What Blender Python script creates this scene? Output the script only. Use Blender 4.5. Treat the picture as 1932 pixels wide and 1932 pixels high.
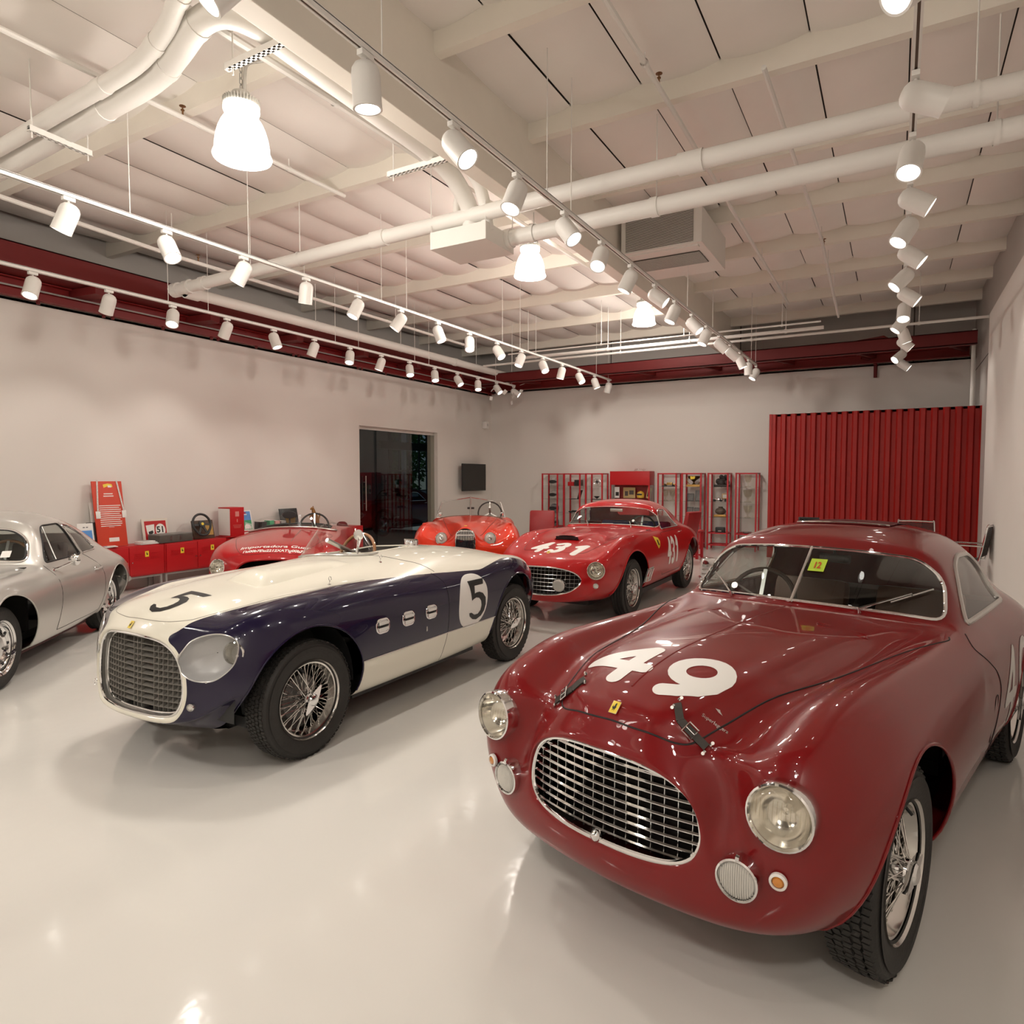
import bpy, bmesh, math, random
import numpy as np
from math import pi, sin, cos, radians, sqrt, atan2, hypot
from mathutils import Vector, Matrix
from mathutils.bvhtree import BVHTree

for o in list(bpy.data.objects):
    bpy.data.objects.remove(o)
SC = bpy.context.scene
COL = SC.collection
random.seed(7)
rng = np.random.default_rng(5)

# ------------------------------------------------------------------ camera, world, exposure
cam = bpy.data.objects.new('camera', bpy.data.cameras.new('camera'))
COL.objects.link(cam)
cam.location = (0, 0, 1.6)
cam.rotation_euler = (radians(90 - 2.977), 0, radians(29.887))
cam.data.sensor_width = 36
cam.data.lens = 1256.6 / 1932 * 36
cam.data.clip_start = .05
SC.camera = cam
SC.view_settings.view_transform = 'Standard'
SC.view_settings.look = 'None'
SC.view_settings.gamma = 1
SC.view_settings.use_curve_mapping = False
SC.view_settings.exposure = -.88
SC.cycles.use_denoising = True
SC.cycles.max_bounces = 9
SC.cycles.diffuse_bounces = 4
SC.cycles.glossy_bounces = 5
SC.cycles.transmission_bounces = 7
SC.cycles.transparent_max_bounces = 12
SC.cycles.caustics_reflective = False
SC.cycles.caustics_refractive = False
SC.cycles.sample_clamp_indirect = 6
W = bpy.data.worlds.new('world')
SC.world = W
W.use_nodes = True
_b = W.node_tree.nodes['Background']
_s = W.node_tree.nodes.new('ShaderNodeTexSky')
_s.sky_type = 'HOSEK_WILKIE'
_s.sun_direction = (-.5, -.4, .7)
W.node_tree.links.new(_s.outputs[0], _b.inputs[0])
_b.inputs[1].default_value = 1.0
SPOT_W = 60.0        # watts of each track spotlight
PEND_W = 250.0       # watts of each pendant
WARM = (1.0, .925, .845)
# ------------------------------------------------------------------ materials
MATS = {}
def mat(name, col, rough=.5, metal=0., coat=0., noise=0., nscale=8., bump=0., bscale=60., emit=None, estr=0., trans=0., ior=1.45, spec=.5, alpha=1., sheen=0.):
    if name in MATS: return MATS[name]
    m = bpy.data.materials.new(name); m.use_nodes = True
    nt = m.node_tree; b = nt.nodes['Principled BSDF']
    c = tuple(col) + (1.,)
    b.inputs['Base Color'].default_value = c
    b.inputs['Roughness'].default_value = rough
    b.inputs['Metallic'].default_value = metal
    b.inputs['Coat Weight'].default_value = coat
    b.inputs['Coat Roughness'].default_value = .02
    b.inputs['Specular IOR Level'].default_value = spec
    b.inputs['Transmission Weight'].default_value = trans
    b.inputs['IOR'].default_value = ior
    b.inputs['Alpha'].default_value = alpha
    if emit:
        b.inputs['Emission Color'].default_value = tuple(emit) + (1.,)
        b.inputs['Emission Strength'].default_value = estr
    if noise or bump:
        tc = nt.nodes.new('ShaderNodeTexCoord')
    if noise:
        n = nt.nodes.new('ShaderNodeTexNoise'); n.inputs['Scale'].default_value = nscale; n.inputs['Detail'].default_value = 4
        nt.links.new(tc.outputs['Object'], n.inputs['Vector'])
        r = nt.nodes.new('ShaderNodeMix'); r.data_type = 'RGBA'
        r.inputs['A'].default_value = tuple(max(0, x * (1 - noise)) for x in col) + (1.,)
        r.inputs['B'].default_value = tuple(min(1, x * (1 + noise)) for x in col) + (1.,)
        nt.links.new(n.outputs['Fac'], r.inputs['Factor']); nt.links.new(r.outputs['Result'], b.inputs['Base Color'])
    if bump:
        n2 = nt.nodes.new('ShaderNodeTexNoise'); n2.inputs['Scale'].default_value = bscale; n2.inputs['Detail'].default_value = 3
        nt.links.new(tc.outputs['Object'], n2.inputs['Vector'])
        bp = nt.nodes.new('ShaderNodeBump'); bp.inputs['Strength'].default_value = bump; bp.inputs['Distance'].default_value = .01
        nt.links.new(n2.outputs['Fac'], bp.inputs['Height']); nt.links.new(bp.outputs['Normal'], b.inputs['Normal'])
    MATS[name] = m
    return m

def glass_mat(name, tint=(.9, .93, .93), refl=1.0, alpha_mix=.0):
    """thin pane: clear transparency with a fresnel gloss"""
    if name in MATS: return MATS[name]
    m = bpy.data.materials.new(name); m.use_nodes = True; nt = m.node_tree
    nt.nodes.remove(nt.nodes['Principled BSDF']); out = nt.nodes['Material Output']
    t = nt.nodes.new('ShaderNodeBsdfTransparent'); t.inputs[0].default_value = tuple(tint) + (1.,)
    g = nt.nodes.new('ShaderNodeBsdfGlossy'); g.inputs['Roughness'].default_value = .015; g.inputs['Color'].default_value = (refl, refl, refl, 1)
    f = nt.nodes.new('ShaderNodeFresnel')
    ge = nt.nodes.new('ShaderNodeNewGeometry'); io = nt.nodes.new('ShaderNodeMix'); io.data_type = 'FLOAT'
    io.inputs['A'].default_value = 1.5; io.inputs['B'].default_value = 1 / 1.5   # the same gloss on both faces of a thin pane
    nt.links.new(ge.outputs['Backfacing'], io.inputs['Factor']); nt.links.new(io.outputs['Result'], f.inputs['IOR'])
    mx = nt.nodes.new('ShaderNodeMixShader')
    nt.links.new(f.outputs[0], mx.inputs[0]); nt.links.new(t.outputs[0], mx.inputs[1]); nt.links.new(g.outputs[0], mx.inputs[2])
    nt.links.new(mx.outputs[0], out.inputs[0]); MATS[name] = m
    return m

M_white = mat('painted_white', (.80, .77, .72), .55, noise=.03, nscale=3)
M_pipe = mat('white_pipe_paint', (.80, .775, .73), .45, noise=.03, nscale=5)
M_fix = mat('fixture_white', (.83, .81, .77), .38, noise=.02)
M_chrome = mat('chrome', (.82, .82, .82), .06, 1., noise=.02)
M_alu = mat('brushed_aluminium', (.62, .61, .59), .28, 1., noise=.05)
M_dark = mat('dark_metal', (.03, .03, .03), .5, .3, noise=.1)
M_black = mat('black_rubber', (.012, .012, .012), .55, noise=.2, nscale=20)
M_redsteel = mat('red_steel', (.12, .004, .004), .6, noise=.12, nscale=2)
M_redcab = mat('red_enamel', (.44, .008, .011), .4, noise=.05, nscale=3)

# ------------------------------------------------------------------ mesh helpers
class MB:
    """collects shapes, builds them as one mesh object"""
    def __init__(s): s.v = []; s.f = []; s.mi = []
    def add(s, v, f, mi=0):
        k = len(s.v); s.v.extend([tuple(map(float, p)) for p in v]); s.f.extend([tuple(i + k for i in q) for q in f]); s.mi.extend([mi] * len(f)); return s
    def box(s, a, b, mi=0, bev=0.):
        (x0, y0, z0), (x1, y1, z1) = a, b
        x0, x1 = min(x0, x1), max(x0, x1); y0, y1 = min(y0, y1), max(y0, y1); z0, z1 = min(z0, z1), max(z0, z1)
        if bev <= 0:
            v = [(x0, y0, z0), (x1, y0, z0), (x1, y1, z0), (x0, y1, z0), (x0, y0, z1), (x1, y0, z1), (x1, y1, z1), (x0, y1, z1)]
            return s.add(v, [(0, 3, 2, 1), (4, 5, 6, 7), (0, 1, 5, 4), (1, 2, 6, 5), (2, 3, 7, 6), (3, 0, 4, 7)], mi)
        bm = bmesh.new(); bmesh.ops.create_cube(bm, size=1)
        for w in bm.verts: w.co = Vector(((x0 + x1) / 2 + w.co.x * (x1 - x0), (y0 + y1) / 2 + w.co.y * (y1 - y0), (z0 + z1) / 2 + w.co.z * (z1 - z0)))
        bmesh.ops.bevel(bm, geom=bm.edges[:], offset=bev, segments=2, profile=.6, affect='EDGES')
        bm.verts.index_update()
        s.add([w.co for w in bm.verts], [[w.index for w in f.verts] for f in bm.faces], mi); bm.free(); return s
    def obox(s, c, ax, ay, az, mi=0):
        """box from centre and three half-axis vectors"""
        c, ax, ay, az = (np.array(q, float) for q in (c, ax, ay, az))
        v = [c + i * ax + j * ay + k * az for k in (-1, 1) for j in (-1, 1) for i in (-1, 1)]
        return s.add(v, [(0, 2, 3, 1), (4, 5, 7, 6), (0, 1, 5, 4), (1, 3, 7, 5), (3, 2, 6, 7), (2, 0, 4, 6)], mi)
    def tube(s, pts, r, n=10, mi=0, caps=True, closed=False, flat=None):
        P = [np.array(p, float) for p in pts]; m = len(P)
        rr = list(r) if hasattr(r, '__len__') else [r] * m
        T = []
        for i in range(m):
            a = P[(i - 1) % m] if (closed or i > 0) else P[0]; b = P[(i + 1) % m] if (closed or i < m - 1) else P[-1]
            t = b - a; T.append(t / (np.linalg.norm(t) + 1e-12))
        up = np.array((0, 0, 1.)) if abs(T[0][2]) < .9 else np.array((1., 0, 0))
        u = np.cross(up, T[0]); u /= np.linalg.norm(u); V = []
        for i in range(m):
            u = u - T[i] * (u @ T[i]); u /= np.linalg.norm(u) + 1e-12; w = np.cross(T[i], u)
            fl = flat if flat else 1.
            for k in range(n):
                a = 2 * pi * k / n; V.append(P[i] + rr[i] * (cos(a) * u + fl * sin(a) * w))
        F = []
        for i in range(m if closed else m - 1):
            j = (i + 1) % m
            for k in range(n): F.append((i * n + k, i * n + (k + 1) % n, j * n + (k + 1) % n, j * n + k))
        if caps and not closed:
            F.append(tuple(reversed(range(n)))); F.append(tuple((m - 1) * n + k for k in range(n)))
        return s.add(V, F, mi)
    def lathe(s, prof, n=24, axis='z', c=(0, 0, 0), mi=0, M=None, a0=0., a1=2 * pi):
        """prof: list of (radius, height)"""
        V = []; full = abs(a1 - a0 - 2 * pi) < 1e-6; N = n if full else n + 1
        for (r, h) in prof:
            for k in range(N):
                a = a0 + (a1 - a0) * k / n; x, y = r * cos(a), r * sin(a)
                p = (x, y, h) if axis == 'z' else (x, h, y) if axis == 'y' else (h, x, y)
                if M is not None: p = M @ Vector(p)
                V.append((p[0] + c[0], p[1] + c[1], p[2] + c[2]))
        F = []
        for i in range(len(prof) - 1):
            for k in range(n):
                k2 = (k + 1) % N
                q = (i * N + k, i * N + k2, (i + 1) * N + k2, (i + 1) * N + k)
                F.append(q if axis != 'y' else q[::-1])
        return s.add(V, F, mi)
    def prism(s, out, d0, d1, axis='z', mi=0, M=None):
        """extrude a 2-D outline between d0 and d1 along axis"""
        def P(p, d):
            q = (p[0], p[1], d) if axis == 'z' else (p[0], d, p[1]) if axis == 'y' else (d, p[0], p[1])
            return M @ Vector(q) if M is not None else q
        n = len(out); V = [P(p, d0) for p in out] + [P(p, d1) for p in out]
        F = [tuple(reversed(range(n))), tuple(range(n, 2 * n))] + [(i, (i + 1) % n, n + (i + 1) % n, n + i) for i in range(n)]
        return s.add(V, F, mi)
    def xf(s, M):
        s.v = [tuple(M @ Vector(p)) for p in s.v]; return s
    def mesh(s, name, mats, smooth=True, angle=38):
        me = bpy.data.meshes.new(name); me.from_pydata(s.v, [], s.f)
        for m in (mats if isinstance(mats, (list, tuple)) else [mats]): me.materials.append(m)
        if any(s.mi): me.polygons.foreach_set('material_index', s.mi)
        bm = bmesh.new(); bm.from_mesh(me); bmesh.ops.recalc_face_normals(bm, faces=bm.faces[:]); bm.to_mesh(me); bm.free()
        if smooth:
            me.polygons.foreach_set('use_smooth', [True] * len(me.polygons)); me.set_sharp_from_angle(angle=radians(angle))
        me.update(); return me
    def build(s, name, mats, parent=None, smooth=True, angle=38, loc=None, rot=None):
        o = bpy.data.objects.new(name, s.mesh(name, mats, smooth, angle)); COL.objects.link(o)
        if parent: o.parent = parent
        if loc: o.location = loc
        if rot: o.rotation_euler = rot
        return o
def tag(o, label=None, cat=None, group=None, kind=None):
    if label: o['label'] = label
    if cat: o['category'] = cat
    if group: o['group'] = group
    if kind: o['kind'] = kind
    return o
def thing(name, label, cat, loc=(0, 0, 0), rotz=0., group=None, rot=None):
    o = bpy.data.objects.new(name, None); COL.objects.link(o); o.location = loc; o.rotation_euler = rot or (0, 0, rotz); o.empty_display_size = .1
    return tag(o, label, cat, group)
def linkobj(name, me, parent=None, loc=None, rot=None):
    o = bpy.data.objects.new(name, me); COL.objects.link(o)
    if parent: o.parent = parent
    if loc is not None: o.location = loc
    if rot is not None: o.rotation_euler = rot
    return o
KIDS = {}
def dup(root, loc, rot=None, label=None, group=None):
    r = root.copy(); COL.objects.link(r); r.location = loc
    if rot is not None: r.rotation_euler = rot
    if label: r['label'] = label
    if group: r['group'] = group
    for ch in root.children:
        c = ch.copy(); COL.objects.link(c); c.parent = r
        for g in ch.children:
            d = g.copy(); COL.objects.link(d); d.parent = c
    return r
def rrect(w, h, r, n=5, cx=0., cy=0.):
    o = []
    for (sx, sy, a) in ((1, 1, 0), (-1, 1, 90), (-1, -1, 180), (1, -1, 270)):
        for k in range(n + 1):
            t = radians(a + 90 * k / n); o.append((cx + sx * (w / 2 - r) + r * cos(t), cy + sy * (h / 2 - r) + r * sin(t)))
    return o
def text_mesh(txt, size, name='text', bold=0., shear=0., align='CENTER', sx=1., space=1., res=3):
    cu = bpy.data.curves.new(name, 'FONT'); cu.body = txt; cu.size = size; cu.align_x = align; cu.align_y = 'CENTER'; cu.offset = bold; cu.shear = shear; cu.resolution_u = res; cu.space_character = space
    o = bpy.data.objects.new(name, cu); COL.objects.link(o)
    dg = bpy.context.evaluated_depsgraph_get(); me = bpy.data.meshes.new_from_object(o.evaluated_get(dg))
    COL.objects.unlink(o); bpy.data.objects.remove(o); bpy.data.curves.remove(cu)
    v = [(p.co.x * sx, p.co.y) for p in me.vertices]; f = [tuple(q.vertices) for q in me.polygons]
    bpy.data.meshes.remove(me)
    return v, f
ORD = ['first', 'second', 'third', 'fourth', 'fifth', 'sixth', 'seventh', 'eighth', 'ninth', 'tenth', 'eleventh', 'twelfth', 'thirteenth', 'fourteenth', 'fifteenth', 'sixteenth', 'seventeenth', 'eighteenth']
# ------------------------------------------------------------------ the setting
XL, XR, YB, ZC = -9.5, 1.27, 15.4, 5.0
def floor_mat():
    m = bpy.data.materials.new('glossy_epoxy_floor'); m.use_nodes = True; nt = m.node_tree; b = nt.nodes['Principled BSDF']
    tc = nt.nodes.new('ShaderNodeTexCoord')
    n = nt.nodes.new('ShaderNodeTexNoise'); n.inputs['Scale'].default_value = .7; n.inputs['Detail'].default_value = 5
    nt.links.new(tc.outputs['Object'], n.inputs['Vector'])
    r = nt.nodes.new('ShaderNodeMix'); r.data_type = 'RGBA'; r.inputs['A'].default_value = (.70, .68, .63, 1); r.inputs['B'].default_value = (.76, .74, .695, 1)
    nt.links.new(n.outputs['Fac'], r.inputs['Factor']); nt.links.new(r.outputs['Result'], b.inputs['Base Color'])
    b.inputs['Roughness'].default_value = .10; b.inputs['Specular IOR Level'].default_value = .35
    n2 = nt.nodes.new('ShaderNodeTexNoise'); n2.inputs['Scale'].default_value = 9; n2.inputs['Detail'].default_value = 2
    nt.links.new(tc.outputs['Object'], n2.inputs['Vector'])
    bp = nt.nodes.new('ShaderNodeBump'); bp.inputs['Strength'].default_value = .16; bp.inputs['Distance'].default_value = .006
    nt.links.new(n2.outputs['Fac'], bp.inputs['Height']); nt.links.new(bp.outputs['Normal'], b.inputs['Normal'])
    return m
M_floor = floor_mat()
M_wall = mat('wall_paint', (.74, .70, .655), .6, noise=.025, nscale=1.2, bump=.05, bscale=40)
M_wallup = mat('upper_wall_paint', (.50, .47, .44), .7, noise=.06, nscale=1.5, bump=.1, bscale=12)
M_ceil = mat('ceiling_paint', (.88, .83, .78), .7, noise=.04, nscale=2, bump=.08, bscale=14)
M_beam = mat('beam_paint', (.85, .80, .71), .6, noise=.05, nscale=3, bump=.1, bscale=20)
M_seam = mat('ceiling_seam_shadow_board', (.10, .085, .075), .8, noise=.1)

def struct(name, mb, m, **k):
    o = mb.build(name, m, None, **k); o['kind'] = 'structure'; return o
struct('floor', MB().box((-18, -4, -.2), (XR + .3, YB + .6, 0)), M_floor, smooth=False)
# left wall with the doorway, the upper wall set back behind the red steel
DY0, DY1, DZ = 10.28, 12.96, 2.66
wl = MB()
wl.box((-9.72, -4, 0), (XL, DY0, 3.81)).box((-9.72, DY1, 0), (XL, YB, 3.81)).box((-9.72, DY0, DZ), (XL, DY1, 3.81))
wl.box((-10.2, -4, 3.78), (-9.5, YB + .3, 3.81))
wall_l = struct('wall_left', wl, M_wall, smooth=False)
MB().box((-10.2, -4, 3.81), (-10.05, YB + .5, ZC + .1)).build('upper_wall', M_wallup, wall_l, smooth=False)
wall_b = struct('wall_back', MB().box((XL - .2, YB, 0), (XR + .2, YB + .15, 3.87)).box((XL - .5, YB, 3.84), (XR + .2, YB + .4, 3.87)), M_wall, smooth=False)
ub = MB().box((-10.2, YB + .33, 3.87), (XR + .2, YB + .5, ZC + .1))
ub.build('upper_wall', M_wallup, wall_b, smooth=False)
jt = MB()
for x in (-6.2, -3.1, .25): jt.box((x - .012, YB + .325, 3.9), (x + .012, YB + .331, ZC))
jt.build('wall_joint', M_seam, wall_b, smooth=False)['kind'] = 'stuff'
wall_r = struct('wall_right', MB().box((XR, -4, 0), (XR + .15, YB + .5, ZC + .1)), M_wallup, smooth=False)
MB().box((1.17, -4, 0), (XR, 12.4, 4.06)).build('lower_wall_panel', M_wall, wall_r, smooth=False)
MB().box((XR - .004, -4, 3.62), (XR + .01, YB, 3.635)).build('wall_joint', M_seam, wall_r, smooth=False)
struct('wall_front', MB().box((-10.2, -4.15, 0), (XR + .15, -4, ZC + .1)), M_wall, smooth=False)

# ceiling: deck, joists, sagging insulation panels with open joints between
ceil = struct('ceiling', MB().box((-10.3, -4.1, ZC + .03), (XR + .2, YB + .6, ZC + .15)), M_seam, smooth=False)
def purl(y, x0, x1):
    MB().box((x0, y, 4.8), (x1, y + .09, ZC + .02)).build('purlin', M_beam, ceil, smooth=False)
BX0, BX1 = -3.27, -3.11
PR = [5.72 + 1.5 * k for k in range(-4, 7)]
PL = [3.78 + 1.84 * k for k in range(-3, 7)]
for y in PR: purl(y, BX1, XR)
for y in PL: purl(y, -10.05, BX0)
MB().box((BX0, -4, 4.2), (BX1, YB + .33, ZC + .03), bev=.006).build('roof_beam', M_beam, ceil, smooth=False)
def panel_mesh(w, l, sag, name):
    nx, ny = 8, 4; V = []; F = []
    for j in range(ny + 1):
        for i in range(nx + 1):
            u = i / nx; v = j / ny
            z = -sag * (math.sin(pi * u) ** .8) * (.55 + .45 * math.sin(pi * v)) if 0 < u < 1 else 0
            V.append(((u - .5) * w, (v - .5) * l, z))
    for j in range(ny):
        for i in range(nx): F.append((j * (nx + 1) + i, (j + 1) * (nx + 1) + i, (j + 1) * (nx + 1) + i + 1, j * (nx + 1) + i + 1))
    m = MB(); m.add(V, F); me = m.mesh(name, M_ceil); return me
gap = .012
mR = panel_mesh(.67 - gap, 1.41, .07, 'ceiling_panel'); mL = panel_mesh(.67 - .004, 1.75, .085, 'ceiling_panel')
n = 0
for y in PR[2:-1]:
    for k in range(-5, 3):
        x0 = -.66 + .67 * k; x1 = x0 + .67
        if x1 <= BX1 + .2 or x0 > XR - .05: continue
        linkobj('ceiling_panel', mR, ceil, ((x0 + x1) / 2 + .005, y + .09 + .705, ZC + random.uniform(-.008, .008)), (0, random.uniform(-.01, .01), 0)); n += 1
for y in PL[1:-1]:
    for k in range(11):
        x1 = BX0 - .02 - .67 * k; x0 = x1 - .67
        if x0 < -10.4: continue
        linkobj('ceiling_panel', mL, ceil, ((x0 + x1) / 2, y + .09 + .875, ZC + random.uniform(-.008, .008)), (0, random.uniform(-.015, .015), 0)); n += 1
# red steel ledges along the tops of the left and back walls
M_rs2 = mat('red_steel_bright', (.20, .007, .007), .5, noise=.12, nscale=2)
def channel(mb, a, b, axis, zlo, zhi, flange, sgn):
    """C section: web facing the room plus two flanges; axis = running direction"""
    t = .014
    if axis == 'y':
        x = a
        mb.box((x - t, b[0], zlo), (x, b[1], zhi)).box((x, b[0], zlo), (x + sgn * flange, b[1], zlo + t)).box((x, b[0], zhi - t), (x + sgn * flange, b[1], zhi))
    else:
        y = a
        mb.box((b[0], y, zlo), (b[1], y + t, zhi)).box((b[0], y, zlo), (b[1], y + sgn * flange, zlo + t)).box((b[0], y, zhi - t), (b[1], y + sgn * flange, zhi))
rl = thing('red_steel_ledge', 'dark red steel channel frame running along the top of the left wall', 'steel beam', (-9.2, 6, 4.0))
def atp(o): return Matrix.Translation(-Vector(o.location))
for nm, x, z0, z1, fl, sg, mm in (('outer_channel', -8.92, 4.06, 4.33, .14, -1, M_redsteel), ('wall_channel', -9.42, 3.81, 4.04, .08, 1, M_rs2)):
    mb = MB(); channel(mb, x, (-3.5, YB - .1), 'y', z0, z1, fl, sg); mb.xf(atp(rl)).build(nm, mm, rl, smooth=False)
MB().box((-9.42, -3.5, 4.05), (-9.0, YB - .6, 4.065)).xf(atp(rl)).build('soffit_plate', M_redsteel, rl, smooth=False)
for k in range(9):
    y = 1.6 + 1.65 * k
    MB().obox((-9.18, y, 3.99), (.25, .03, 0), (-.03, .10, 0), (0, 0, .05)).xf(atp(rl)).build('gusset', M_redsteel, rl, smooth=False)
    b = MB()
    for d in (-.5, .3, .42): b.lathe([(0, -.03), (.022, -.03), (.022, .01), (0, .01)], 8, c=(-9.4, y + d, 3.80))
    b.xf(atp(rl)).build('bolt', M_redsteel, rl)['kind'] = 'stuff'
MB().tube([(-9.36, -3, 3.93), (-9.36, YB - .5, 3.93)], .012, 6).xf(atp(rl)).build('conduit', mat('grey_conduit', (.35, .33, .31), .5, noise=.05), rl)
rb = thing('red_steel_ledge', 'dark red steel channel frame running along the top of the back wall', 'steel beam', (-4, 15, 4.0))
mb = MB(); channel(mb, 13.85, (-9.0, XR - .12), 'x', 3.87, 4.10, .14, 1); mb.xf(atp(rb)).build('outer_channel', M_redsteel, rb, smooth=False)
mb = MB(); channel(mb, 15.25, (-9.4, XR - .12), 'x', 3.87, 4.06, .1, -1); mb.xf(atp(rb)).build('wall_channel', M_rs2, rb, smooth=False)
for k in range(7):
    x = -8.2 + 1.5 * k
    MB().obox((x, 14.55, 4.0), (.28, .68, 0), (.035, -.014, 0), (0, 0, .035)).xf(atp(rb)).build('brace', M_redsteel, rb, smooth=False)
MB().tube([(.02, 13.9, 3.95), (-.25, 13.9, 4.13), (-.75, 14.2, 4.13), (-.98, 14.6, 3.98)], .03, 8).xf(atp(rb)).build('bent_pipe', M_redsteel, rb)
MB().tube([(-.65, 15.2, 4.0), (-.45, 15.3, 3.95), (-.4, 15.33, 3.85), (-.4, 15.34, 3.6)], .035, 8).xf(atp(rb)).build('bent_pipe', M_redsteel, rb)

# next room seen through the doorway: dark walls, window wall with a street beyond
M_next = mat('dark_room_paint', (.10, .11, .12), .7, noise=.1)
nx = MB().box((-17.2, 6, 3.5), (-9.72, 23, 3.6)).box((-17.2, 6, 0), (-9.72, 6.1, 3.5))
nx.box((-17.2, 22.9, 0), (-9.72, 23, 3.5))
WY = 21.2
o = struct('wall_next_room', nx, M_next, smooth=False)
# ------------------------------------------------------------------ glass doorway
gd = thing('glass_door', 'clear glass sliding door with twin bar handles in left wall opening', 'door', (-9.66, 11.6, 0))
gl = glass_mat('door_glass', (.62, .66, .66), .9)
MB().box((-.01, -1.32, 0.01), (0, -.62, 2.6)).build('fixed_pane', gl, gd, smooth=False)
MB().box((.02, -.66, 0.01), (.03, .55, 2.6)).build('sliding_pane', gl, gd, smooth=False)
hb = MB()
for dx in (-.05, .05): hb.tube([(dx, -1.02, .9), (dx, -1.02, 1.63)], .012, 8)
for z in (1.05, 1.5): hb.tube([(-.05, -1.02, z), (.05, -1.02, z)], .008, 8)
hb.build('bar_handle', M_alu, gd)
MB().box((-.03, -1.32, 2.6), (.04, 1.36, 2.66)).build('head_rail', M_wall, gd, smooth=False)
MB().box((-.04, 1.22, 0), (.06, 1.36, 2.6)).build('jamb', mat('door_jamb_olive', (.22, .21, .17), .6, noise=.05), gd, smooth=False)
# ------------------------------------------------------------------ ceiling services
def pipe(name, label, pts, r, cat='pipe', m=None, fittings=(), hangers=(), group=None, zt=4.8, n=14):
    P0 = Vector(pts[0]); t = thing(name, label, cat, P0, group=group)
    L = [Vector(p) - P0 for p in pts]
    MB().tube(L, r, n).build('pipe_run', m or M_pipe, t)
    for (p, q, rr) in fittings:
        MB().tube([Vector(p) - P0, Vector(q) - P0], rr, n).build('coupling', m or M_pipe, t)
    for p in hangers:
        a = Vector(p) - P0
        MB().tube([a + Vector((0, 0, r)), (a.x, a.y, zt - P0.z)], .006, 5).lathe([(r + .008, -.018), (r + .008, .018)], 12, 'x' if abs(L[-1].x - L[0].x) > abs(L[-1].y - L[0].y) else 'y', a).build('hanger', m or M_pipe, t)
    return t
def smooth_path(pts, n=6):
    P = [np.array(p, float) for p in pts]; out = []
    for i in range(len(P) - 1):
        a = P[max(i - 1, 0)]; b = P[i]; c = P[i + 1]; d = P[min(i + 2, len(P) - 1)]
        for k in range(n):
            t = k / n; out.append(.5 * ((2 * b) + (c - a) * t + (2 * a - 5 * b + 4 * c - d) * t * t + (-a + 3 * b - 3 * c + d) * t ** 3))
    out.append(P[-1]); return out
pipe('sprinkler_pipe', 'long white sprinkler main crossing the room just above the boxed unit', [(-8.6, 5.72, 4.15), (-4.36, 5.58, 4.15), (-1.8, 5.52, 4.15), (1.2, 5.5, 4.15)], .075,
     fittings=[((-8.62, 5.72, 4.15), (-8.5, 5.72, 4.15), .095), ((-8.35, 5.71, 4.15), (-8.22, 5.7, 4.15), .09), ((-8.0, 5.70, 4.15), (-7.9, 5.7, 4.15), .088), ((-4.95, 5.6, 4.15), (-4.75, 5.59, 4.15), .088), ((-1.6, 5.52, 4.15), (-1.4, 5.52, 4.15), .088)],
     hangers=[(-6.1, 5.64, 4.15), (.4, 5.51, 4.15), (-7.0, 5.67, 4.15)])
pipe('sprinkler_pipe', 'white pipe starting with a flange at the boxed unit, crossing right', [(-3.5, 5.92, 4.0), (1.2, 5.80, 4.0)], .078,
     fittings=[((-3.48, 5.92, 4.0), (-3.40, 5.92, 4.0), .095), ((-1.95, 5.88, 4.0), (-1.88, 5.88, 4.0), .086)], hangers=[(-3.15, 5.91, 4.0), (.55, 5.82, 4.0), (-1.9, 5.88, 4.0)])
pipe('sprinkler_pipe', 'thick white pipe hung along the left wall in front of the red steel', [(-8.42, 5.75, 4.12), (-8.42, 14.6, 4.12)], .075,
     fittings=[((-8.42, 14.5, 4.12), (-8.42, 14.6, 4.12), .09), ((-8.42, 5.75, 4.12), (-8.42, 5.95, 4.12), .09), ((-8.42, 12.1, 4.12), (-8.42, 12.2, 4.12), .085)], hangers=[(-8.42, 8.1, 4.12), (-8.42, 10.3, 4.12), (-8.42, 13.0, 4.12)])
for nm, pts, r in (('lower', [(-9.6, 3.27, 4.5), (-7.4, 3.18, 4.5), (-6.37, 3.14, 4.5), (-5.46, 3.09, 4.5), (-4.77, 3.05, 4.5), (-4.39, 2.98, 4.53), (-4.03, 2.9, 4.57), (-3.85, 2.95, 4.6), (-3.76, 3.12, 4.6), (-3.74, 3.4, 4.58), (-3.69, 4.13, 4.52), (-3.68, 4.8, 4.5), (-3.68, 5.2, 4.45), (-3.68, 5.45, 4.33), (-3.68, 5.58, 4.2), (-3.68, 5.6, 4.0)], .085),
                   ('upper', [(-9.6, 3.05, 4.52), (-6.98, 3.0, 4.52), (-6.0, 2.96, 4.52), (-5.17, 2.93, 4.52), (-4.68, 2.9, 4.53), (-4.25, 2.82, 4.57), (-3.95, 2.72, 4.62), (-3.72, 2.72, 4.64), (-3.57, 2.85, 4.64), (-3.53, 3.2, 4.62), (-3.51, 4.2, 4.56), (-3.5, 5.1, 4.5), (-3.5, 5.4, 4.42), (-3.5, 5.55, 4.25), (-3.5, 5.62, 4.0)], .06)):
    P = smooth_path(pts, 5)
    pipe('insulated_pipe', 'white insulated pipe, %s of the pair bending across the upper left ceiling' % ('thicker and lower' if nm == 'lower' else 'thinner and upper'), P, r,
         fittings=[(P[14], P[15], r + .006), (P[22], P[23], r + .006), (P[29], P[30], r + .006)])
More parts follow.
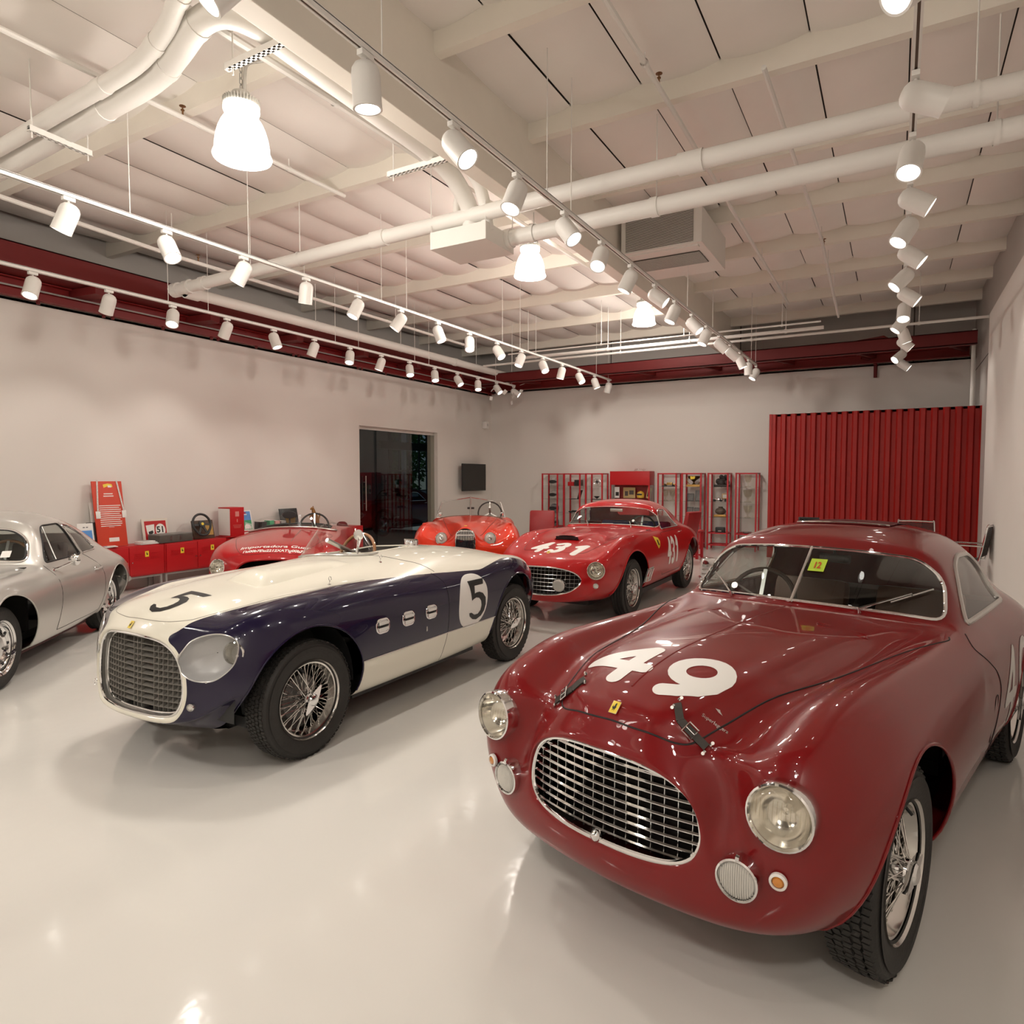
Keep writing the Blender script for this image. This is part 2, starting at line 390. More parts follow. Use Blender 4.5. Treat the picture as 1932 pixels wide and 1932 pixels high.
# slotted strut hangers
def strut(label, a, b, rods):
    a = Vector(a); b = Vector(b); t = thing('strut_hanger', label, 'strut', a); d = b - a; L = d.length; u = d / L; w = Vector((-u.y, u.x, 0)) * .021
    m = MB(); z = .041
    m.obox(d / 2 + Vector((0, 0, z)), d / 2, w, (0, 0, .003)).obox(d / 2 + w + Vector((0, 0, z / 2)), d / 2, w * .1, (0, 0, z / 2)).obox(d / 2 - w + Vector((0, 0, z / 2)), d / 2, w * .1, (0, 0, z / 2))
    k = int(L / .05); step = L / k
    for i in range(k + 1):
        m.obox(u * (i * step), u * (.012 if i % k else .006), w, (0, 0, .0025))
    for s in (-1, 1): m.obox(d / 2 + w * s * .72, d / 2, w * .28, (0, 0, .0025))
    m.build('channel', M_pipe, t, smooth=False)
    MB().obox(d / 2 + Vector((0, 0, .02)), d / 2 * .99, w * .9, (0, 0, .001)).build('channel_shadow', M_dark, t, smooth=False)
    for q in rods:
        p = u * (q * L); MB().tube([p + Vector((0, 0, -.05)), (p.x, p.y, 4.98 - a.z)], .006, 5).build('threaded_rod', M_pipe, t)
strut('white slotted strut under the pipe pair at far upper left', (-6.1, 2.83, 4.38), (-6.12, 3.32, 4.38), (.05, .95))
strut('white slotted strut holding the pipe pair above the largest pendant lamp', (-4.15, 3.2, 4.46), (-3.4, 3.2, 4.46), (.08,))
strut('white slotted strut holding the pipe pair just before they drop into the boxed unit', (-4.15, 4.92, 4.38), (-3.4, 4.92, 4.38), (.08,))
# boxed unit with pipes dropping into it
bu = thing('boxed_unit', 'white sheet metal box hung below the ceiling with pipes entering its top', 'box', (-3.78, 5.77, 3.88))
MB().box((-.33, -.27, 0), (.33, .27, .17), bev=.004).build('casing', M_white, bu, smooth=False)
MB().tube(smooth_path([(-.12, -.1, .15), (-.12, -.1, .42), (-.1, -.1, .52), (-.02, -.1, .56), (.02, -.1, .56)], 4), .04, 10).build('side_pipe', M_white, bu)
rd = MB()
for x, y in ((-.32, -.26), (.32, .26), (-.32, .26), (.32, -.26)): rd.tube([(x, y, .17), (x, y, .9)], .005, 5)
rd.build('rod', M_pipe, bu)['kind'] = 'stuff'
# thin sprinkler branch lines
branch = [('white sprinkler branch pipe passing above the largest pendant lamp', [(-5.5, .5, 4.7), (-5.42, 3.37, 4.7), (-5.35, 5.6, 4.7)], .022),
          ('white sprinkler branch pipe beside the main roof beam, left side', [(-4.2, 1.5, 4.7), (-4.1, 4.2, 4.7), (-4.0, 9.5, 4.7)], .03),
          ('white sprinkler branch pipe running over the far left track lights', [(-7.3, .5, 4.3), (-7.7, 5.1, 4.3), (-7.75, 11.5, 4.32)], .024),
          ('thin white sprinkler branch over the right track, nearest the beam', [(-1.75, 1.0, 4.72), (-1.72, 5.0, 4.72), (-1.68, 12.5, 4.6)], .022),
          ('thin white sprinkler branch rising toward the far right ceiling corner', [(-.95, 5.5, 4.72), (-.9, 9.5, 4.65), (-.9, 12.6, 4.3)], .02)]
for lb, pts, r in branch:
    pipe('branch_pipe', lb, pts, r, n=8, hangers=[tuple((Vector(pts[1]) * (1 - q) + Vector(pts[-1]) * q)[:]) for q in (0., .33, .66)])
    q = Vector(pts[1])
    t = thing('ceiling_sprinkler', 'small brass ceiling sprinkler on the ' + ' '.join(lb.split('white ')[1].split()[:9]), 'sprinkler', q + Vector((0, .35, r)))
    MB().lathe([(.008, 0), (.008, .04), (.016, .042), (.016, .05), (.006, .052), (.006, .075), (.028, .078), (.028, .08), (0, .082)], 10).build('head', mat('aged_brass', (.25, .13, .06), .4, .8, noise=.1), t)
for k, (y, z, r, x0, x1, lb) in enumerate(((11.85, 4.1, .014, -6.9, -1.1, 'thin white conduit crossing the far end of the room, nearest of three'), (12.35, 4.1, .03, -7.0, -1.1, 'thick white pipe crossing the far end of the room, middle of three'), (12.8, 4.1, .022, -8.1, 1.2, 'white pipe crossing the far end to the right wall, farthest of three'))):
    pipe('cross_pipe', lb, [(x0, y, z), (x1, y, z)], r, n=8, hangers=[(x0 + (x1 - x0) * q, y, z) for q in (.08, .35, .62, .9)], zt=4.98)
pipe('wall_conduit', 'white vertical pipe in the far right corner above the red corrugated wall', [(1.16, 14.6, 2.2), (1.16, 14.6, 4.25)], .035, n=10)
# air conditioning cassette with two louvred grilles
ac = thing('air_duct', 'white boxed air duct with two dark louvred grilles beside the roof beam', 'air vent', (-2.55, 8.45, 4.38))
MB().box((-.5, -.4, 0), (.5, .85, .415), bev=.004).build('casing', M_white, ac, smooth=False)
M_grille = mat('grille_shadow', (.09, .08, .07), .7, noise=.1)
MB().box((-.44, -.408, .02), (.40, -.404, .40)).build('front_recess', M_grille, ac, smooth=False)
ml = MB().obox((0, 0, 0), (.42, 0, 0), (0, .006, .004), (0, -.0012, .0018)).mesh('louvre', M_white, smooth=False)
for k in range(24): linkobj('louvre', ml, ac, (-.02, -.412, .03 + k * .0155))
MB().box((-.45, -.1, -.008), (.40, .38, -.004)).build('bottom_recess', M_grille, ac, smooth=False)
ml2 = MB().obox((0, 0, 0), (.42, 0, 0), (0, .004, .006), (0, -.0018, .0012)).mesh('louvre', M_white, smooth=False)
for k in range(14): linkobj('louvre', ml2, ac, (-.025, -.08 + k * .034, -.012))
MB().box((-.46, -.34, -.02), (.44, -.26, 0)).build('front_lip', M_white, ac, smooth=False)

# ------------------------------------------------------------------ track lights
M_lamp = mat('lamp_lens', (1, 1, 1), .3, emit=(1, .95, .88), estr=22.)
M_lens_off = mat('lamp_lens_dim', (.75, .73, .70), .25, noise=.03)
TZ = 3.8
def make_spot():
    t = thing('track_spotlight', 'x', 'spotlight')
    # local: +z points from the lens back to the dome; pivot at origin near the dome
    MB().lathe([(0, .075), (.03, .072), (.055, .058), (.07, .035), (.075, .005), (.075, -.15), (.0765, -.155), (.0765, -.16), (.066, -.16), (.062, -.15), (.058, -.135)], 28).build('housing', M_fix, t)
    MB().lathe([(.0, -.1352), (.03, -.1352), (.061, -.137)], 24).build('lens', M_lamp, t)
    return t
spot_meshes = None
def add_spot(X, Y, tilt, az, label, group, power=1., barn=False):
    """tilt from straight down, az = compass angle the lamp leans toward (0 = +X, 90 = +Y)"""
    global spot_meshes
    stem = .10
    r = thing('track_spotlight', label, 'spotlight', (X, Y, TZ), group=group)
    if spot_meshes is None:
        h = MB().lathe([(0, .075), (.03, .072), (.055, .058), (.07, .035), (.075, .005), (.075, -.15), (.0765, -.155), (.0765, -.16), (.066, -.16), (.062, -.15), (.058, -.135)], 28).mesh('housing', M_fix)
        l = MB().lathe([(.0, -.1352), (.03, -.1352), (.061, -.137)], 24).mesh('lens', M_lamp)
        s = MB().box((-.02, -.045, -.03), (.02, .045, 0), bev=.003).tube([(0, 0, -.03), (0, 0, -.075)], .008, 8).mesh('stem', M_fix)
        fl = MB().box((-.06, -.002, -.25), (.06, .002, -.16)).mesh('barn_door', M_fix, smooth=False)
        spot_meshes = (h, l, s, fl)
    h, l, s, fl = spot_meshes
    linkobj('stem', s, r)
    a = radians(az); t = radians(tilt)
    d = Vector((sin(t) * cos(a), sin(t) * sin(a), -cos(t)))
    q = Vector((0, 0, -1)).rotation_difference(d)
    piv = Vector((0, 0, -.12)) 
    H = linkobj('housing', h, r, piv); H.rotation_mode = 'QUATERNION'; H.rotation_quaternion = q
    linkobj('lens', l, H)
    if barn:
        for k in range(4):
            b = linkobj('barn_door', fl, H, Matrix.Rotation(pi / 2 * k, 3, 'Z') @ Vector((0, .11, .035))); b.rotation_euler = (radians(50), 0, pi / 2 * k)
    ld = bpy.data.lights.new('spot_beam', 'SPOT'); ld.energy = SPOT_W * power; ld.color = WARM; ld.spot_size = radians(74); ld.spot_blend = .75; ld.shadow_soft_size = .045
    lo = bpy.data.objects.new('spot_beam', ld); COL.objects.link(lo); lo.parent = H; lo.location = (0, 0, -.165)
    return r
def track(name_label, X, y0, y1, rods):
    t = thing('light_track', name_label, 'light track', (X, y0, TZ)); L = y1 - y0
    MB().box((-.02, 0, .003), (-.007, L, .035)).box((.007, 0, .003), (.02, L, .035)).box((-.02, 0, .03), (.02, L, .038)).build('rail', M_fix, t, smooth=False)
    MB().box((-.007, .01, .008), (.007, L - .01, .012)).build('slot', mat('track_slot', (.10, .06, .04), .6, noise=.1), t, smooth=False)
    for y in rods:
        for dx in (-.012, .012) if False else (0,):
            MB().tube([(dx, y - y0, .036), (dx, y - y0, ZC - TZ - .02)], .004, 5).build('rod', M_pipe, t)
T1, T2, T3, T4 = -8.08, -5.70, -2.44, .04
track('white light track nearest the left wall', T1, 1.2, 14.2, (3.2, 5.28, 5.85, 8.2, 8.75, 10.3, 10.75, 13.3, 14.05))
track('second white light track from the left wall', T2, -.5, 14.45, (1.5, 3.4, 4.6, 6.6, 7.1, 9.6, 10.2, 13.6, 14.3))
track('white light track beside the main roof beam', T3, -.5, 13.95, (1.9, 2.85, 4.8, 5.25, 8.9, 10.3, 13.4, 13.85))
track('white light track along the right side of the room', T4, -1, 15.3, (1.2, 6, 10.5))
# (tilt, azimuth) aims for every head; azimuths: 0 = right wall, 90 = back wall, 180 = left wall, 270 = the camera end
A1 = [(25, 270), (22, 300), (30, 180), (28, 315), (30, 185), (20, 20), (22, 200), (22, 300), (20, 215), (24, 320), (22, 320), (34, 0), (22, 310), (38, 0), (55, 20)]
Y1 = [2.94] + [3.74 + .8 * k for k in range(14)]
A2 = [(30, 300), (24, 215), (32, 0), (28, 215), (14, 160), (26, 240), (36, 215), (22, 10), (26, 305), (38, 350), (24, 240), (34, 330), (14, 200), (34, 340), (20, 20), (20, 160)]
Y2 = [2.1] + [2.91 + .815 * k for k in range(15)]
A3 = [(42, 230), (6, 100), (40, 0), (24, 250), (38, 350), (34, 270), (26, 200), (52, 10), (24, 215), (42, 0), (24, 215), (46, 20), (50, 30), (24, 10), (12, 90), (30, 215)]
Y3 = [1.92 + .8 * k for k in range(16)]
A4 = [(45, 200), (52, 225), (68, 12), (26, 255), (58, 5), (34, 215), (50, 0), (44, 200), (52, 0), (26, 265), (38, 195), (20, 20), (48, 5), (52, 215), (52, 0)]
Y4 = [2.7, 3.35, 4.35, 5.1, 5.9, 6.55, 7.3, 8.1, 8.9, 9.65, 10.4, 11.2, 12.0, 13.2, 14.2]
NAMES = ('left wall light track', 'second track from the left', 'roof beam light track', 'right-hand light track')
for nm, X, Y, A in ((NAMES[0], T1, Y1, A1), (NAMES[1], T2, Y2, A2), (NAMES[2], T3, Y3, A3), (NAMES[3], T4, Y4, A4)):
    for k, (y, (tl, az)) in enumerate(zip(Y, A)):
        bn = X == T1 and k >= 13
        p = 1.0 if X != T4 else .45
        add_spot(X, y, tl, az, '%s white spotlight from the near end of the %s' % (ORD[k], nm), 'spotlights on the ' + nm, p, bn)
# ------------------------------------------------------------------ pendants
M_shade = mat('lit_acrylic_shade', (.95, .95, .93), .35, emit=(1, .95, .87), estr=5.0)
M_led = mat('led_plate', (1, 1, 1), .4, emit=(1, .95, .87), estr=18)
def pendant(x, y, z0, label, r=.207):
    k = r / .207
    t = thing('pendant_lamp', label, 'pendant lamp', (x, y, z0), group='bell pendant lamps'); 
    MB().lathe([(.207 * k, 0), (.213 * k, .010), (.207 * k, .025), (.198 * k, .045), (.195 * k, .09), (.186 * k, .15), (.170 * k, .205), (.148 * k, .255), (.122 * k, .295), (.112 * k, .325), (.110 * k, .322), (.118 * k, .292), (.144 * k, .252), (.166 * k, .203), (.182 * k, .148), (.191 * k, .09), (.20 * k, .004), (.207 * k, 0)], 40).build('shade', M_shade, t)
    MB().lathe([(0, .33), (.125, .33), (.13, .345), (.128, .375), (.1, .385), (0, .385)], 32).build('light_ring', M_led, t)
    f = MB()
    for i in range(36):
        a = 2 * pi * i / 36; c, s_ = cos(a), sin(a)
        f.obox((.105 * c, .105 * s_, .40), (.028 * c, .028 * s_, 0), (-.0025 * s_, .0025 * c, 0), (0, 0, .022))
    f.build('cooling_fins', mat('grey_cast_alu', (.42, .40, .36), .45, .3, noise=.05), t)['kind'] = 'stuff'
    MB().lathe([(.09, .385), (.09, .425), (.07, .45), (.065, .475), (.03, .48), (0, .48)], 28).build('driver_housing', MATS['grey_cast_alu'], t)
    ch = MB()
    for i in range(5):
        z = .50 + i * .045; w = Vector((cos(pi / 2 * i), sin(pi / 2 * i), 0)) * .012
        ch.tube([Vector((0, 0, z)) + w, Vector((0, 0, z + .03)) + w, Vector((0, 0, z + .045)), Vector((0, 0, z + .03)) - w, Vector((0, 0, z)) - w, Vector((0, 0, z - .015))], .004, 6, closed=True)
    ch.build('chain', MATS['grey_cast_alu'], t)['kind'] = 'stuff'
    MB().tube(smooth_path([(.04, 0, .47), (.045, 0, .6), (.05, .02, .68), (.09, .08, .72), (.16, .12, .73)], 4), .013, 8).build('cord', MATS['grey_cast_alu'], t)
    ld = bpy.data.lights.new('pendant_glow', 'POINT'); ld.energy = PEND_W; ld.color = WARM; ld.shadow_soft_size = .16
    lo = bpy.data.objects.new('pendant_glow', ld); COL.objects.link(lo); lo.parent = t; lo.location = (0, 0, -.08)
    u = bpy.data.lights.new('pendant_uplight', 'POINT'); u.energy = PEND_W * .05; u.color = WARM; u.shadow_soft_size = .1
    lo2 = bpy.data.objects.new('pendant_uplight', u); COL.objects.link(lo2); lo2.parent = t; lo2.location = (.32, -.1, .25)
    return t
pendant(-4.31, 3.44, 3.99, 'glowing bell pendant lamp nearest the camera, upper left')
pendant(-4.26, 7.89, 4.25, 'glowing bell pendant lamp behind the boxed unit, middle one of three')
pendant(-4.03, 11.82, 4.37, 'glowing bell pendant lamp farthest away, near the back wall')
pendant(-4.31, -1.0, 3.99, 'added unseen glowing bell pendant lamp behind the camera, left row')  # unseen pendant continuing the row, added to light the near end
pendant(.3, -1.6, 3.99, 'added unseen glowing bell pendant lamp behind the camera, right row')  # unseen pendant, added as fill for the foreground
pendant(-8.2, -.6, 3.99, 'added unseen glowing bell pendant lamp behind the camera, near the left wall')  # unseen pendant, added for more light at the front left
for k, (x, y, tl, az) in enumerate(((T3, -.3, 25, 90), (T3, .6, 30, 60), (T3, 1.2, 30, 120), (T4, -.6, 25, 120), (T4, .4, 30, 140), (T4, 1.4, 40, 150), (T2, .2, 20, 60), (T2, 1.0, 25, 120))):  # unseen spots added on the near track ends to brighten the front
    add_spot(x, y, tl, az, 'added unseen white cylinder spotlight behind the camera, %s of eight' % ORD[k], 'added unseen spotlights behind the camera', .55)
# ------------------------------------------------------------------ sculpted car skins: B-spline surfaces, cut and split along fields
def bspl(P, t):
    i = np.clip(np.floor(t).astype(int), 0, P.shape[0] - 4); u = (t - i)[:, None, None]
    b = [(1 - u) ** 3 / 6, (3 * u ** 3 - 6 * u ** 2 + 4) / 6, (-3 * u ** 3 + 3 * u ** 2 + 3 * u + 1) / 6, u ** 3 / 6]
    d = [-(1 - u) ** 2 / 2, (9 * u ** 2 - 12 * u) / 6, (-9 * u ** 2 + 6 * u + 3) / 6, u ** 2 / 2]
    return sum(b[k] * P[i + k] for k in range(4)), sum(d[k] * P[i + k] for k in range(4))
def pad_rings(Q): return np.concatenate([(2 * Q[:1] - Q[1:2]), Q, (2 * Q[-1:] - Q[-2:-1])], 0)
def pad_sec(Q):
    m = np.array([1, -1, 1.])
    return np.concatenate([Q[:, 1:2] * m, Q, Q[:, -2:-1] * m], 1)
class Skin:
    """full symmetric triangle skin from half-section rings: rings[i][j] = (x, y, z), j from belly centre round to top centre"""
    def __init__(s, rings, su=8, sv=7, pia=2):
        D = np.array(rings, float); P = D.copy()
        for _ in range(pia):
            E = pad_sec(pad_rings(P))
            a = (E[:-2] + 4 * E[1:-1] + E[2:]) / 6; S = (a[:, :-2] + 4 * a[:, 1:-1] + a[:, 2:]) / 6
            P = P + (D - S); P[:, 0, 1] = 0; P[:, -1, 1] = 0
        E = pad_sec(pad_rings(P)); M, N = D.shape[0], D.shape[1]
        tu = np.linspace(0, M - 1, (M - 1) * su + 1); tv = np.linspace(0, N - 1, (N - 1) * sv + 1)
        A, Au = bspl(E, tu)
        B, Bv = bspl(A.transpose(1, 0, 2), tv); Bu, _ = bspl(Au.transpose(1, 0, 2), tv)
        pos = B.transpose(1, 0, 2); nv = np.cross(Bu.transpose(1, 0, 2), Bv.transpose(1, 0, 2))
        ln = np.linalg.norm(nv, axis=2, keepdims=True); nv = nv / np.maximum(ln, 1e-9)
        pos[:, 0, 1] = 0; pos[:, -1, 1] = 0
        # mirror half
        mp = pos[:, ::-1][:, 1:] * np.array([1, -1, 1]); mn = nv[:, ::-1][:, 1:] * np.array([1, -1, 1])
        FP = np.concatenate([pos, mp], 1); FN = np.concatenate([nv, mn], 1)
        nu, nw = FP.shape[:2]; s.nu, s.nw = nu, nw
        V = FP.reshape(-1, 3); Nn = FN.reshape(-1, 3)
        idx = np.arange(nu * nw).reshape(nu, nw); a, b, c, d = idx[:-1, :-1], idx[:-1, 1:], idx[1:, 1:], idx[1:, :-1]
        T = np.concatenate([np.stack([a, b, c], -1).reshape(-1, 3), np.stack([a, c, d], -1).reshape(-1, 3)])
        # orient outward
        ctr = np.array([V[:, 0].mean(), 0, .6]); o = ((V - ctr) * Nn).sum(1).mean()
        if o < 0: Nn = -Nn
        fn = np.cross(V[T[:, 1]] - V[T[:, 0]], V[T[:, 2]] - V[T[:, 0]])
        if (fn * Nn[T[:, 0]]).sum(1).mean() < 0: T = T[:, ::-1]
        s.V, s.N, s.T = V, Nn, T
        ar = np.linalg.norm(fn, axis=1); s.T = s.T[ar > 1e-9]
        s.bvh = BVHTree.FromPolygons(V.tolist(), s.T.tolist())
    def copy(s, V, N, T):
        o = object.__new__(Skin); o.V, o.N, o.T, o.bvh = V, N, T, s.bvh; return o
    def subset(s, m):
        T = s.T[m]; u, inv = np.unique(T, return_inverse=True); return s.copy(s.V[u], s.N[u], inv.reshape(-1, 3))
    def split(s, fun):
        """cut along fun = 0; returns (positive part, negative part)"""
        f = fun(s.V); f = np.where(np.abs(f) < 1e-7, 1e-7, f)
        V, N = [s.V], [s.N]; nv = len(s.V); cache = {}; nV = []; nN = []
        sg = f[s.T] > 0; k = sg.sum(1)
        pos = [s.T[k == 3]]; neg = [s.T[k == 0]]; P2 = []; N2 = []
        def cut(a, b):
            key = (a, b) if a < b else (b, a)
            if key not in cache:
                a, b = key; t = f[a] / (f[a] - f[b]); p = s.V[a] + t * (s.V[b] - s.V[a])
                n = s.N[a] + t * (s.N[b] - s.N[a]); nV.append(p); nN.append(n / (np.linalg.norm(n) + 1e-12)); cache[key] = nv + len(nV) - 1
            return cache[key]
        for t, g, kk in zip(s.T[(k == 1) | (k == 2)].tolist(), sg[(k == 1) | (k == 2)].tolist(), k[(k == 1) | (k == 2)].tolist()):
            lone = g.index(kk == 1); a, b, c = t[lone], t[(lone + 1) % 3], t[(lone + 2) % 3]
            ab, ac = cut(a, b), cut(a, c); one = [(a, ab, ac)]; two = [(ab, b, c), (ab, c, ac)]
            (P2 if kk == 1 else N2).extend(one); (N2 if kk == 1 else P2).extend(two)
        V = np.concatenate([s.V, np.array(nV).reshape(-1, 3)]); N = np.concatenate([s.N, np.array(nN).reshape(-1, 3)])
        out = []
        for base, ex in ((pos, P2), (neg, N2)):
            T = np.concatenate(base + ([np.array(ex, int)] if ex else []))
            if len(T):
                u, inv = np.unique(T, return_inverse=True); out.append(s.copy(V[u], N[u], inv.reshape(-1, 3)))
            else: out.append(s.copy(np.zeros((0, 3)), np.zeros((0, 3)), np.zeros((0, 3), int)))
        return out
    def refine(s):
        V, N, T = s.V, s.N, s.T; E = np.sort(np.concatenate([T[:, [0, 1]], T[:, [1, 2]], T[:, [2, 0]]]), 1)
        u, inv = np.unique(E, axis=0, return_inverse=True); inv = inv.reshape(-1); n = len(T); m = len(V)
        # curved midpoint (PN style) so that the refined patch keeps the roundness
        a, b = V[u[:, 0]], V[u[:, 1]]; na, nb = N[u[:, 0]], N[u[:, 1]]; d = b - a
        mid = (a + b) / 2 + ((d * na).sum(1)[:, None] * na - (d * nb).sum(1)[:, None] * nb) * -.125
        mn = na + nb; mn /= np.linalg.norm(mn, axis=1, keepdims=True) + 1e-12
        e0, e1, e2 = inv[:n] + m, inv[n:2 * n] + m, inv[2 * n:] + m
        T2 = np.concatenate([np.stack([T[:, 0], e0, e2], 1), np.stack([e0, T[:, 1], e1], 1), np.stack([e2, e1, T[:, 2]], 1), np.stack([e0, e1, e2], 1)])
        return s.copy(np.concatenate([V, mid]), np.concatenate([N, mn]), T2)
    def offset(s, d): return s.copy(s.V + s.N * d, s.N, s.T)
    def mesh(s, name, mats, mi=None):
        me = bpy.data.meshes.new(name); me.from_pydata(s.V.tolist(), [], s.T.tolist())
        for m in (mats if isinstance(mats, (list, tuple)) else [mats]): me.materials.append(m)
        me.polygons.foreach_set('use_smooth', [True] * len(me.polygons))
        if mi is not None: me.polygons.foreach_set('material_index', mi)
        if len(s.V): me.normals_split_custom_set_from_vertices(s.N.tolist())
        me.update(); return me
    def build(s, name, mats, parent, mi=None):
        return linkobj(name, s.mesh(name, mats, mi), parent)
    # projections --------------------------------------------------
    def hit(s, o, d):
        p, n, i, dist = s.bvh.ray_cast(Vector(o), Vector(d)); return (np.array(p), np.array(n)) if p is not None else (None, None)
    def side(s, pts, sg=1, off=0.):
        """(x, z) outline onto the flank"""
        out = []
        for x, z in pts:
            p, n = s.hit((x, 3 * sg, z), (0, -sg, 0))
            if p is not None: out.append(p + off * n * (1 if n[1] * sg > 0 else -1))
        return out
    def top(s, pts, off=0.):
        out = []
        for x, y in pts:
            p, n = s.hit((x, y, 3), (0, 0, -1))
            if p is not None: out.append(p + off * n * (1 if n[2] > 0 else -1))
        return out
    def front(s, pts, off=0., x0=3):
        out = []
        for y, z in pts:
            p, n = s.hit((x0, y, z), (-1 if x0 > 0 else 1, 0, 0))
            if p is not None: out.append(p + off * n * (1 if n[0] * x0 > 0 else -1))
        return out
def sdf_poly(pts):
    """signed distance to a closed polygon, positive inside"""
    A = np.array(pts, float); B = np.roll(A, -1, 0)
    def f(q):
        q = np.asarray(q, float); d2 = np.full(len(q), 1e9); ins = np.zeros(len(q), bool)
        for a, b in zip(A, B):
            ab = b - a; t = np.clip(((q - a) @ ab) / (ab @ ab + 1e-15), 0, 1); r = q - a - t[:, None] * ab; d2 = np.minimum(d2, (r * r).sum(1))
            c = (a[1] > q[:, 1]) != (b[1] > q[:, 1])
            with np.errstate(divide='ignore', invalid='ignore'): xx = (b[0] - a[0]) * (q[:, 1] - a[1]) / (b[1] - a[1] + 1e-15) + a[0]
            ins ^= c & (q[:, 0] < xx)
        return np.where(ins, 1, -1) * np.sqrt(d2)
    return f
def sdf_stroke(lines, hw):
    segs = [(np.array(a, float), np.array(b, float)) for L in lines for a, b in zip(L[:-1], L[1:])]
    def f(q):
        d2 = np.full(len(q), 1e9)
        for a, b in segs:
            ab = b - a; t = np.clip(((q - a) @ ab) / (ab @ ab + 1e-15), 0, 1); r = q - a - t[:, None] * ab; d2 = np.minimum(d2, (r * r).sum(1))
        return hw - np.sqrt(d2)
    return f
def spline2(pts, n=8, closed=True):
    P = [np.array(p, float) for p in pts]; m = len(P); out = []
    for i in range(m if closed else m - 1):
        a, b, c, d = (P[(i - 1) % m], P[i], P[(i + 1) % m], P[(i + 2) % m]) if closed else (P[max(i - 1, 0)], P[i], P[i + 1], P[min(i + 2, m - 1)])
        for k in range(n):
            t = k / n; out.append(tuple(.5 * ((2 * b) + (c - a) * t + (2 * a - 5 * b + 4 * c - d) * t * t + (-a + 3 * b - 3 * c + d) * t ** 3)))
    if not closed: out.append(tuple(P[-1]))
    return out
def round_poly(pts, r, n=5):
    """polygon with rounded corners"""
    P = [np.array(p, float) for p in pts]; m = len(P); out = []
    rr = r if hasattr(r, '__len__') else [r] * m
    for i in range(m):
        a, b, c = P[i - 1], P[i], P[(i + 1) % m]; u = (a - b); v = (c - b); lu, lv = np.linalg.norm(u), np.linalg.norm(v)
        k = min(rr[i], lu * .45, lv * .45); p = b + u / lu * k; q = b + v / lv * k
        for j in range(n + 1):
            t = j / n; out.append(tuple((1 - t) ** 2 * p + 2 * t * (1 - t) * b + t * t * q))
    return out
def arc(cx, cy, r, a0, a1, n=14, ry=None):
    return [(cx + r * cos(radians(a0 + (a1 - a0) * k / n)), cy + (ry or r) * sin(radians(a0 + (a1 - a0) * k / n))) for k in range(n + 1)]
GL = {'4': [[(.74, 1.0), (.06, .36), (1.0, .36)], [(.74, .98), (.74, 0)]],
      '9': [arc(.5, .67, .36, 0, 360, 24, .33), [(.86, .67)] + [(.82, .42), (.70, .22), (.5, .07), (.30, .0)]],
      '3': [[(.08, .86)] + arc(.46, .74, .30, 130, -70, 12, .26) + [(.40, .5)], [(.40, .5)] + arc(.48, .25, .34, 75, -140, 14, .27)],
      '1': [[(.22, .74), (.58, 1.0), (.58, 0)]],
      '5': [[(.86, 1.0), (.30, 1.0), (.20, .56)] + arc(.45, .32, .36, 118, -140, 16, .33)]}
def decal(skin, name, m, parent, field, pick, off=.0015, ref=2):
    """patch of the skin where field > 0; pick = boolean of vertices roughly around it"""
    k = pick(skin.V); t = k[skin.T].all(1); S = skin.subset(t)
    for _ in range(ref): S = S.refine()
    S, _n = S.split(field)
    return S.offset(off).build(name, m, parent) if len(S.T) else None
def glyph_field(txt, to2d, cx, cy, w, h, gap, hw, slant=0.):
    """to2d maps vertices to (right, up) coordinates"""
    L = []; n = len(txt); tot = n * w + (n - 1) * gap
    for i, c in enumerate(txt):
        x0 = cx - tot / 2 + i * (w + gap)
        for ln in GL[c]: L.append([(x0 + p[0] * w + slant * (p[1] - .5) * h, cy + (p[1] - .5) * h) for p in ln])
    f = sdf_stroke(L, hw); return lambda V: f(to2d(V))
def tube_on(name, pts, r, m, parent, closed=True, n=8):
    return MB().tube(pts, r, n, closed=closed).build(name, m, parent)

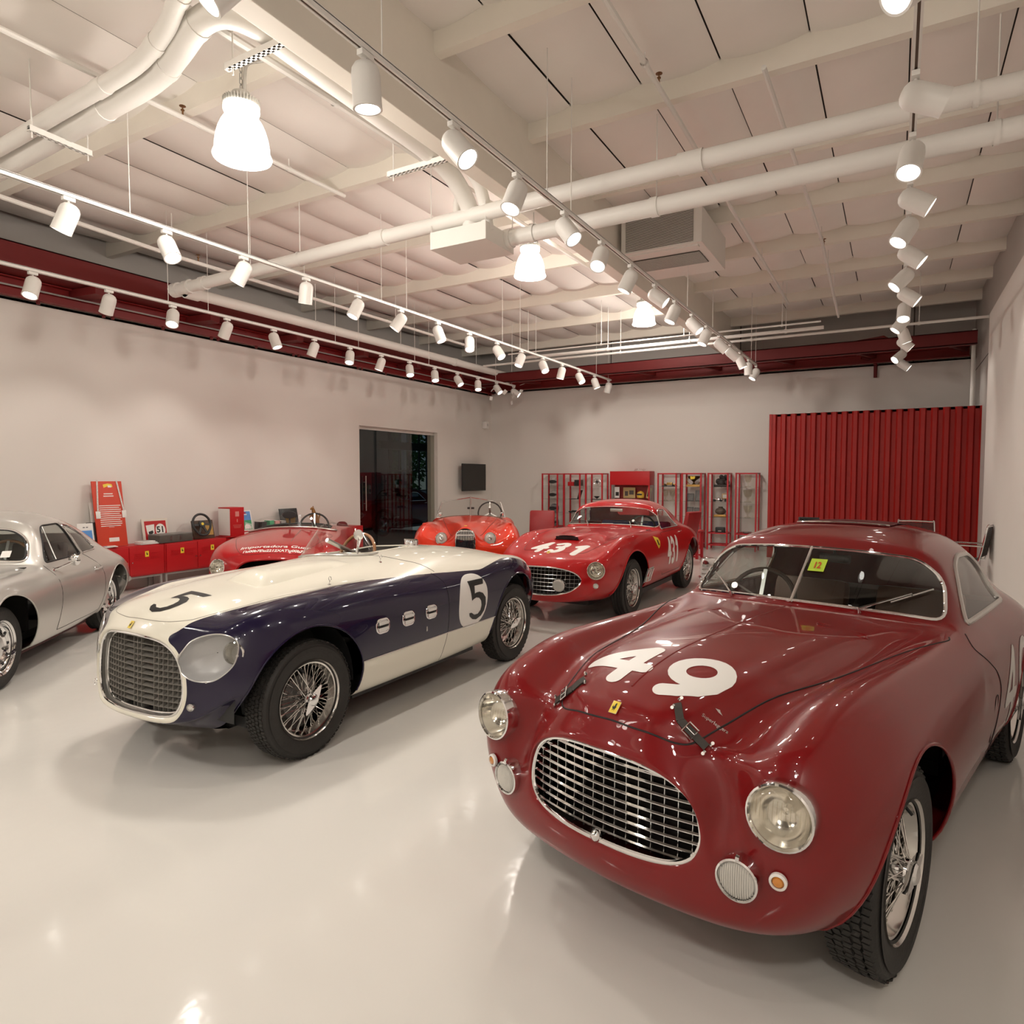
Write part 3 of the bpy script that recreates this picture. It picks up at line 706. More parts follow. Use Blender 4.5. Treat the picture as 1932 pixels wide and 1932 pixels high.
# ------------------------------------------------------------------ wheels
M_tyre = mat('tyre_rubber', (.022, .020, .018), .62, noise=.25, nscale=30, bump=.15, bscale=90)
M_wire = mat('wire_chrome', (.70, .68, .65), .14, 1., noise=.02)
M_rimp = mat('painted_rim', (.42, .41, .39), .3, .7, noise=.04)
M_drum = mat('brake_drum', (.16, .15, .14), .5, .6, noise=.1)
WHEELS = {}
def wheel_meshes(key, R, w=.165, rim=.21, tread='block', spokes=60, deep=.05, rimmat=None, steel=False):
    if key in WHEELS: return WHEELS[key]
    h = w / 2; out = []
    # axis = y, outer face toward +y
    g = []
    prof = [(rim - .012, -h * .78), (rim + .01, -h * .86), (rim + .05, -h), (R - .06, -h * 1.0), (R - .022, -h * .9)]
    ng = 4
    for i in range(ng + 1):
        a = -h * .82 + (2 * h * .82) * i / ng
        if i: prof += [(R - .009, a - .004 - .002)] if False else []
        if i < ng:
            b = a + 2 * h * .82 / ng
            prof += [(R - .012, a + .003), (R - .003 - .004 * abs(i - 1.5) / 1.5, a + .006), (R - .003 - .004 * abs(i - 1.5) / 1.5, b - .006), (R - .012, b - .003)]
    prof += [(R - .022, h * .9), (R - .06, h * 1.0), (rim + .075, h * 1.02), (rim + .072, h * 1.0), (rim + .05, h * .99), (rim + .012, h * .88), (rim - .012, h * .78)]
    out.append(('tyre', MB().lathe(prof, 72, 'y').mesh('tyre', M_tyre, angle=30), None))
    if tread == 'block':
        m = MB(); nb = 92
        for r_ in range(5):
            y0 = -h * .82 + 2 * h * .82 * (r_ + .5) / 5; rad = R - .0005 - .004 * abs(r_ - 2) / 2
            for k in range(nb):
                a = 2 * pi * (k + .5 * (r_ % 2)) / nb; c, s_ = cos(a), sin(a); t = np.array((-s_, 0, c)); o = np.array((c, 0, s_))
                sk = (.35 if k % 2 else -.35)
                tt = t + np.array((0, sk, 0))
                m.obox(o * rad + np.array((0, y0, 0)), tt * (pi * R / nb * .78), np.array((0, 1., 0)) * (h * .82 / 5 * .8), o * .0035)
        out.append(('tread_blocks', m.mesh('tread_blocks', M_tyre, smooth=False), 'stuff'))
    o = h * .86
    rm = rimmat or M_wire
    if not steel:
        out.append(('rim', MB().lathe([(rim - .004, -h * .8), (rim - .03, -h * .6), (rim - .032, o - deep - .02), (rim - .034, o - deep), (rim - .024, o - .028), (rim - .020, o - .012), (rim - .006, o - .008), (rim, o), (rim + .003, o + .006), (rim + .004, o - .004), (rim + .001, o - .014)], 64, 'y').mesh('rim', rm, angle=30), None))
        sp = MB(); hub_o = .028; hr = .043
        for k in range(spokes):
            a = 2 * pi * k / spokes; fam = k % 3
            sgn = 1 if (k // 3) % 2 else -1
            off = sgn * (.42 if fam == 0 else .30 if fam == 1 else .5)
            y1 = o - deep + (.0 if fam == 0 else -.02 if fam == 1 else -.01); yh = (o + .004) if fam == 0 else (o - .065 if fam == 1 else o - .03)
            rr = rim - .034
            sp.tube([(hr * cos(a + off), yh, hr * sin(a + off)), (rr * cos(a), y1, rr * sin(a))], .0021, 5, caps=False)
            sp.lathe([(0, -.004), (.0045, -.003), (.0045, .003), (0, .004)], 6, 'y', (rr * cos(a) * .985, y1 + .002, rr * sin(a) * .985))
        out.append(('spokes', sp.mesh('spokes', M_wire), 'stuff'))
        out.append(('brake_drum', MB().lathe([(0, -h * .2), (.125, -h * .2), (.13, -h * .1), (.13, -h * .8), (0, -h * .8)], 40, 'y').lathe([(0, -h * .1), (.075, -h * .1), (.08, -h * .2)], 32, 'y').mesh('brake_drum', M_drum), None))
        kn = MB().lathe([(hr - .004, o - .075), (hr + .004, o - .07), (hr, o - .05), (.036, o - .01), (hr, o + .004), (hr - .002, o + .012), (.034, o + .016), (.034, o + .03), (.028, o + .038), (.012, o + .042), (0, o + .042)], 32, 'y')
        for sg in (1, -1):
            ear = [(sg * .026, -.03), (sg * .05, -.022), (sg * .088, -.007), (sg * .094, 0), (sg * .088, .007), (sg * .05, .022), (sg * .026, .03)]
            kn.prism(ear if sg > 0 else ear[::-1], o + .014, o + .030, 'y')
        out.append(('knock_off', kn.mesh('knock_off', M_chrome, angle=30), None))
        if True:
            out.append(('valve', MB().tube([((rim - .03) * cos(2.2), o - .02, (rim - .03) * sin(2.2)), ((rim - .05) * cos(2.2), o + .004, (rim - .05) * sin(2.2))], .006, 6).mesh('valve', M_black), None))
    else:
        out.append(('rim', MB().lathe([(rim - .004, -h * .8), (rim - .03, -h * .6), (rim - .035, o - .03), (rim - .04, o - .05), (rim - .022, o - .03), (rim - .018, o - .012), (rim, o), (rim + .004, o + .006), (rim + .004, o - .004)], 56, 'y').lathe([(rim - .034, o - .03), (rim - .06, o - .045), (rim - .075, o - .02), (.10, o - .01), (.085, o - .02), (.05, o - .018), (0, o - .018)], 56, 'y').mesh('rim', rm, angle=30), None))
        lg = MB()
        for k in range(5):
            a = 2 * pi * k / 5; lg.lathe([(.012, o - .02), (.012, o - .002), (.005, o + .004), (0, o + .004)], 6, 'y', (.10 * cos(a), 0, .10 * sin(a)))
        out.append(('lug_nuts', lg.mesh('lug_nuts', M_drum), 'stuff'))
        vs = MB()
        for k in range(10):
            a = 2 * pi * (k + .5) / 10; vs.obox((.137 * cos(a), o - .022, .137 * sin(a)), (.014 * cos(a), 0, .014 * sin(a)), (0, .006, 0), (-.009 * sin(a), 0, .009 * cos(a)))
        out.append(('rim_slots', vs.mesh('rim_slots', M_dark, smooth=False), 'stuff'))
    WHEELS[key] = out; return out
def add_wheel(parent, x, y, key, R, spin=0., steer=0., **k):
    ms = wheel_meshes(key, R, **k)
    sg = 1 if y > 0 else -1
    t = bpy.data.objects.new('wheel', None); COL.objects.link(t); t.parent = parent; t.location = (x, y, R)
    t.rotation_euler = (0, spin, (0 if sg > 0 else pi) + steer); t.empty_display_size = .1
    for nm, me, kind in ms:
        o = linkobj(nm, me, t)
        if kind: o['kind'] = kind
    return t
# ------------------------------------------------------------------ car bits
def paint(name, col, rough=.35, coat=1., metal=0.):
    m = mat(name, col, rough, metal, coat * .7, noise=.03, nscale=1.5, spec=.15); m.node_tree.nodes['Principled BSDF'].inputs['Coat Roughness'].default_value = .012; return m
M_lens = glass_mat('lamp_glass', (.93, .92, .88), 1.)
M_refl = mat('lamp_reflector', (.80, .78, .74), .13, 1., noise=.02)
M_flut = mat('fluted_lamp_glass', (.74, .72, .67), .12, .25, 1., noise=.05, nscale=40)
M_amber = mat('amber_lens', (.55, .20, .02), .15, 0., 1., noise=.1)
M_rubber = mat('seam_rubber', (.01, .008, .008), .6, noise=.1)
M_int = mat('dark_interior', (.035, .03, .028), .7, noise=.2)
M_leather = mat('brown_leather', (.12, .055, .03), .5, noise=.15, nscale=12)
M_wood = mat('wood_rim', (.30, .13, .045), .35, 0., .5, noise=.3, nscale=25)
M_glass = glass_mat('car_glass', (.80, .84, .82), 1.)
M_num = mat('white_decal', (.82, .80, .76), .4, noise=.02)
M_numk = mat('black_decal', (.012, .012, .012), .4, noise=.05)
M_yel = mat('badge_yellow', (.80, .60, .05), .35, noise=.03)
def frame_at(p, d, up=(0, 0, 1)):
    """matrix whose +y looks along d at p"""
    d = Vector(d).normalized(); x = d.cross(Vector(up)); x.normalize(); z = x.cross(d)
    M = Matrix((x, d, z)).transposed().to_4x4(); M.translation = Vector(p); return M
def round_lamp(parent, name, p, d, r, lens=None, bez=.012, depth=.05, fluted=False, bezmat=None, dome=.35, trim=None):
    M = frame_at(p, d); R3 = M.to_3x3()
    def L(prof, n=36): 
        m = MB().lathe(prof, n, 'y'); return m.xf(M)
    t = L([(r - bez, .002), (r - bez * .6, .012), (r - bez * .15, .009), (r, -.004), (r + .002, -depth), (r - .004, -depth - .02)]).build(name, bezmat or M_chrome, parent)
    k = r - bez
    if fluted:
        m = MB(); n = 26; V = []; F = []; N2 = 9
        m = L([(k * math.sin(a), .002 + k * dome * math.cos(a) * .6) for a in np.linspace(pi / 2, 0.02, 7)], 40); m.build('lens', M_flut, t)
        fl = MB()
        for i in range(-7, 8):
            x = i * k / 8; hgt = sqrt(max(0, k * k - x * x)) * .97
            pts = [(x, .0045 + k * dome * .6 * sqrt(max(0, 1 - (x * x + z * z) / (k * k))), z) for z in np.linspace(-hgt, hgt, 9)]
            fl.tube(pts, .0022, 4, caps=False)
        fl.xf(M).build('lens_ribs', M_flut, t)['kind'] = 'stuff'
    else:
        L([(k * math.sin(a), .003 + k * dome * math.cos(a)) for a in np.linspace(pi / 2, 0.02, 8)], 40).build('lens', lens or M_lens, t)
        L([(k, 0), (k * .92, -.03), (k * .75, -.055), (k * .45, -.072), (.012, -.08), (.010, -.05), (0, -.046)], 36).build('reflector', M_refl, t)
        rb = MB()
        for i in range(-6, 7):
            x = i * k / 7; hgt = sqrt(max(0, k * k - x * x)) * .55
            rb.tube([(x, .002 + k * dome * sqrt(max(0, 1 - (x * x + (z + k * .18) ** 2) / (k * k))), z + k * .18) for z in np.linspace(-hgt * .6, hgt * .8, 5)], .0012, 4, caps=False)
        rb.xf(M).build('lens_ribs', M_lens, t)['kind'] = 'stuff'
    return t
def steering_wheel(parent, p, tilt, r, m=None, spokes=3):
    """wheel facing rearward (-x), leaning by tilt from vertical"""
    M = Matrix.Translation(p) @ Matrix.Rotation(tilt, 4, 'Y')
    w = MB().tube([(0, r * cos(a), r * sin(a)) for a in np.linspace(0, 2 * pi, 33)[:-1]], .013, 8, closed=True).xf(M)
    t = w.build('steering_wheel', m or M_wood, parent)
    s_ = MB()
    for k in range(spokes):
        a = 2 * pi * k / spokes + (pi / 2 if spokes == 3 else pi / 4); s_.obox((0.01, r / 2 * cos(a), r / 2 * sin(a)), (0.002, 0, 0), (0, r / 2 * cos(a), r / 2 * sin(a)), (0, -.011 * sin(a), .011 * cos(a)))
    s_.lathe([(.035, 0), (.03, -.02), (0, -.025)], 16, 'x').tube([(0, 0, 0), (.35, 0, 0)], .018, 8)
    s_.xf(M).build('spokes', M_alu, t)
    return t
def seat(parent, x, y, z, w, m, back=.55, d=.45):
    s_ = MB().box((x - d / 2, y - w / 2, z - .12), (x + d / 2, y + w / 2, z), bev=.04)
    o = s_.build('seat', m, parent)
    b = MB().box((-.06, y - w / 2, -.02), (.06, y + w / 2, back), bev=.045).xf(Matrix.Translation((x - d / 2, 0, z - .04)) @ Matrix.Rotation(radians(-16), 4, 'Y'))
    b.build('seat_back', m, o); return o
def badge(parent, p, d, up, w, h):
    """yellow rectangular hood badge with a black rearing horse"""
    M = frame_at(p, d, up)
    o = MB().box((-w / 2, 0, -h / 2), (w / 2, .004, h / 2), bev=.001).xf(M).build('badge', M_yel, parent)
    MB().tube([(x * w, .003, z * h) for x, z in ((-.5, -.5), (.5, -.5), (.5, .5), (-.5, .5))], w * .035, 5, closed=True).xf(M).build('badge_rim', M_chrome, o)
    hp = [(-.05, -.30), (-.10, -.12), (-.20, .02), (-.12, .10), (-.16, .26), (-.06, .36), (.04, .24), (.06, .06), (.20, -.02), (.24, .14), (.28, -.08), (.14, -.16), (.18, -.30), (.08, -.18), (.0, -.14)]
    MB().prism([(a * w, b * h) for a, b in hp], .004, .0052, 'y').xf(M).build('badge_horse', M_numk, o, smooth=False)
    return o
def wheel_well(parent, x, y0, y1, zc, R, n=20):
    m = MB()
    sg = 1 if y1 > 0 else -1
    pr = [(R, y0 * 1.0), (R, y1)]
    V = []; F = []
    for k in range(n + 1):
        a = radians(-4 + 188 * k / n)
        for y in (y0, y1): V.append((x + R * cos(a), y, zc + R * sin(a)))
    for k in range(n): F.append((2 * k, 2 * k + 1, 2 * k + 3, 2 * k + 2))
    c = len(V); V.append((x, y0, zc)); 
    for k in range(n): F.append((2 * k, 2 * k + 2, c))
    m.add(V, F); return m.build('wheel_well', M_dark, parent)
def arch_field(cx, cz, rx, rz, ymin=.35, p=2.0):
    """positive outside the arch opening"""
    def f(V):
        d = (np.abs((V[:, 0] - cx) / rx) ** p + np.abs((V[:, 2] - cz) / rz) ** p) ** (1 / p)
        g = (d - 1) * min(rx, rz)
        return np.where(np.abs(V[:, 1]) > ymin, g, .5)
    return f
def arch_lip(skin, parent, cx, cz, rx, rz, a0, a1, m, p=2.0, r=.006):
    for sg in (1, -1):
        pts = []
        for a in np.linspace(radians(a0), radians(a1), 40):
            k = (abs(cos(a)) ** p + abs(sin(a)) ** p) ** (-1 / p); pts.append((cx + rx * k * cos(a), cz + rz * k * sin(a)))
        P = skin.side(pts, sg)
        if len(P) > 3: tube_on('arch_lip', P, r, m, parent, closed=False)

def punch(B, p, d, r, dep=.14):
    """cut a round lamp opening out of a skin"""
    p = np.array(p, float); d = np.array(d, float); d /= np.linalg.norm(d)
    def f(V):
        q = V - p; a = q @ d; return np.where(np.abs(a) < dep, r - np.linalg.norm(q - a[:, None] * d, axis=1), -1)
    return B.split(f)[1]
def split_sides(S):
    """left and right halves of a symmetric cut-out"""
    m = S.V[S.T].mean(1)[:, 1] > 0; return S.subset(m), S.subset(~m)
# ------------------------------------------------------------------ dark red coupe, number 49
def car49_skin():
    R = []
    def ring(x, pts): R.append([(p[2] if len(p) > 2 else x, p[0], p[1]) for p in pts])
    ring(.65, [(0, .425, .668), (.15, .427, .655), (.255, .437, .64), (.313, .468, .622), (.335, .515, .615), (.334, .56, .612), (.318, .612, .614), (.285, .652, .617), (.235, .682, .622), (.17, .70, .63), (.11, .708, .636), (.05, .711, .64), (0, .712, .641)])
    ring(.66, [(0, .412, .682), (.155, .414, .668), (.265, .425, .652), (.326, .46, .634), (.35, .515, .626), (.349, .565, .622), (.333, .622, .623), (.297, .665, .626), (.243, .696, .632), (.175, .714, .64), (.113, .722, .646), (.05, .725, .65), (0, .726, .651)])
    ring(.64, [(0, .365, .682), (.185, .367, .668), (.315, .378, .648), (.395, .425, .628), (.418, .50, .606), (.415, .58, .565), (.395, .655, .530), (.355, .715, .520), (.29, .752, .548), (.2, .765, .592), (.13, .774, .604), (.06, .78, .61), (0, .782, .612)])
    ring(.6, [(0, .315, .665), (.21, .318, .652), (.385, .333, .628), (.49, .395, .604), (.53, .485, .594), (.54, .60, .592), (.515, .71, .578), (.45, .765, .535), (.37, .755, .490), (.27, .785, .528), (.17, .812, .572), (.08, .822, .580), (0, .825, .582)])
    ring(.57, [(0, .28, .635), (.23, .283, .622), (.45, .305, .594), (.575, .385, .566), (.635, .48, .553), (.653, .60, .548), (.640, .715, .525), (.555, .812, .512), (.45, .792, .487), (.35, .765, .470), (.22, .842, .528), (.11, .856, .534), (0, .86, .536)])
    ring(.47, [(0, .245, .55), (.27, .248, .54), (.52, .275, .515), (.65, .37, .478), (.708, .48, .455), (.722, .60, .44), (.705, .735, .42), (.60, .852, .41), (.485, .838, .395), (.38, .795, .385), (.245, .877, .42), (.12, .898, .425), (0, .905, .426)])
    ring(.3, [(0, .215, .36), (.3, .215, .35), (.58, .245, .33), (.708, .36, .31), (.757, .48, .29), (.768, .60, .28), (.742, .755, .265), (.615, .893, .25), (.50, .882, .25), (.41, .838, .25), (.275, .916, .26), (.135, .936, .26), (0, .942, .26)])
    ring(.05, [(0, .20), (.35, .20), (.63, .22), (.745, .36), (.785, .50), (.79, .62), (.757, .785), (.63, .912), (.52, .900), (.44, .862), (.3, .937), (.15, .957), (0, .963)])
    ring(-.35, [(0, .2), (.35, .2), (.65, .22), (.755, .36), (.787, .5), (.788, .64), (.757, .80), (.65, .91), (.55, .904), (.47, .884), (.33, .946), (.16, .971), (0, .978)])
    ring(-.72, [(0, .2), (.35, .2), (.66, .24), (.755, .38), (.782, .52), (.783, .66), (.758, .81), (.672, .907), (.59, .914), (.5, .91), (.36, .95), (.18, .976), (0, .981)])
    ring(-.96, [(0, .2), (.35, .2), (.66, .24), (.752, .38), (.778, .52), (.778, .68), (.755, .82), (.69, .908), (.64, .93, -1.0), (.585, .945, -.99), (.43, .965, -.94), (.2, .984, -.885), (0, .988, -.868)])
    ring(-1.04, [(0, .2), (.35, .2), (.66, .245), (.751, .38), (.776, .52), (.775, .68), (.752, .825), (.692, .912), (.636, .95, -1.06), (.578, .968, -1.05), (.425, .995, -.985), (.2, 1.012, -.912), (0, 1.018, -.892)])
    ring(-1.26, [(0, .2), (.35, .2), (.66, .25), (.75, .38), (.774, .52), (.771, .68), (.748, .83), (.69, .915), (.632, 1.0, -1.2), (.572, 1.10, -1.20), (.475, 1.195, -1.215), (.225, 1.235, -1.16), (0, 1.245, -1.145)])
    ring(-1.38, [(0, .2), (.35, .2), (.66, .25), (.75, .38), (.773, .52), (.77, .68), (.746, .83), (.688, .916), (.628, 1.015, -1.30), (.57, 1.14, -1.29), (.475, 1.245, -1.29), (.235, 1.293, -1.25), (0, 1.303, -1.23)])
    ring(-1.58, [(0, .2), (.35, .2), (.66, .25), (.75, .38), (.772, .52), (.769, .68), (.744, .83), (.687, .915), (.624, 1.02), (.566, 1.155), (.455, 1.28), (.245, 1.335), (0, 1.346)])
    ring(-2.0, [(0, .2), (.35, .2), (.66, .25), (.755, .38), (.778, .51), (.778, .67), (.75, .82), (.682, .91), (.61, 1.015), (.548, 1.14), (.43, 1.26), (.235, 1.318), (0, 1.332)])
    ring(-2.4, [(0, .22), (.35, .22), (.64, .25), (.76, .38), (.79, .5), (.792, .65), (.752, .80), (.668, .90), (.582, .965), (.515, 1.05), (.41, 1.145), (.22, 1.21), (0, 1.227)])
    ring(-2.8, [(0, .27), (.33, .27), (.58, .30), (.70, .41), (.745, .51), (.75, .62), (.70, .74), (.615, .82), (.53, .865), (.455, .92), (.36, .985), (.2, 1.03), (0, 1.045)])
    ring(-3.15, [(0, .36), (.25, .37), (.42, .40), (.52, .46), (.56, .53), (.56, .6), (.52, .68), (.455, .73), (.39, .76), (.33, .785), (.26, .81), (.14, .835), (0, .84)])
    ring(-3.25, [(0, .45), (.12, .455), (.2, .47), (.25, .5), (.27, .54), (.27, .58), (.25, .62), (.22, .65), (.18, .67), (.15, .68), (.11, .69), (.06, .695), (0, .698)])
    return Skin(R, su=9, sv=8)
def car49():
    car = thing('coupe_car', 'dark red coupe numbered 49 in the right foreground', 'car', (-.6434, 2.6178, 0), -pi / 2 - radians(14.5))
    P = paint('dark_red_paint', (.175, .004, .005))
    S = car49_skin()
    WS = round_poly([(-.605, .962), (-.45, .982), (-.2, 1.0), (0, 1.004), (.2, 1.0), (.45, .982), (.605, .962), (.565, 1.13), (.46, 1.215), (.22, 1.238), (0, 1.244), (-.22, 1.238), (-.46, 1.215), (-.565, 1.13)], [.05, .1, .1, .1, .1, .1, .05, .10, .09, .1, .1, .1, .09, .10])
    SW = round_poly([(-1.17, .945), (-1.42, 1.165), (-1.60, 1.205), (-1.90, 1.19), (-2.02, 1.12), (-2.06, .935)], [.02, .06, .1, .1, .08, .03])
    RW = round_poly([(-.36, 1.08), (.36, 1.08), (.30, 1.22), (-.30, 1.22)], .06)
    fw, fs, fr = sdf_poly(WS), sdf_poly(SW), sdf_poly(RW)
    fld_ws = lambda V: np.where((V[:, 0] < -.8) & (V[:, 0] > -1.6), fw(V[:, [1, 2]]), -1)
    fld_sw = lambda V: np.where((np.abs(V[:, 1]) > .3), fs(V[:, [0, 2]]), -1)
    fld_rw = lambda V: np.where((V[:, 0] < -1.9) & (V[:, 0] > -2.9), fr(V[:, [1, 2]]), -1)
    B = S
    for fd in (arch_field(0.0, .335, .392, .415), arch_field(-2.25, .335, .385, .40)): B, _ = B.split(fd)
    w1, B = B.split(fld_ws); w2, B = B.split(fld_sw); w3, B = B.split(fld_rw)
    for sg in (1, -1):
        B = punch(B, (.592, sg * .56, .672), (.99, sg * .09, .06), .086); B = punch(B, (.628, sg * .458, .468), (.99, sg * .10, 0), .056)
    B.build('body', P, car)
    w1.offset(-.004).build('windscreen', M_glass, car)
    for h_ in split_sides(w2): h_.offset(-.004).build('side_window', M_glass, car)
    w3.offset(-.004).build('rear_window', M_glass, car)
    cl = lambda o: [o[i] for i in range(len(o))]
    def dense(o, k=6):
        r = []
        for a, b in zip(o, o[1:] + o[:1]):
            n = max(1, int(hypot(b[0] - a[0], b[1] - a[1]) / .02))
            r += [(a[0] + (b[0] - a[0]) * i / n, a[1] + (b[1] - a[1]) * i / n) for i in range(n)]
        return r
    tube_on('windscreen_frame', S.front(dense(WS)), .0085, M_chrome, car)
    for sg in (1, -1): tube_on('window_frame', S.side(dense(SW), sg), .013, M_alu if sg > 0 else M_chrome, car)
    # wheel wells, floor and cabin
    for x in (0, -2.25):
        for sg in (1, -1): wheel_well(car, x, .38 * sg, .60 * sg, .335, .43)
    for cx, rx, rz in ((0, .392, .415), (-2.25, .385, .40)): arch_lip(S, car, cx, .335, rx, rz, -12, 192, P)
    MB().box((-2.9, -.36, .19), (.25, .36, .23)).box((-1.8, -.62, .19), (-.45, .62, .23)).build('underbody', M_dark, car, smooth=False)
    MB().box((.30, -.42, .25), (.34, .42, .80)).build('radiator', M_int, car, smooth=False)
    MB().box((-2.9, -.6, .22), (-2.86, .6, .80)).build('rear_bulkhead', M_int, car, smooth=False)
    MB().box((-2.5, -.62, .30), (-.95, .62, .36)).box((-1.02, -.62, .36), (-.96, .62, .92)).box((-2.5, -.60, .36), (-2.3, .60, .88)).build('cabin_trim', M_int, car, smooth=False)
    MB().box((-1.14, -.60, .80), (-1.0, .60, .925), bev=.02).build('dashboard', paint('dark_red_dash', (.09, .006, .006), .4, .2), car)
    for y in (-.3, .3): seat(car, -1.62, y, .52, .44, M_leather, .50)
    steering_wheel(car, (-1.28, -.33, .90), radians(-22), .19, mat('dark_wood_rim', (.05, .03, .022), .4, noise=.2))
    MB().tube([(-1.20, .02, 1.19), (-1.20, .16, 1.185)], .022, 10).tube([(-1.19, .09, 1.21), (-1.19, .09, 1.235)], .006, 6).build('mirror', M_dark, car)
    for sg in (1, -1):
        add_wheel(car, 0, sg * .655, 'w49', .335, spin=.3, w=.165, rim=.2225); add_wheel(car, -2.25, sg * .655, 'w49', .335, spin=1.1, w=.165, rim=.2225)
        round_lamp(car, 'headlight', (.592, sg * .56, .672), (.99, sg * .09, .06), .094, depth=.075)
        f = round_lamp(car, 'fog_lamp', (.628, sg * .458, .468), (.99, sg * .10, .0), .0625, fluted=True, depth=.06, dome=.25)
        MB().lathe([(0, 0), (.012, 0), (.010, .010), (0, .012)], 10, 'y', (.632, sg * .458, .533)).build('lamp_clip', M_chrome, f)
        o = MB().lathe([(.024, -.006), (.024, .004), (.0175, .008), (.0165, .004)], 24, 'y').xf(frame_at((.600, sg * .562, .494), (.98, sg * .2, 0))).build('indicator', M_fix, car)
        MB().lathe([(.0165, .002), (.012, .008), (0, .010)], 20, 'y').xf(frame_at((.600, sg * .562, .494), (.98, sg * .2, 0))).build('indicator_lens', M_amber, o)
        # hood strap with buckle
        pts = [S.hit((2, y, z), (-1, 0, 0)) for y, z in ((sg * .298, .768), (sg * .278, .783), (sg * .258, .80), (sg * .237, .817))]
        pt = S.top([(.535, sg * .218), (.515, sg * .20), (.50, sg * .188)])
        path = [p + .010 * n for p, n in pts] + [p + np.array((0, 0, .010)) for p in pt]
        st = MB(); w = np.array((.0, sg * .0, 0))
        for a, b in zip(path[:-1], path[1:]):
            d = (b - a); L = np.linalg.norm(d); d /= L; nn = np.array((.75, sg * .2, .62)); nn -= d * (d @ nn); nn /= np.linalg.norm(nn); sd = np.cross(d, nn)
            st.obox((a + b) / 2, d * L * .55, sd * .0125, nn * .003)
        so = st.build('hood_strap', mat('strap_leather', (.03, .024, .018), .6, noise=.2), car, smooth=False)
        bk = MB(); a, b = path[2], path[3]; d = b - a; d /= np.linalg.norm(d); nn = np.array((.75, sg * .2, .62)); nn -= d * (d @ nn); nn /= np.linalg.norm(nn); sd = np.cross(d, nn); c = (a + b) / 2 + nn * .005
        bk.tube([c + sd * u * .019 + d * v * .018 for u, v in ((-1, -1), (-1, 1), (1, 1), (1, -1))], .0028, 6, closed=True).tube([c - d * .018, c + d * .018], .002, 5)
        bk.build('buckle', M_chrome, so)
        sc = MB()
        for q in (path[0] - d * .006, path[-1] + d * .004):
            for e in (-1, 1): sc.tube([q + sd * e * .01, q + sd * e * .022, q + sd * e * .022 + nn * .006], .0055, 8)
        sc.build('strap_stud', M_chrome, so)
    # grille
    go = [(0, .425), (.15, .427), (.255, .437), (.313, .468), (.335, .515), (.334, .56), (.318, .612), (.285, .652), (.235, .682), (.17, .70), (.11, .708), (.05, .711), (0, .712)]
    gx = lambda y, z: .652 - .45 * y * y - .10 * (z - .56)
    full = go + [(-y, z) for y, z in go[::-1][1:-1]]
    fo = spline2(full, 4)
    tube_on('grille_surround', [(gx(y, z) + .006, y, z) for y, z in fo], .009, M_chrome, car)
    wz = lambda z: max([abs(y) for y, zz in fo if abs(zz - z) < .012] or [0])
    for k in range(9):
        z = .452 + k * .0285; w_ = wz(z) - .004
        b = MB(); ys = np.linspace(-w_, w_, 15); P0 = [np.array((gx(y, z) - .004 - .0, y, z + .004 * (1 - (y / .34) ** 2))) for y in ys]
        V = []; F = []
        for p in P0: V += [p + np.array(q) for q in ((.0, 0, -.0055), (.008, 0, -.003), (.010, 0, .001), (.006, 0, .0055), (-.012, 0, .004), (-.012, 0, -.004))]
        for i in range(14):
            for j in range(6): F.append((i * 6 + j, i * 6 + (j + 1) % 6, i * 6 + 6 + (j + 1) % 6, i * 6 + 6 + j))
        b.add(V, F).build('grille_bar', M_chrome, car)
    vb = MB()
    for k in range(-7, 8):
        y = k * .043; zs = [zz for yy, zz in fo if abs(yy - y) < .02]
        vb.obox((gx(y, .56) - .02, y, (min(zs) + max(zs)) / 2), (.006, 0, 0), (0, .0012, 0), (0, 0, (max(zs) - min(zs)) / 2))
    vb.build('grille_divider', M_alu, car, smooth=False)['kind'] = 'stuff'
    MB().lathe([(0, -.02), (.012, -.02), (.019, -.006), (.019, .006), (.012, .016), (0, .02)], 16, 'x', (.676, 0, .438)).build('crank_cover', M_chrome, car)
    badge(car, S.hit((2, 0, .833), (-1, 0, 0))[0] + np.array((.002, 0, .002)), (.69, 0, .72), (0, 0, 1), .03, .044)
    # seams
    hs = [(.60, 0), (.597, .1), (.583, .18), (.562, .232), (.53, .268), (.477, .298), (.29, .355), (0, .428), (-.37, .51), (-.70, .61), (-.86, .655), (-.915, .65)]
    hp = spline2([(x, -y) for x, y in hs[::-1][:-1]] + hs, 5, False)
    tube_on('hood_seam', S.top(hp), .0032, M_rubber, car, closed=False, n=6)
    tube_on('hood_crease', S.top([(x, 0) for x in np.linspace(.48, -.80, 40)], -.002), .0045, P, car, closed=False)
    for sg in (1, -1):
        ds = spline2([(-1.05, .92), (-1.0, .87), (-1.15, .79), (-1.29, .72), (-1.37, .64), (-1.36, .58), (-1.31, .50), (-1.26, .41), (-1.22, .33)], 5, False)
        tube_on('door_seam', S.side(ds, sg), .0028, M_rubber, car, closed=False, n=6)
        tube_on('vent_seam', S.side(round_poly([(-1.23, .62), (-1.30, .62), (-1.26, .42), (-1.17, .42)], .03), sg), .0022, M_rubber, car, n=6)
    tube_on('windscreen_bar', [(-.872 + .006, 0, .995), (-1.0, 0, 1.118), (-1.135, 0, 1.244)], .008, M_chrome, car, closed=False)
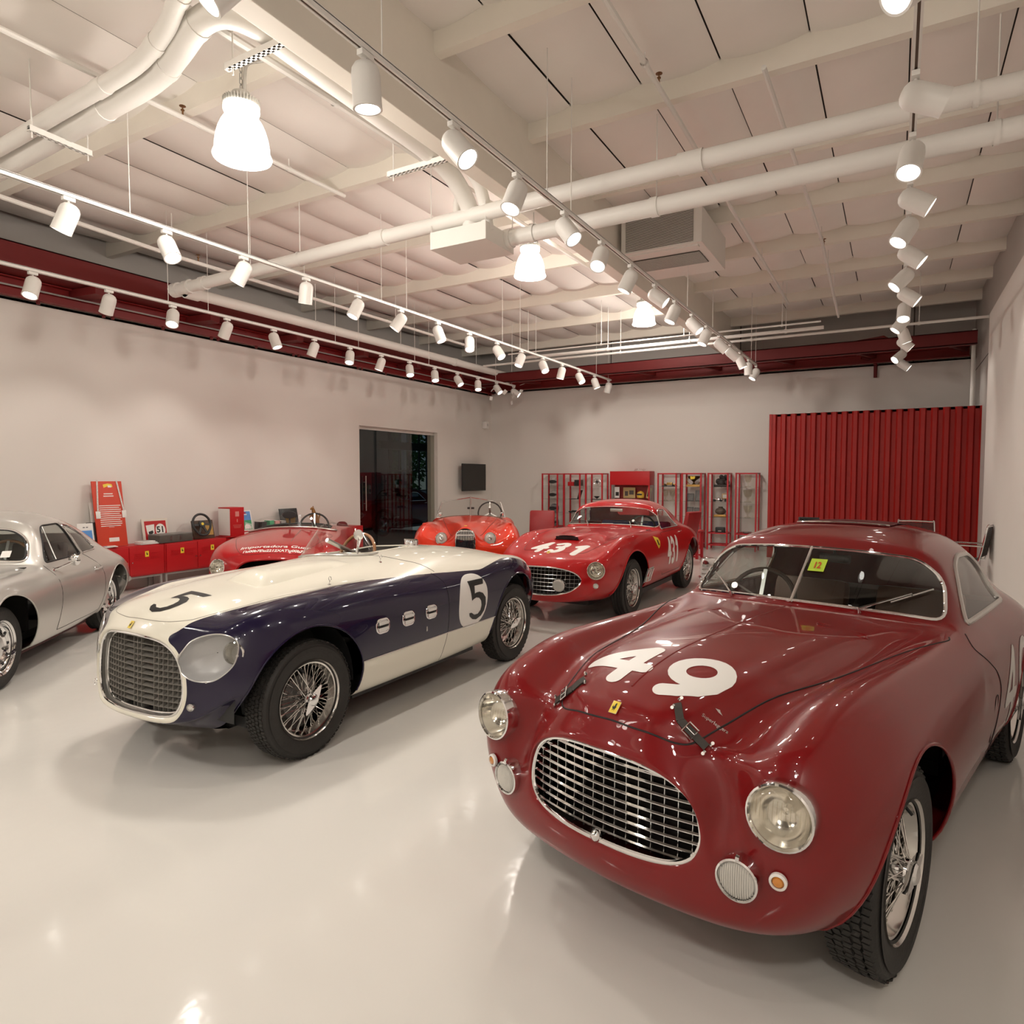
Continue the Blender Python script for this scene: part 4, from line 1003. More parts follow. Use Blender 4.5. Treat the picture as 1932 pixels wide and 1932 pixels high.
    for y0, bl in ((.29, ((.40, 1.02), (.535, 1.08))), (-.33, ((-.37, 1.01), (-.50, 1.06)))):
        a = S.front([(y0, .985)], .022)[0]; b0, b1 = S.front(list(bl), .016); m_ = (b0 + b1) / 2 + np.array((.014, 0, .012))
        w = MB().tube([a + np.array((-.01, 0, -.02)), a, m_], [.008, .006, .003], 8).build('wiper', M_chrome, car)
        MB().tube([b0, b1], .0045, 6).tube([m_, (b0 + b1) / 2], .004, 6).build('wiper_blade', M_alu, w)
    for sg in (1, -1):
        tube_on('cowl_vent', S.top(round_poly([(-.60, sg * .22), (-.66, sg * .40), (-.625, sg * .42), (-.555, sg * .24)], .012)), .003, P, car, n=6)
    # sunroof with chrome lip
    SR = sdf_poly(rrect(.46, .48, .08, cx=-1.76))
    decal(S, 'sunroof', paint('dark_red_cloth', (.075, .008, .008), .5, .1), car, lambda V: np.where(V[:, 2] > 1.15, SR(V[:, :2]), -1), lambda V: (V[:, 2] > 1.1), off=.005, ref=1)
    tube_on('sunroof_lip', S.top([(-1.53 - .35 * (abs(y) / .3) ** 4 * .2, y) for y in np.linspace(-.24, .24, 25)], .008), .006, M_chrome, car, closed=False)
    # lettering
    hood = lambda V: np.stack([V[:, 1], -V[:, 0]], 1)
    decal(S, 'hood_number', M_num, car, glyph_field('49', hood, .012, -.335, .225, .235, .065, .031, .10), lambda V: (np.abs(V[:, 0] - .33) < .3) & (np.abs(V[:, 1]) < .40) & (V[:, 2] > .78), ref=3)
    sd_ = lambda V: np.stack([-V[:, 0], V[:, 2]], 1)
    decal(B, 'door_number', M_num, car, glyph_field('49', sd_, 1.83, .565, .26, .34, .07, .030), lambda V: (np.abs(V[:, 0] + 1.8) < .6) & (V[:, 1] > .5) & (V[:, 2] < .85), ref=2)
    v, f = text_mesh('Superleggera', .0155, shear=.3)
    d = np.array((-.35, .93)); d /= np.linalg.norm(d); u = np.array((-d[1], d[0]))
    tv = [S.hit((.452 + d[0] * x + u[0] * y, .292 + d[1] * x + u[1] * y, 3), (0, 0, -1))[0] + np.array((0, 0, .0015)) for x, y in v]
    MB().add(tv, f).add([p + np.array((0, 0, .0)) for p in S.top([(.452 - .04 + a, .285 + b) for a, b in ((0, -.012), (.003, 0), (0, .013), (-.004, .003), (-.008, 0))], .0016)], [(0, 1, 2, 3, 4)]).build('script_badge', M_chrome, car, smooth=False)
    sv = S.front([(.02 + a, 1.19 + b) for a, b in ((0, 0), (.075, 0), (.075, -.055), (0, -.055))], .002)
    so = MB().add(sv, [(0, 1, 2, 3)]).build('permit_sticker', mat('sticker_green', (.45, .62, .05), .4, noise=.05), car, smooth=False)
    v, f = text_mesh('12', .038, bold=.001)
    q = [sv[0] + (sv[1] - sv[0]) * (.5 + x / .075) + (sv[3] - sv[0]) * (.55 - y / .055) + np.array((.002, 0, .0015)) for x, y in v]
    MB().add(q, f).build('sticker_number', mat('sticker_red', (.5, .06, .02), .4, noise=.05), so, smooth=False)
    return car, S
C49, S49 = car49()
# ------------------------------------------------------------------ cream and navy open racer, number 5
def car5_skin():
    R = []
    def ring(x, pts): R.append([(p[2] if len(p) > 2 else x, p[0], p[1]) for p in pts])
    g = [(0, .335), (.17, .336), (.30, .348), (.352, .385), (.38, .45), (.382, .53), (.365, .61), (.335, .67), (.29, .71), (.235, .735), (.16, .748), (.08, .754), (0, .756)]
    gx = lambda y, z: .605 - .33 * y * y - .03 * (z - .55)
    ring(0, [(y, z, gx(y, z)) for y, z in g])
    ring(0, [(y * 1.04, .55 + (z - .55) * 1.06, gx(y, z) + .014) for y, z in g])
    ring(0, [(y * 1.085, .55 + (z - .55) * 1.15, gx(y, z) + .008) for y, z in g])
    ring(0, [(0, .29, .60), (.20, .293, .59), (.36, .315, .566), (.455, .37, .536), (.497, .44, .520), (.503, .54, .515), (.485, .645, .512), (.44, .735, .513), (.375, .775, .525), (.295, .80, .547), (.2, .816, .566), (.1, .825, .573), (0, .828, .575)])
    ring(0, [(0, .275, .57), (.22, .28, .56), (.42, .325, .53), (.535, .395, .495), (.585, .44, .475), (.60, .54, .465), (.585, .66, .458), (.53, .772, .455), (.45, .812, .468), (.36, .828, .495), (.245, .848, .518), (.12, .86, .528), (0, .864, .53)])
    ring(0, [(0, .25, .49), (.25, .255, .48), (.48, .33, .45), (.605, .415, .41), (.658, .475, .388), (.68, .55, .373), (.665, .695, .358), (.595, .835, .345), (.50, .858, .345), (.40, .865, .37), (.27, .89, .40), (.13, .905, .41), (0, .909, .412)])
    ring(0, [(0, .2, .33), (.3, .2, .32), (.55, .23, .29), (.67, .335, .25), (.72, .45, .225), (.735, .57, .205), (.718, .735, .19), (.63, .875, .18), (.52, .892, .18), (.42, .893, .19), (.29, .918, .21), (.14, .934, .22), (0, .939, .22)])
    ring(0, [(0, .2), (.35, .2), (.6, .22), (.70, .34), (.748, .46), (.76, .59), (.738, .77), (.64, .898), (.53, .912), (.43, .914), (.3, .94), (.15, .957), (0, .962)])
    ring(-.35, [(0, .2), (.35, .2), (.62, .22), (.71, .33), (.752, .45), (.765, .60), (.745, .78), (.655, .903), (.55, .924), (.44, .934), (.3, .967), (.15, .987), (0, .992)])
    ring(-.7, [(0, .2), (.35, .2), (.63, .22), (.71, .33), (.752, .45), (.767, .61), (.75, .78), (.665, .898), (.56, .935), (.45, .955), (.3, .988), (.15, 1.007), (0, 1.012)])
    ring(-1.1, [(0, .2), (.35, .2), (.63, .22), (.71, .33), (.752, .45), (.767, .62), (.75, .77), (.668, .88), (.57, .94), (.46, .975), (.31, 1.004), (.15, 1.015), (0, 1.018)])
    ring(-1.5, [(0, .2), (.35, .2), (.63, .22), (.712, .34), (.753, .46), (.767, .62), (.75, .765), (.672, .865), (.58, .93), (.47, .98), (.32, 1.012), (.15, 1.026), (0, 1.028)])
    ring(-1.95, [(0, .2), (.35, .2), (.62, .23), (.715, .34), (.757, .46), (.772, .62), (.752, .79), (.67, .888), (.57, .928), (.46, .967), (.31, .995), (.15, 1.008), (0, 1.01)])
    ring(-2.3, [(0, .22), (.35, .22), (.60, .25), (.715, .35), (.76, .47), (.776, .62), (.754, .80), (.665, .907), (.56, .922), (.45, .935), (.3, .958), (.15, .97), (0, .972)])
    ring(-2.62, [(0, .25), (.33, .26), (.54, .30), (.66, .39), (.71, .49), (.727, .61), (.70, .765), (.61, .868), (.51, .88), (.41, .886), (.28, .9), (.14, .907), (0, .909)])
    ring(-2.86, [(0, .32), (.28, .33), (.44, .37), (.55, .44), (.595, .51), (.60, .6), (.57, .71), (.50, .79), (.42, .805), (.34, .812), (.24, .822), (.12, .828), (0, .83)])
    ring(-3.0, [(0, .44), (.12, .445), (.22, .46), (.29, .49), (.32, .53), (.32, .58), (.30, .64), (.26, .68), (.21, .70), (.17, .71), (.12, .715), (.06, .718), (0, .72)])
    return Skin(R, su=9, sv=8)
def car5():
    car = thing('racing_car', 'cream and navy open racing car numbered 5', 'car', (-3.57, 2.67, 0), -pi / 2)
    S = car5_skin()
    P = paint('cream_paint', (.80, .77, .66), .25); N = paint('navy_paint', (.012, .008, .030), .2)
    g = [(0, .335), (.17, .336), (.30, .348), (.352, .385), (.38, .45), (.382, .53), (.365, .61), (.335, .67), (.29, .71), (.235, .735), (.16, .748), (.08, .754), (0, .756)]
    gx = lambda y, z: .605 - .33 * y * y - .03 * (z - .55)
    WB = -2.33
    full = spline2(g + [(-y, z) for y, z in g[::-1][1:-1]], 4)
    gs = sdf_poly(full)
    bx = [.60, .567, .52, .40, .282, .036, -.31, -.75, -1.0, -1.342, -1.575, -1.82, -2.0, -2.2, -2.43, -2.65, -2.85, -3.1]
    by = [.27, .294, .345, .40, .445, .534, .557, .616, .63, .645, .664, .695, .681, .662, .664, .658, .55, .3]
    def cream(V):
        x, y, z = V[:, 0], np.abs(V[:, 1]), V[:, 2]
        yb = np.interp(-x, [-q for q in bx], by)
        top = np.where(z > .66, yb - y, -1)
        nose = np.where(x > .35, .034 + gs(V[:, 1:3]), -1)
        # fillet the two together at the nose
        k = .05; h = np.clip(.5 + .5 * (top - nose) / k, 0, 1); u = nose * (1 - h) + top * h + k * h * (1 - h) * .6
        sill = np.where((x < -.2) & (x > -2.1) & (y > .5), .462 - z, -1)
        return np.maximum(np.where(x > .35, u, top), sill)
    B = S
    for fd in (arch_field(0, .345, .405, .415), arch_field(WB, .345, .40, .43)): B, _ = B.split(fd)
    OP = sdf_poly(round_poly([(-1.13, .10), (-1.12, -.47), (-1.70, -.50), (-1.76, .05)], [.10, .12, .16, .10]))
    op = lambda V: np.where(V[:, 2] > .8, OP(V[:, :2]), -1)
    _, B = B.split(op)
    CV = spline2([(.368, .655), (.385, .705), (.412, .748), (.476, .776), (.545, .78), (.603, .752), (.626, .70), (.622, .63), (.581, .575), (.521, .543), (.441, .55), (.385, .595)], 5)
    cvf = sdf_poly(CV); cvm = sdf_poly([(-y, z) for y, z in CV])
    cov = lambda V: np.where(V[:, 0] > .25, np.maximum(cvf(V[:, 1:3]), cvm(V[:, 1:3])), -1)
    glass, B = B.split(cov)
    c, n = B.split(cream)
    bod = c.build('body_cream', P, car); n.build('body_navy', N, car)
    for h_ in split_sides(glass): h_.offset(.002).build('lamp_cover', glass_mat('plexi', (.90, .90, .89), 1.0), car)
    M_bowl = mat('grey_lamp_bowl', (.62, .62, .63), .4, .2, noise=.04)
    for sg in (1, -1):
        rim = S.front([(sg * y, z) for y, z in CV], 0)
        ctr = np.mean(rim, 0); din = np.array((-.92, -sg * .38, 0)); m = MB(); nr = len(rim); V = list(rim)
        for q, dd in ((.93, .05), (.75, .075), (.4, .085), (.02, .088)): V += [ctr + (p - ctr) * q + din * dd for p in rim]
        F = [(i + k * nr, (i + 1) % nr + k * nr, (i + 1) % nr + (k + 1) * nr, i + (k + 1) * nr) for k in range(4) for i in range(nr)]
        m.add(V, F).build('lamp_bowl', M_bowl, car)
        tube_on('cover_rim', rim, .004, M_alu, car, n=6)
        for k in (2, 32, 46): MB().lathe([(0, .004), (.007, .003), (.007, -.004)], 10, 'y').xf(frame_at(rim[k], (.85, sg * .5, .2))).build('rim_screw', M_alu, car)
        round_lamp(car, 'headlight', (.405, sg * .588, .678), (.94, sg * .30, .08), .063, depth=.05)
        round_lamp(car, 'side_lamp', S.front([(sg * .435, .41)], .004)[0], (.93, sg * .35, 0), .021, bez=.006, depth=.02, fluted=True)
    # egg crate grille
    tube_on('grille_rim', [(gx(y, z) + .004, y, z) for y, z in full], .007, M_chrome, car)
    tube_on('grille_inner_rim', [(gx(y, z) - .03, y * .965, .545 + (z - .545) * .955) for y, z in full], .006, M_chrome, car)
    wl = MB(); k = len(full); wl.add([(gx(y, z), y, z) for y, z in full] + [(gx(y, z) - .12, y * .96, .545 + (z - .545) * .95) for y, z in full], [(i, (i + 1) % k, (i + 1) % k + k, i + k) for i in range(k)])
    wl.build('grille_tunnel', M_alu, car)
    M_slat = mat('grille_slat_alu', (.26, .245, .22), .5, .5, noise=.08)
    yin = lambda z: max([abs(y) for y, zz in full if abs(zz - z) < .014] or [0]) * .965
    for q in range(1, 13):
        z = .345 + q * .0325; w_ = yin(z)
        if w_ < .08 or z > .745: continue
        m = MB(); ys = np.linspace(-w_, w_, 9); V = []; F = []
        for y in ys: V += [(gx(y, z) - .032, y, z - .006), (gx(y, z) - .032, y, z - .0035), (gx(y, z) - .075, y, z + .014), (gx(y, z) - .075, y, z + .0115)]
        for i in range(8):
            for j in range(4): F.append((i * 4 + j, i * 4 + (j + 1) % 4, i * 4 + 4 + (j + 1) % 4, i * 4 + 4 + j))
        m.add(V, F).build('grille_slat', M_slat, car, smooth=False)
    for q in range(-10, 11):
        y = q * .0345; zs = [zz for yy, zz in full if abs(yy - y) < .016]
        if len(zs) < 2: continue
        z0, z1 = min(zs) + .008, max(zs) - .008
        MB().obox((gx(y, .55) - .054, y, (z0 + z1) / 2), (.022, 0, 0), (0, .0013, 0), (-.03 * (z1 - z0) / 2, 0, (z1 - z0) / 2)).build('grille_slat', M_slat, car, smooth=False)
    MB().box((.33, -.40, .28), (.37, .40, .80)).build('radiator', M_int, car, smooth=False)
    badge(car, S.hit((2, 0, .80), (-1, 0, 0))[0] + np.array((.002, 0, .002)), (.8, 0, .6), (0, 0, 1), .028, .042)
    for x in (0, WB):
        for sg in (1, -1): wheel_well(car, x, .36 * sg, .62 * sg, .345, .44)
    for cx, rx, rz in ((0, .405, .415), (WB, .40, .43)): arch_lip(S, car, cx, .345, rx, rz, -2, 190, N)
    MB().box((-2.75, -.36, .19), (.28, .36, .23)).box((-1.85, -.6, .19), (-.45, .6, .23)).build('underbody', M_dark, car, smooth=False)
    su = MB()
    for sg in (1, -1):
        su.tube([(.05, sg * .25, .30), (.05, sg * .60, .33)], .018, 8).tube([(-.12, sg * .3, .27), (.02, sg * .6, .25)], .016, 8).tube([(.12, sg * .3, .27), (.02, sg * .6, .25)], .016, 8).tube([(.20, sg * .36, .46), (.20, sg * .42, .22)], .022, 8).box((.10, sg * .30, .20), (.24, sg * .46, .26)).tube([(.16, -.5, .24), (.16, .5, .24)], .012, 6)
    su.build('suspension', M_dark, car)
    for sg in (1, -1):
        add_wheel(car, 0, sg * .635, 'w49', .335, spin=.9, w=.165, rim=.2225).location.z = .335
        add_wheel(car, WB, sg * .635, 'w49', .335, spin=.3, w=.165, rim=.2225)
    # flank: portholes, oval number, seams, sill strip
    for sg in (1, -1):
        for x in (-.558, -.815, -1.07):
            o = S.side(rrect(.118, .088, .036, 5, x, .657), sg, .002)
            t = tube_on('porthole', o, .0055, M_chrome, car, n=8)
            m = MB(); c0 = np.mean(o, 0)
            m.add(o + [c0], [(i, (i + 1) % len(o), len(o)) for i in range(len(o))]); m.build('port_plate', M_chrome, t, smooth=False)
            for dz in (-.018, .018): MB().obox(c0 + np.array((0, sg * .006, dz)), (.046, 0, 0), (0, .005, 0), (0, 0, .010)).build('port_bar', M_chrome, t)
            MB().obox(c0 + np.array((0, sg * .003, 0)), (.047, 0, 0), (0, .001, 0), (0, 0, .0065)).build('port_slot', M_black, t)
        tube_on('sill_strip', S.side([(x, .464) for x in np.linspace(-.39, -1.94, 30)], sg, .002), .004, M_chrome, car, closed=False, n=6)
        tube_on('door_seam', S.side(spline2([(-1.24, .90), (-1.30, .83), (-1.29, .74), (-1.285, .5), (-1.28, .25)], 6, False), sg), .0022, M_rubber, car, closed=False, n=6)
        MB().box((-.006, -.004, -.016), (.006, .004, .016), bev=.002).build('side_badge', M_alu, car, loc=tuple(S.side([(-1.02, .545)], sg)[0]))
        sd_ = (lambda V: np.stack([-V[:, 0], V[:, 2]], 1)) if sg > 0 else (lambda V: np.stack([V[:, 0], V[:, 2]], 1))
        ov = lambda V: 1 - (np.abs((V[:, 0] + 1.612 + (V[:, 2] - .65) * .12) / .197) ** 2.4 + np.abs((V[:, 2] - .648) / .20) ** 2.4)
        pk = lambda V, sg=sg: (np.abs(V[:, 0] + 1.6) < .32) & (V[:, 1] * sg > .55) & (V[:, 2] > .38) & (V[:, 2] < .95)
        decal(S, 'number_oval', M_num, car, ov, pk, off=.0012, ref=2)
        F5 = [(.16, 1.0), (.86, 1.0), (.80, .86), (.40, .86), (.36, .665)] + [(.44, .685), (.58, .685), (.74, .63), (.86, .50), (.87, .32), (.80, .16), (.66, .04), (.44, -.02), (.26, .02), (.12, .12), (.10, .20), (.20, .20), (.34, .12), (.50, .12), (.62, .20), (.665, .32), (.64, .44), (.55, .53), (.42, .56), (.30, .535), (.22, .50)]
        f5 = sdf_poly(F5); x0 = 1.52 if sg > 0 else -1.70
        decal(S, 'door_number', M_numk, car, lambda V, f5=f5, x0=x0, sd_=sd_: f5((sd_(V) - np.array((x0, .50))) / .30) * .3, pk, off=.0026, ref=3)
    hood = lambda V: np.stack([V[:, 1], -V[:, 0]], 1)
    H5 = [(.20, 1.0), (1.02, 1.0), (.92, .84), (.44, .84), (.38, .665)] + F5[5:]
    h5 = sdf_poly(H5)
    decal(S, 'hood_number', M_numk, car, lambda V: np.where(V[:, 2] > .8, h5((hood(V) - np.array((-.03, -.52))) / np.array((.23, .27))) * .25, -1), lambda V: (V[:, 0] > .1) & (np.abs(V[:, 1] - .1) < .3) & (V[:, 2] > .8), ref=3)
    # seams of the hood and cowl
    hs = [(.55, -.20), (.568, -.1), (.57, 0), (.562, .14), (.54, .24), (.50, .315), (.445, .365), (.30, .425), (.12, .475), (-.30, .548), (-.6, .575)]
    tube_on('hood_seam', S.top(spline2([(.30, -.42), (.46, -.34), (.52, -.28)] + hs, 5, False)), .0018, mat('seam_grey', (.25, .23, .2), .6, noise=.1), car, closed=False, n=6)
    tube_on('cowl_seam', S.top(spline2([(-1.10, -.60), (-1.07, -.3), (-1.08, 0), (-1.13, .22), (-1.17, .40), (-1.24, .52), (-1.29, .63)], 6, False)), .0022, M_rubber, car, closed=False, n=6)
    # blister scoop on the hood
    m = MB(); V = []; F = []; nx_, ny_ = 26, 14
    for i in range(nx_ + 1):
        u = i / nx_; x = .0 - .80 * u; w = .155 * (1 - .45 * u ** 2); cy = .14 + .04 * u
        hgt = .062 * min(1, (u / .13)) ** .5 * (1 - u) ** .55 if u > 0 else 0
        for j in range(ny_ + 1):
            v = -1 + 2 * j / ny_; p = S.hit((x, cy + v * w, 3), (0, 0, -1))[0]; e = max(0, 1 - abs(v) ** 3.5); V.append(p + np.array((0, 0, hgt * e - .001)))
    for i in range(nx_):
        for j in range(ny_): F.append((i * (ny_ + 1) + j, (i + 1) * (ny_ + 1) + j, (i + 1) * (ny_ + 1) + j + 1, i * (ny_ + 1) + j + 1))
    m.add(V, F).build('hood_scoop', P, car, angle=60)
    for x, y in ((-.353, .512), (-.993, .37)):
        b = S.top([(x, y)])[0]
        MB().lathe([(.012, -.002), (.012, .006), (0, .008)], 12, 'z', b).tube([b + np.array((0, 0, .005)), b + np.array((.0, .004, .03))], .003, 6).tube([b + np.array((0, .006 + .011 * cos(t), .04 + .013 * sin(t))) for t in np.linspace(0, 2 * pi, 13)[:-1]], .0028, 6, closed=True).build('hood_pin', M_chrome, car)
    # cockpit: rim, wheel, seat, screen, mirror
    rimo = round_poly([(-1.13, .10), (-1.12, -.47), (-1.70, -.50), (-1.76, .05)], [.10, .12, .16, .10], 8)
    tube_on('cockpit_rim', S.top(rimo), .007, P, car)
    MB().box((-1.9, -.58, .40), (-1.0, .30, .44)).box((-1.9, .13, .4), (-1.0, .15, .95)).box((-1.90, -.58, .4), (-1.86, .3, .92)).box((-1.02, -.58, .4), (-1.0, .3, .93)).build('cockpit_tub', M_int, car, smooth=False)
    seat(car, -1.55, -.2, .55, .42, M_int, .42)
    steering_wheel(car, (-1.30, -.14, .985), radians(-24), .175)
    base = spline2([(-1.20, .165), (-1.08, .15), (-.985, .05), (-.935, -.10), (-.925, -.24), (-.96, -.40), (-1.06, -.52), (-1.20, -.56)], 5, False)
    bb = S.top(base, .003); nb = len(bb); V = list(bb); F = []; rows = 6
    for r_ in range(1, rows + 1):
        q = r_ / rows
        for i, p in enumerate(bb):
            t = i / (nb - 1); hh = .235 * math.sin(pi * min(max(t * .98 + .01, 0), 1)) ** .42
            cx = np.array((-1.22, -.2, 0)); inw = (cx - p) * np.array((1, 1, 0)) * .42
            V.append(p + inw * q * .8 + np.array((-.03 * q, 0, hh * q ** .9)))
    for r_ in range(rows):
        for i in range(nb - 1): F.append((r_ * nb + i, r_ * nb + i + 1, (r_ + 1) * nb + i + 1, (r_ + 1) * nb + i))
    wsn = MB().add(V, F).build('windscreen', glass_mat('plexi', (.90, .90, .89), 1.0), car)
    tube_on('windscreen_edge', V[-nb:], .0035, glass_mat('plexi', (.9, .9, .89)), car, closed=False, n=6)
    tube_on('windscreen_base', [p + np.array((0, 0, .006)) for p in bb], .007, M_alu, car, closed=False)
    MB().lathe([(0, -.004), (.038, -.004), (.042, .004), (.040, .010), (0, .014)], 28, 'x').xf(Matrix.Translation((-1.11, .06, 1.165)) @ Matrix.Rotation(radians(12), 4, 'Z')).build('mirror', M_chrome, car)
    MB().tube([(-1.10, .06, 1.15), (-1.07, .08, 1.02)], .006, 6).build('mirror_stalk', M_chrome, car)
    MB().lathe([(0, .05), (.055, .05), (.06, .042), (.06, 0)], 24, 'z', S.top([(-1.88, -.05)], -.005)[0]).tube([S.top([(-1.88, -.05)])[0] + np.array(q) for q in ((-.07, 0, .04), (.09, 0, .055))], .008, 6).build('filler_cap', M_chrome, car)
    m = MB()
    for sg in (1, -1): m.obox((-2.93, sg * .52, .60), (.02, 0, 0), (0, .03, 0), (0, 0, .05))
    m.build('tail_lamp', mat('red_lens', (.35, .01, .01), .2, 0, 1., noise=.05), car)
    MB().tube([(-3.02, -.40, .47), (-3.06, 0, .47), (-3.02, .40, .47)], .012, 8).build('rear_bumper', M_chrome, car)
    return car, S
C5, S5 = car5()
# ------------------------------------------------------------------ bright red coupe, number 431
def car431_skin():
    R = []
    def ring(x, pts): R.append([(p[2] if len(p) > 2 else x, p[0], p[1]) for p in pts])
    g = [(0, .345), (.12, .348), (.23, .36), (.33, .39), (.40, .435), (.435, .485), (.43, .53), (.395, .572), (.335, .603), (.26, .623), (.175, .634), (.09, .639), (0, .64)]
    gx = lambda y, z: .955 - .62 * y * y - .10 * (z - .5)
    ring(0, [(y, z, gx(y, z)) for y, z in g])
    ring(0, [(y * 1.04, .49 + (z - .49) * 1.07, gx(y, z) + .012) for y, z in g])
    ring(0, [(0, .30, .955), (.16, .302, .94), (.31, .318, .90), (.43, .36, .84), (.50, .42, .805), (.525, .495, .79), (.515, .565, .785), (.47, .625, .79), (.40, .662, .81), (.31, .684, .84), (.21, .696, .87), (.105, .702, .885), (0, .704, .89)])
    ring(0, [(0, .275, .93), (.18, .277, .91), (.36, .295, .86), (.49, .345, .80), (.565, .42, .77), (.597, .51, .765), (.60, .61, .757), (.545, .69, .735), (.455, .715, .735), (.35, .728, .76), (.235, .738, .79), (.12, .745, .805), (0, .747, .81)])
    ring(0, [(0, .25, .86), (.2, .252, .84), (.42, .28, .77), (.56, .35, .70), (.635, .44, .665), (.67, .54, .655), (.675, .645, .64), (.61, .758, .605), (.505, .768, .60), (.39, .77, .625), (.265, .780, .65), (.13, .788, .66), (0, .79, .665)])
    ring(0, [(0, .23, .60), (.25, .23, .58), (.5, .26, .52), (.64, .34, .46), (.70, .44, .44), (.728, .55, .43), (.718, .69, .42), (.64, .835, .40), (.53, .832, .40), (.41, .82, .42), (.28, .829, .44), (.14, .838, .45), (0, .84, .45)])
    ring(.2, [(0, .2), (.35, .2), (.56, .24), (.68, .34), (.735, .44), (.758, .56), (.742, .74), (.648, .892), (.54, .885), (.42, .862), (.29, .866), (.145, .878), (0, .88)])
    ring(0, [(0, .2), (.35, .2), (.6, .25), (.70, .34), (.757, .45), (.775, .58), (.757, .77), (.648, .922), (.545, .91), (.43, .882), (.3, .886), (.15, .9), (0, .903)])
    ring(-.4, [(0, .2), (.35, .2), (.63, .25), (.72, .34), (.765, .45), (.783, .6), (.76, .79), (.65, .928), (.55, .918), (.44, .90), (.3, .91), (.15, .925), (0, .928)])
    ring(-.8, [(0, .2), (.35, .2), (.64, .25), (.725, .34), (.77, .46), (.787, .62), (.765, .79), (.67, .912), (.57, .918), (.46, .918), (.32, .93), (.16, .942), (0, .945)])
    ring(-1.08, [(0, .2), (.35, .2), (.64, .25), (.725, .34), (.77, .46), (.786, .63), (.766, .79), (.69, .90), (.635, .92, -1.08), (.575, .93, -1.06), (.42, .945, -1.06), (.2, .952, -1.04), (0, .955, -1.03)])
    ring(-1.14, [(0, .2), (.35, .2), (.64, .25), (.725, .34), (.77, .46), (.785, .63), (.765, .79), (.69, .903), (.63, .942, -1.12), (.57, .958, -1.11), (.42, .974, -1.10), (.2, .982, -1.07), (0, .985, -1.058)])
    ring(-1.3, [(0, .2), (.35, .2), (.64, .25), (.725, .34), (.77, .46), (.784, .63), (.763, .79), (.689, .906), (.625, 1.0, -1.25), (.572, 1.10, -1.24), (.485, 1.178, -1.27), (.23, 1.205, -1.25), (0, 1.212, -1.24)])
    ring(-1.42, [(0, .2), (.35, .2), (.64, .25), (.725, .34), (.77, .46), (.783, .63), (.762, .79), (.688, .906), (.62, 1.01, -1.36), (.572, 1.12, -1.35), (.48, 1.22, -1.36), (.24, 1.26, -1.33), (0, 1.268, -1.32)])
    ring(-1.62, [(0, .2), (.35, .2), (.64, .25), (.725, .34), (.77, .46), (.784, .63), (.762, .79), (.69, .905), (.618, 1.01), (.565, 1.12), (.45, 1.24), (.24, 1.288), (0, 1.297)])
    ring(-1.92, [(0, .2), (.35, .2), (.64, .25), (.73, .35), (.778, .46), (.795, .63), (.77, .79), (.695, .90), (.615, 1.0), (.555, 1.11), (.43, 1.215), (.23, 1.26), (0, 1.272)])
    ring(-2.28, [(0, .22), (.35, .22), (.62, .26), (.735, .36), (.79, .47), (.808, .62), (.78, .79), (.70, .902), (.605, .945), (.53, 1.03), (.405, 1.11), (.22, 1.155), (0, 1.168)])
    ring(-2.62, [(0, .26), (.33, .27), (.57, .32), (.70, .41), (.765, .50), (.785, .6), (.755, .745), (.675, .848), (.58, .87), (.49, .91), (.37, .965), (.2, .995), (0, 1.005)])
    ring(-2.95, [(0, .34), (.28, .35), (.47, .39), (.58, .45), (.645, .52), (.66, .6), (.64, .695), (.585, .765), (.51, .785), (.43, .805), (.32, .825), (.18, .84), (0, .845)])
    ring(-3.12, [(0, .48), (.14, .485), (.25, .5), (.33, .53), (.36, .56), (.365, .59), (.35, .63), (.31, .66), (.26, .675), (.21, .685), (.15, .69), (.08, .695), (0, .695)])
    return Skin(R, su=7, sv=7)
